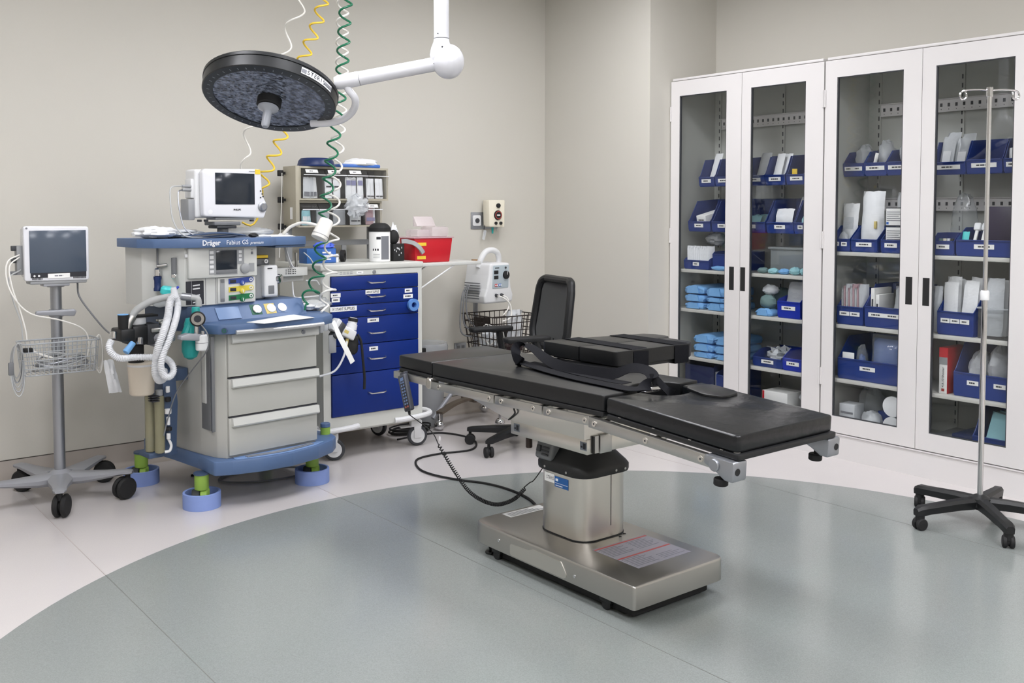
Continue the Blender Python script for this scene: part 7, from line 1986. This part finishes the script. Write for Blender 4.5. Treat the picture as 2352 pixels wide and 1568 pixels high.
# ---- shelf 0.458
S3 = 0.4585
bin_('wide blue bin heaped with silver instruments', (5.05, 3.79, S3), 0.23, 0.105, 0.30, lip=0.55, lw=0.4, seed=100)
g_ = thing('instrument_heap', 'heap of silver foil instrument packets in the wide blue bin', 'packets', (5.19, 3.79, S3 + 0.006), R90)
G().blob((0, 0, 0.055), (0.085, 0.09, 0.055), 9, 0.45, 4.2, flatz=0.0).obj('heap', 'pouch_grey', g_)
rnd = random.Random(9)
g = G()
for q in range(14):
    Mq = Matrix.Translation((rnd.uniform(-0.07, 0.07), rnd.uniform(-0.07, 0.06), 0.07 + rnd.uniform(0, 0.045))) @ Matrix.Rotation(rnd.uniform(0, 6), 4, 'Z') @ Matrix.Rotation(rnd.uniform(-0.6, 0.6), 4, 'X')
    g.box((-0.03, -0.008, -0.002), (0.03, 0.008, 0.002), M=Mq)
g.obj('foil_strips', 'satin_metal', g_, stuff=True)
bin_('bright blue small bin beside the instrument heap', (5.045, 3.598, S3), 0.15, 0.125, 0.24, 'bin_bright', lip=0.6, seed=103)
boxy('small orange and white carton behind the bright small bin', (5.12, 3.490, S3), 0.05, 0.05, 0.10, 'paper', tag_=(0, 0.08, 0.048, 0.03, 'red', 0))
# ---- bottom
boxy('white carton with red stripe at the cabinet bottom', (5.07, 3.75, BZ), 0.19, 0.16, 0.135, 'paper', tag_=(-0.085, 0.07, 0.014, 0.125, 'red', 0))
boxy('small white carton with a blue end at the cabinet bottom', (5.045, 3.60, BZ), 0.12, 0.10, 0.055, 'paper', tag_=(0.01, 0.028, 0.09, 0.02, 'paper', 1))
boxy('slim blue carton at the cabinet bottom beside the white cartons', (5.046, 3.677, BZ), 0.03, 0.022, 0.06, 'label_blue')
loose('crumpled pale wrap behind the small white carton', (5.20, 3.56, BZ), (0.07, 0.05, 0.08), 'pouch_grey', 107, 'wrap', 'wrap')

# ---- second cabinet, inner door: rail bins with clear bags
Q = []
for i, (y, lab) in enumerate(((3.280, 'blue rail bin with a clear bag beside the cabinet join'), (3.140, 'blue rail bin with a white tube in the far cabinet'), (3.000, 'blue rail bin of tangled clear bags beside the door stile'))):
    Q.append(bin_(lab, (5.165, y, 1.640), 0.138, 0.140, 0.220, tilt=5, lip=0.54, labels=1 if i else 2, lw=0.85, seed=110 + i))
    loose(('clear bag of fittings in the rail bin at the cabinet join', 'clear tube bag in the rail bin of the far cabinet', 'clear crumpled bag in the rail bin beside the stile')[i], inb(Q[i], 0.0, 0.115, 0.008), (0.050, 0.058, 0.088 + 0.008 * i), 'clear_bag', 114 + i, inner='pouch_grey', amp=0.22)
pouch('white plastic tube leaning in the rail bin of the far cabinet', (-0.036, 0.024, 0.010), 0.022, 0.125, 0.016, 'paper', rx=-4, ry=14, seed=118, amp=0.1, b=Q[1])
# shelf 1.203
T1 = 1.2035
N_ = []
for i, (y, w, lab) in enumerate(((3.284, 0.125, 'blue shelf bin under a bottle shaped white pouch'), (3.132, 0.165, 'blue shelf bin under the biggest white bag'), (2.965, 0.125, 'blue shelf bin under two framed cards'))):
    N_.append(bin_(lab, (5.045, y, T1), w, 0.150, 0.30, lip=0.48, labels=1 + (i == 0), lw=0.6, seed=120 + i))
pouch('tall white pouch with printed lines in the shelf bin', (0.0, 0.085), 0.102, 0.275, 0.045, 'pouch_white', rx=-5, seed=124, amp=0.15, strip=(0.45, 0.7), sm='pouch_grey', b=N_[0])
loose('clear bottle tip at the foot of the tall white pouch', inb(N_[0], 0.0, 0.030, 0.004), (0.032, 0.016, 0.056), 'clear_bag', 125, 'pouch', amp=0.15)
pouch('biggest white plastic bag with a tiny yellow label in the shelf bin', (0.0, 0.075), 0.142, 0.345, 0.065, 'pouch_white', rx=-4, seed=126, amp=0.16, b=N_[1])
o = boxy('small yellow label sheet on the biggest white bag', (5.090, 3.095, T1 + 0.135), 0.014, 0.014, 0.042, 'gauge_yellow', 'label_sheet', 'label')
pouch('clear flat bag standing behind the framed cards', (0.0, 0.13), 0.104, 0.335, 0.03, 'clear_bag', rx=-4, seed=127, amp=0.2, b=N_[2])
for q, z in enumerate((0.045, 0.1505)):
    o = boxy(('white framed card, lower of two in the shelf bin', 'white framed card, upper of two in the shelf bin')[q], (5.072 - 0.002 * q, 2.965, T1 + z), 0.106, 0.008, 0.105, 'print_dark', 'framed_card', 'card', 0.004)
    G().box((-0.048, -0.0015, 0.006), (0.048, -0.0002, 0.099)).obj('card_face', 'paper', o, ang=0)
    g = G()
    for w in range(5):
        g.box((-0.044, -0.0022, 0.030 + 0.012 * w), (0.044 - 0.008 * (w % 3), -0.0014, 0.034 + 0.012 * w))
    g.obj('print', 'print_grey', o, ang=0)
    G().box((-0.046, -0.0022, 0.010), (-0.032, -0.0014, 0.024)).obj('emblem', 'skin_blue', o, ang=0)
# shelf 0.780
rb_ = bin_('blue bin full of rose edged pouches in the far cabinet', (5.045, 3.215, S2), 0.168, 0.200, 0.31, lip=0.52, labels=2, lw=0.75, seed=130)
for q in range(9):
    pouch('rose edged clear pouch standing in the blue bin', (-0.056 + 0.0142 * q, 0.055), 0.062, 0.205 + 0.012 * (q % 3), 0.007, 'pouch_rose' if q % 2 else 'pouch_grey', rx=-2, seed=131 + q, group='rose edged pouches in the bin', rz=58, b=rb_, amp=0.15)
lg_ = bin_('large blue bin holding binders in the far cabinet', (5.045, 2.995, S2), 0.250, 0.240, 0.33, lip=0.48, labels=2, lw=0.8, seed=141)
for q, (y, m, h, lab) in enumerate(((3.088, 'paper', 0.215, 'white binder standing in the large blue bin'), (3.058, 'paper', 0.18, 'shorter white binder beside the taller one in the large bin'), (3.072, 'navy', 0.235, 'navy binder standing behind the white binders'))):
    boxy(lab, (5.27 if q == 2 else 5.07, y, S2 + 0.0045), 0.022, 0.095 if q == 2 else 0.18, h, m, 'binder', 'binder', tag_=(0, h * 0.6, 0.014, h * 0.5, 'paper' if m == 'paper' else 'navy', 1))
boxy('black folder standing in the large blue bin', (5.20, 2.985, S2 + 0.0045), 0.10, 0.02, 0.205, 'rubber', 'folder', 'folder')
pouch('clear pouch of tubing leaning back in the large blue bin', (0.058, 0.060), 0.105, 0.232, 0.055, 'clear_bag', rx=-12, seed=145, amp=0.15, b=lg_)
pouch('grey wrapped tubing inside the clear pouch in the large bin', (0.058, 0.068, 0.030), 0.062, 0.165, 0.014, 'pouch_grey', rx=-12, seed=146, amp=0.1, b=lg_)
# shelf 0.462
S4 = 0.4625
bin_('wide deep blue bin with a big blue wrapped pack', (5.045, 3.095, S4), 0.388, 0.240, 0.34, lip=0.50, labels=1, lw=0.25, seed=150)
pouch('big blue pack in clear wrap standing in the wide bin', (5.13, 3.02, S4 + 0.012), 0.19, 0.235, 0.060, 'skin_blue', rx=-3, seed=152, amp=0.06, cat='pack', name='wrapped_set')
pouch('shiny clear wrapping around the big blue pack', (5.13, 3.02, S4 + 0.006), 0.212, 0.262, 0.125, 'clear_film', rx=-3, seed=152, amp=0.06, cat='wrap')
loose('crumpled clear wrap beside the big blue pack', (5.13, 3.185, S4 + 0.005), (0.034, 0.034, 0.098), 'clear_film', 154, inner='skin_blue', amp=0.2)
boxy('white card standing in the wide deep bin', (5.06, 3.232, S4 + 0.0045), 0.075, 0.006, 0.150, 'paper', 'card', 'card')
boxy('lilac carton beside the wide deep bin', (5.05, 2.882, S4), 0.033, 0.05, 0.05, 'wrap_blue')
# bottom of the second cabinet
boxy('white labelled carton at the far cabinet bottom', (5.06, 3.235, BZ), 0.10, 0.10, 0.14, 'pouch_grey', tag_=(0, 0.09, 0.08, 0.012, 'print_grey', 0))
loose('clear bag of white rolls at the far cabinet bottom', (5.10, 3.098, BZ), (0.062, 0.055, 0.06), 'clear_bag', 161, inner='pouch_white', amp=0.2)
o = thing('tape_roll', 'green roll at the far cabinet bottom', 'tape roll', (5.30, 3.04, BZ + 0.1005), R90)
G().lathe([(0.008, 0), (0.045, 0), (0.045, 0.04), (0.008, 0.04), (0.008, 0)], 28, (0, 0, 0.045), (0, -1, 0), caps=False).obj('roll', 'green', o)
for q, (y, z, r) in enumerate(((2.948, 0.058, 0.058), (2.948, 0.0, 0.056))):
    o = thing('specimen_jar', ('clear specimen jar with white lid lying on another jar', 'clear specimen jar lying at the cabinet bottom')[q], 'jar', (5.06, y - 0.0 * q, BZ + z * 1.93), R90)
    G().lathe([(r, 0), (r, 0.012), (r * 0.94, 0.014), (r * 0.94, 0.10), (r * 0.9, 0.104)], 28, (0, 0, r), (0, 1, 0)).obj('jar', 'clear_bag', o)
    G().lathe([(r * 0.72, -0.002), (r, -0.002), (r, 0.012), (r * 0.72, 0.012)], 28, (0, -0.001, r), (0, 1, 0)).obj('lid', 'pouch_white', o)
boxy('blue carton behind the clear bag at the far cabinet bottom', (5.21, 3.045, BZ), 0.16, 0.12, 0.10, 'bin_blue')
loose('big clear bag at the back of the far cabinet bottom', (5.31, 3.225, BZ), (0.078, 0.07, 0.11), 'clear_bag', 163, amp=0.2)

# ---- second cabinet, door by the drip stand
D_ = []
for i, (y, w, lab) in enumerate(((2.705, 0.185, 'blue rail bin of clear framed pouches beside the door stile'), (2.513, 0.19, 'blue rail bin behind the drip stand hook'), (2.365, 0.094, 'blue rail bin at the far end of the rail'))):
    D_.append(bin_(lab, (5.165, y, 1.635), w, 0.178, 0.220, tilt=4, lip=0.38 if i == 0 else 0.42, labels=1, lw=0.7, seed=170 + i))
for q in range(4):
    pouch('clear pouch with white frame in the rail bin by the door stile', (-0.042 if q % 2 else 0.042, 0.032 + 0.045 * (q // 2)), 0.074, 0.20 + 0.012 * q, 0.012, 'pouch_grey' if q % 2 else 'clear_bag', rx=-20, seed=174 + q, group='clear framed pouches on the rail', strip=(0.1, 0.6), sm='pouch_white', b=D_[0], amp=0.2)
pouch('tall clear pouch in the rail bin at the far end', (0.0, 0.085), 0.072, 0.25, 0.018, 'clear_bag', rx=-12, seed=180, b=D_[2], amp=0.2)
for q in range(2):
    pouch('white crumpled sachet in the rail bin at the far end', (-0.0195 + 0.039 * q, 0.034), 0.035, 0.125, 0.018, 'pouch_white', rx=-4, seed=182 + q, group='white sachets at the rail end', amp=0.3, b=D_[2])
cbin = bin_('blue shelf bin of small white and green caps', (5.045, 2.665, T1), 0.12, 0.12, 0.16, lip=0.62, seed=185)
# caps filling the bin to the lip, the upper ones in view
protos = []
for q in range(54):
    lay, k_ = divmod(q, 10)
    px_, py_ = -0.0424 + 0.0212 * (k_ % 5) + (0.0106 if lay == 5 else 0), 0.022 + 0.0225 * (k_ // 5) + (0.012 if lay == 5 else 0)
    loc = inb(cbin, px_, py_, 0.0045 + 0.0143 * lay)
    if q < 4:
        o = thing('bottle_cap', 'small cap heaped in the shelf bin by the door stile', 'cap', loc, 0, 'small caps in the shelf bin')
        G().cyl((0, 0, 0), (0, 0, 0.014), 0.0100, n=10, bev=0.002).obj('cap', ('dark_grey', 'pouch_white', 'cream', 'sage')[q % 4], o)
        protos.append(o)
    else:
        dup(protos[(q * 7 + lay) % 4], loc)
fb = bin_('wide blue shelf bin with white instruments and dark folders', (5.045, 2.445, T1), 0.298, 0.150, 0.31, lip=0.56, labels=1, lw=0.35, seed=190)
pouch('cyan pouch leaning at the corner of the wide shelf bin', (-0.122, 0.022, 0.006), 0.036, 0.125, 0.008, 'teal_bright', rx=-14, seed=191, b=fb, amp=0.2)
for q, lx in enumerate((-0.082, -0.040)):
    o = thing('white_instrument', ('white angled plastic instrument leaning in the wide shelf bin', 'white angled plastic instrument beside its twin')[q], 'instrument', inb(fb, lx, 0.030, 0.006), 0, None, rot=(radians(-24), 0, radians(R90)))
    G().box((-0.008, -0.006, 0.0), (0.008, 0.006, 0.150), 0.003).obj('shaft', 'paper', o)
    G().box((-0.018, -0.014, 0.138), (0.018, 0.014, 0.182), 0.008).obj('head', 'pouch_white', o)
for q in range(5):
    boxy('dark purple folder standing in the wide shelf bin behind the pole', inb(fb, 0.062 + 0.003 * q, 0.045 + 0.034 * q, 0.0045), 0.148 - 0.008 * (q % 2), 0.012, 0.255 - 0.012 * q, 'purple_dark', 'folder', 'folder', rz=3 * q, group='dark folders behind the pole')
loose('big clear bag at the back of the shelf by the door stile', (5.305, 2.685, T1), (0.068, 0.055, 0.17), 'clear_film', 198, amp=0.2)
# shelf 0.780
tb4 = bin_('tall blue bin of long white paper pouches', (5.045, 2.590, S2), 0.198, 0.215, 0.31, lip=0.58, labels=3, lw=0.75, seed=200)
for q in range(7):
    col = (-1, 1, 0)[q % 3] if q < 6 else 0
    pouch('long white paper pouch standing in the tall blue bin', ((-0.046, 0.046)[q % 2], 0.030 + 0.034 * (q // 2)), 0.078, 0.275 + 0.014 * (q % 3), 0.012, 'pouch_white', rx=-7, ry=(-2, 2)[q % 2], seed=202 + q, group='long white pouches in the tall bin', amp=0.15, b=tb4)
pouch('white pouch slumped beside the tall blue bin', (5.10, 2.722, S2 + 0.003), 0.05, 0.25, 0.035, 'pouch_grey', rx=-4, seed=210, amp=0.2)
o = thing('clear_tub', 'clear tub of white pouches behind the drip stand pole', 'tub', (5.05, 2.375, S2), R90)
TWm, TDm, THm, tt = 0.0975, 0.28, 0.16, 0.003
G().box((-TWm, 0, 0), (TWm, TDm, tt)).box((-TWm, 0, tt), (TWm, tt, THm)).box((-TWm, TDm - tt, tt), (TWm, TDm, THm)).box((-TWm, tt, tt), (-TWm + tt, TDm - tt, THm)).box((TWm - tt, tt, tt), (TWm, TDm - tt, THm)).obj('tub_body', 'clear_bin', o, ang=0)
G().box((-TWm - 0.005, -0.005, 0.155), (TWm + 0.005, 0.0, 0.163)).box((-TWm - 0.005, TDm, 0.155), (TWm + 0.005, TDm + 0.005, 0.163)).box((-TWm - 0.005, 0.0, 0.155), (-TWm, TDm, 0.163)).box((TWm, 0.0, 0.155), (TWm + 0.005, TDm, 0.163)).obj('tub_rim', 'clear_bag', o, ang=0)
for q in range(8):
    pouch('white pouch fanned out of the clear tub', (-0.026 + 0.006 * q, 0.026 + 0.028 * q, 0.014), 0.088, 0.300 - 0.010 * q, 0.012, 'pouch_white' if q % 3 else 'pouch_grey', rx=-5, ry=-1.0 + 0.9 * q, seed=212 + q, group='white pouches fanned in the clear tub', amp=0.15, b=o)
# shelf 0.462
o = boxy('slim red and white carton standing on end beside the large bin', (5.055, 2.655, S4), 0.046, 0.20, 0.245, 'paper', 'upright_carton', 'carton')
G().box((-0.0236, -0.001, 0.195), (0.0236, 0.201, 0.2462)).obj('red_end', 'red', o, ang=0)
G().box((0.0225, -0.0012, 0.0), (0.0242, 0.201, 0.2)).obj('red_side', 'red', o, ang=0)
G().box((-0.0232, -0.0012, 0.155), (0.0225, 0.0, 0.194)).obj('grey_band', 'grey_plastic', o, ang=0)
text('4.A.10 Shooter', 0.0185, 'print_dark', o, (0.0, -0.0016, 0.088), (0, 0, 1), (-1, 0, 0), wscale=0.95)
G().box((-0.008, -0.0016, 0.012), (0.008, -0.0004, 0.026)).obj('emblem', 'sticker_red', o, ang=0)
bin_('large blue bin of white plastic bags behind the pole', (5.05, 2.420, S4), 0.348, 0.275, 0.34, lip=0.46, labels=2, lw=0.35, seed=230)
for q, (dy, rz_) in enumerate(((0.105, 0.115), (0.0, 0.135), (-0.105, 0.11))):
    loose(('white plastic bag slumped in the large blue bin', 'white plastic bag heaped highest in the large blue bin', 'white plastic bag at the end of the large blue bin')[q], (5.21, 2.42 + dy, S4 + 0.005), (0.050, 0.10, rz_), 'pouch_grey', 232 + q, amp=0.16)
gbn = bin_('blue bin of pale green packets at the bottom behind the pole', (5.05, 2.385, BZ), 0.20, 0.235, 0.31, lip=0.40, labels=1, lw=0.25, seed=240)
for q in range(7):
    pouch('pale green flat packet standing in the bottom bin', (0.004 * q - 0.01, 0.030 + 0.030 * q, 0.018), 0.10, 0.205, 0.008, 'sage' if q % 2 else 'wrap_teal', rx=-12, ry=8, seed=241 + q, group='pale green packets in the bottom bin', amp=0.1, b=gbn)
boxy('dark blue carton at the bottom beside the packet bin', (5.07, 2.548, BZ), 0.118, 0.25, 0.08, 'bin_dark')
boxy('grey flat carton at the bottom beside the door stile', (5.06, 2.668, BZ), 0.11, 0.28, 0.055, 'mid_grey')

import OpenImageIO as oiio,sys,numpy as np
b=oiio.ImageBuf('/workdir/render_main.png');p=b.get_pixels();h,w=p.shape[:2]
for n,(x,y) in dict(wall_l=(150,300),wall_top=(300,60),wall_mid=(1000,350),wallB=(1370,400),wallC=(1560,100),wallD=(1900,60),floorL=(300,1200),floorR=(1750,1070),circ=(700,1400),circ2=(1900,1250),door=(1700,400),doorR=(2115,900),plinth=(2250,1090),tabletop=(1200,850),leg=(1700,950),legtop=(1560,930),basetop=(1300,1220),baseside=(1250,1280),column=(1330,1180),mach=(620,900),blue=(600,760),cart=(860,870),cabint=(1790,300),ceil=(1030,130)).items():
    X,Y=int(x*w/2352),int(y*h/1568);q=p[max(0,Y-2):Y+3,max(0,X-2):X+3,:3].mean((0,1));print(n,(q*255).astype(int))
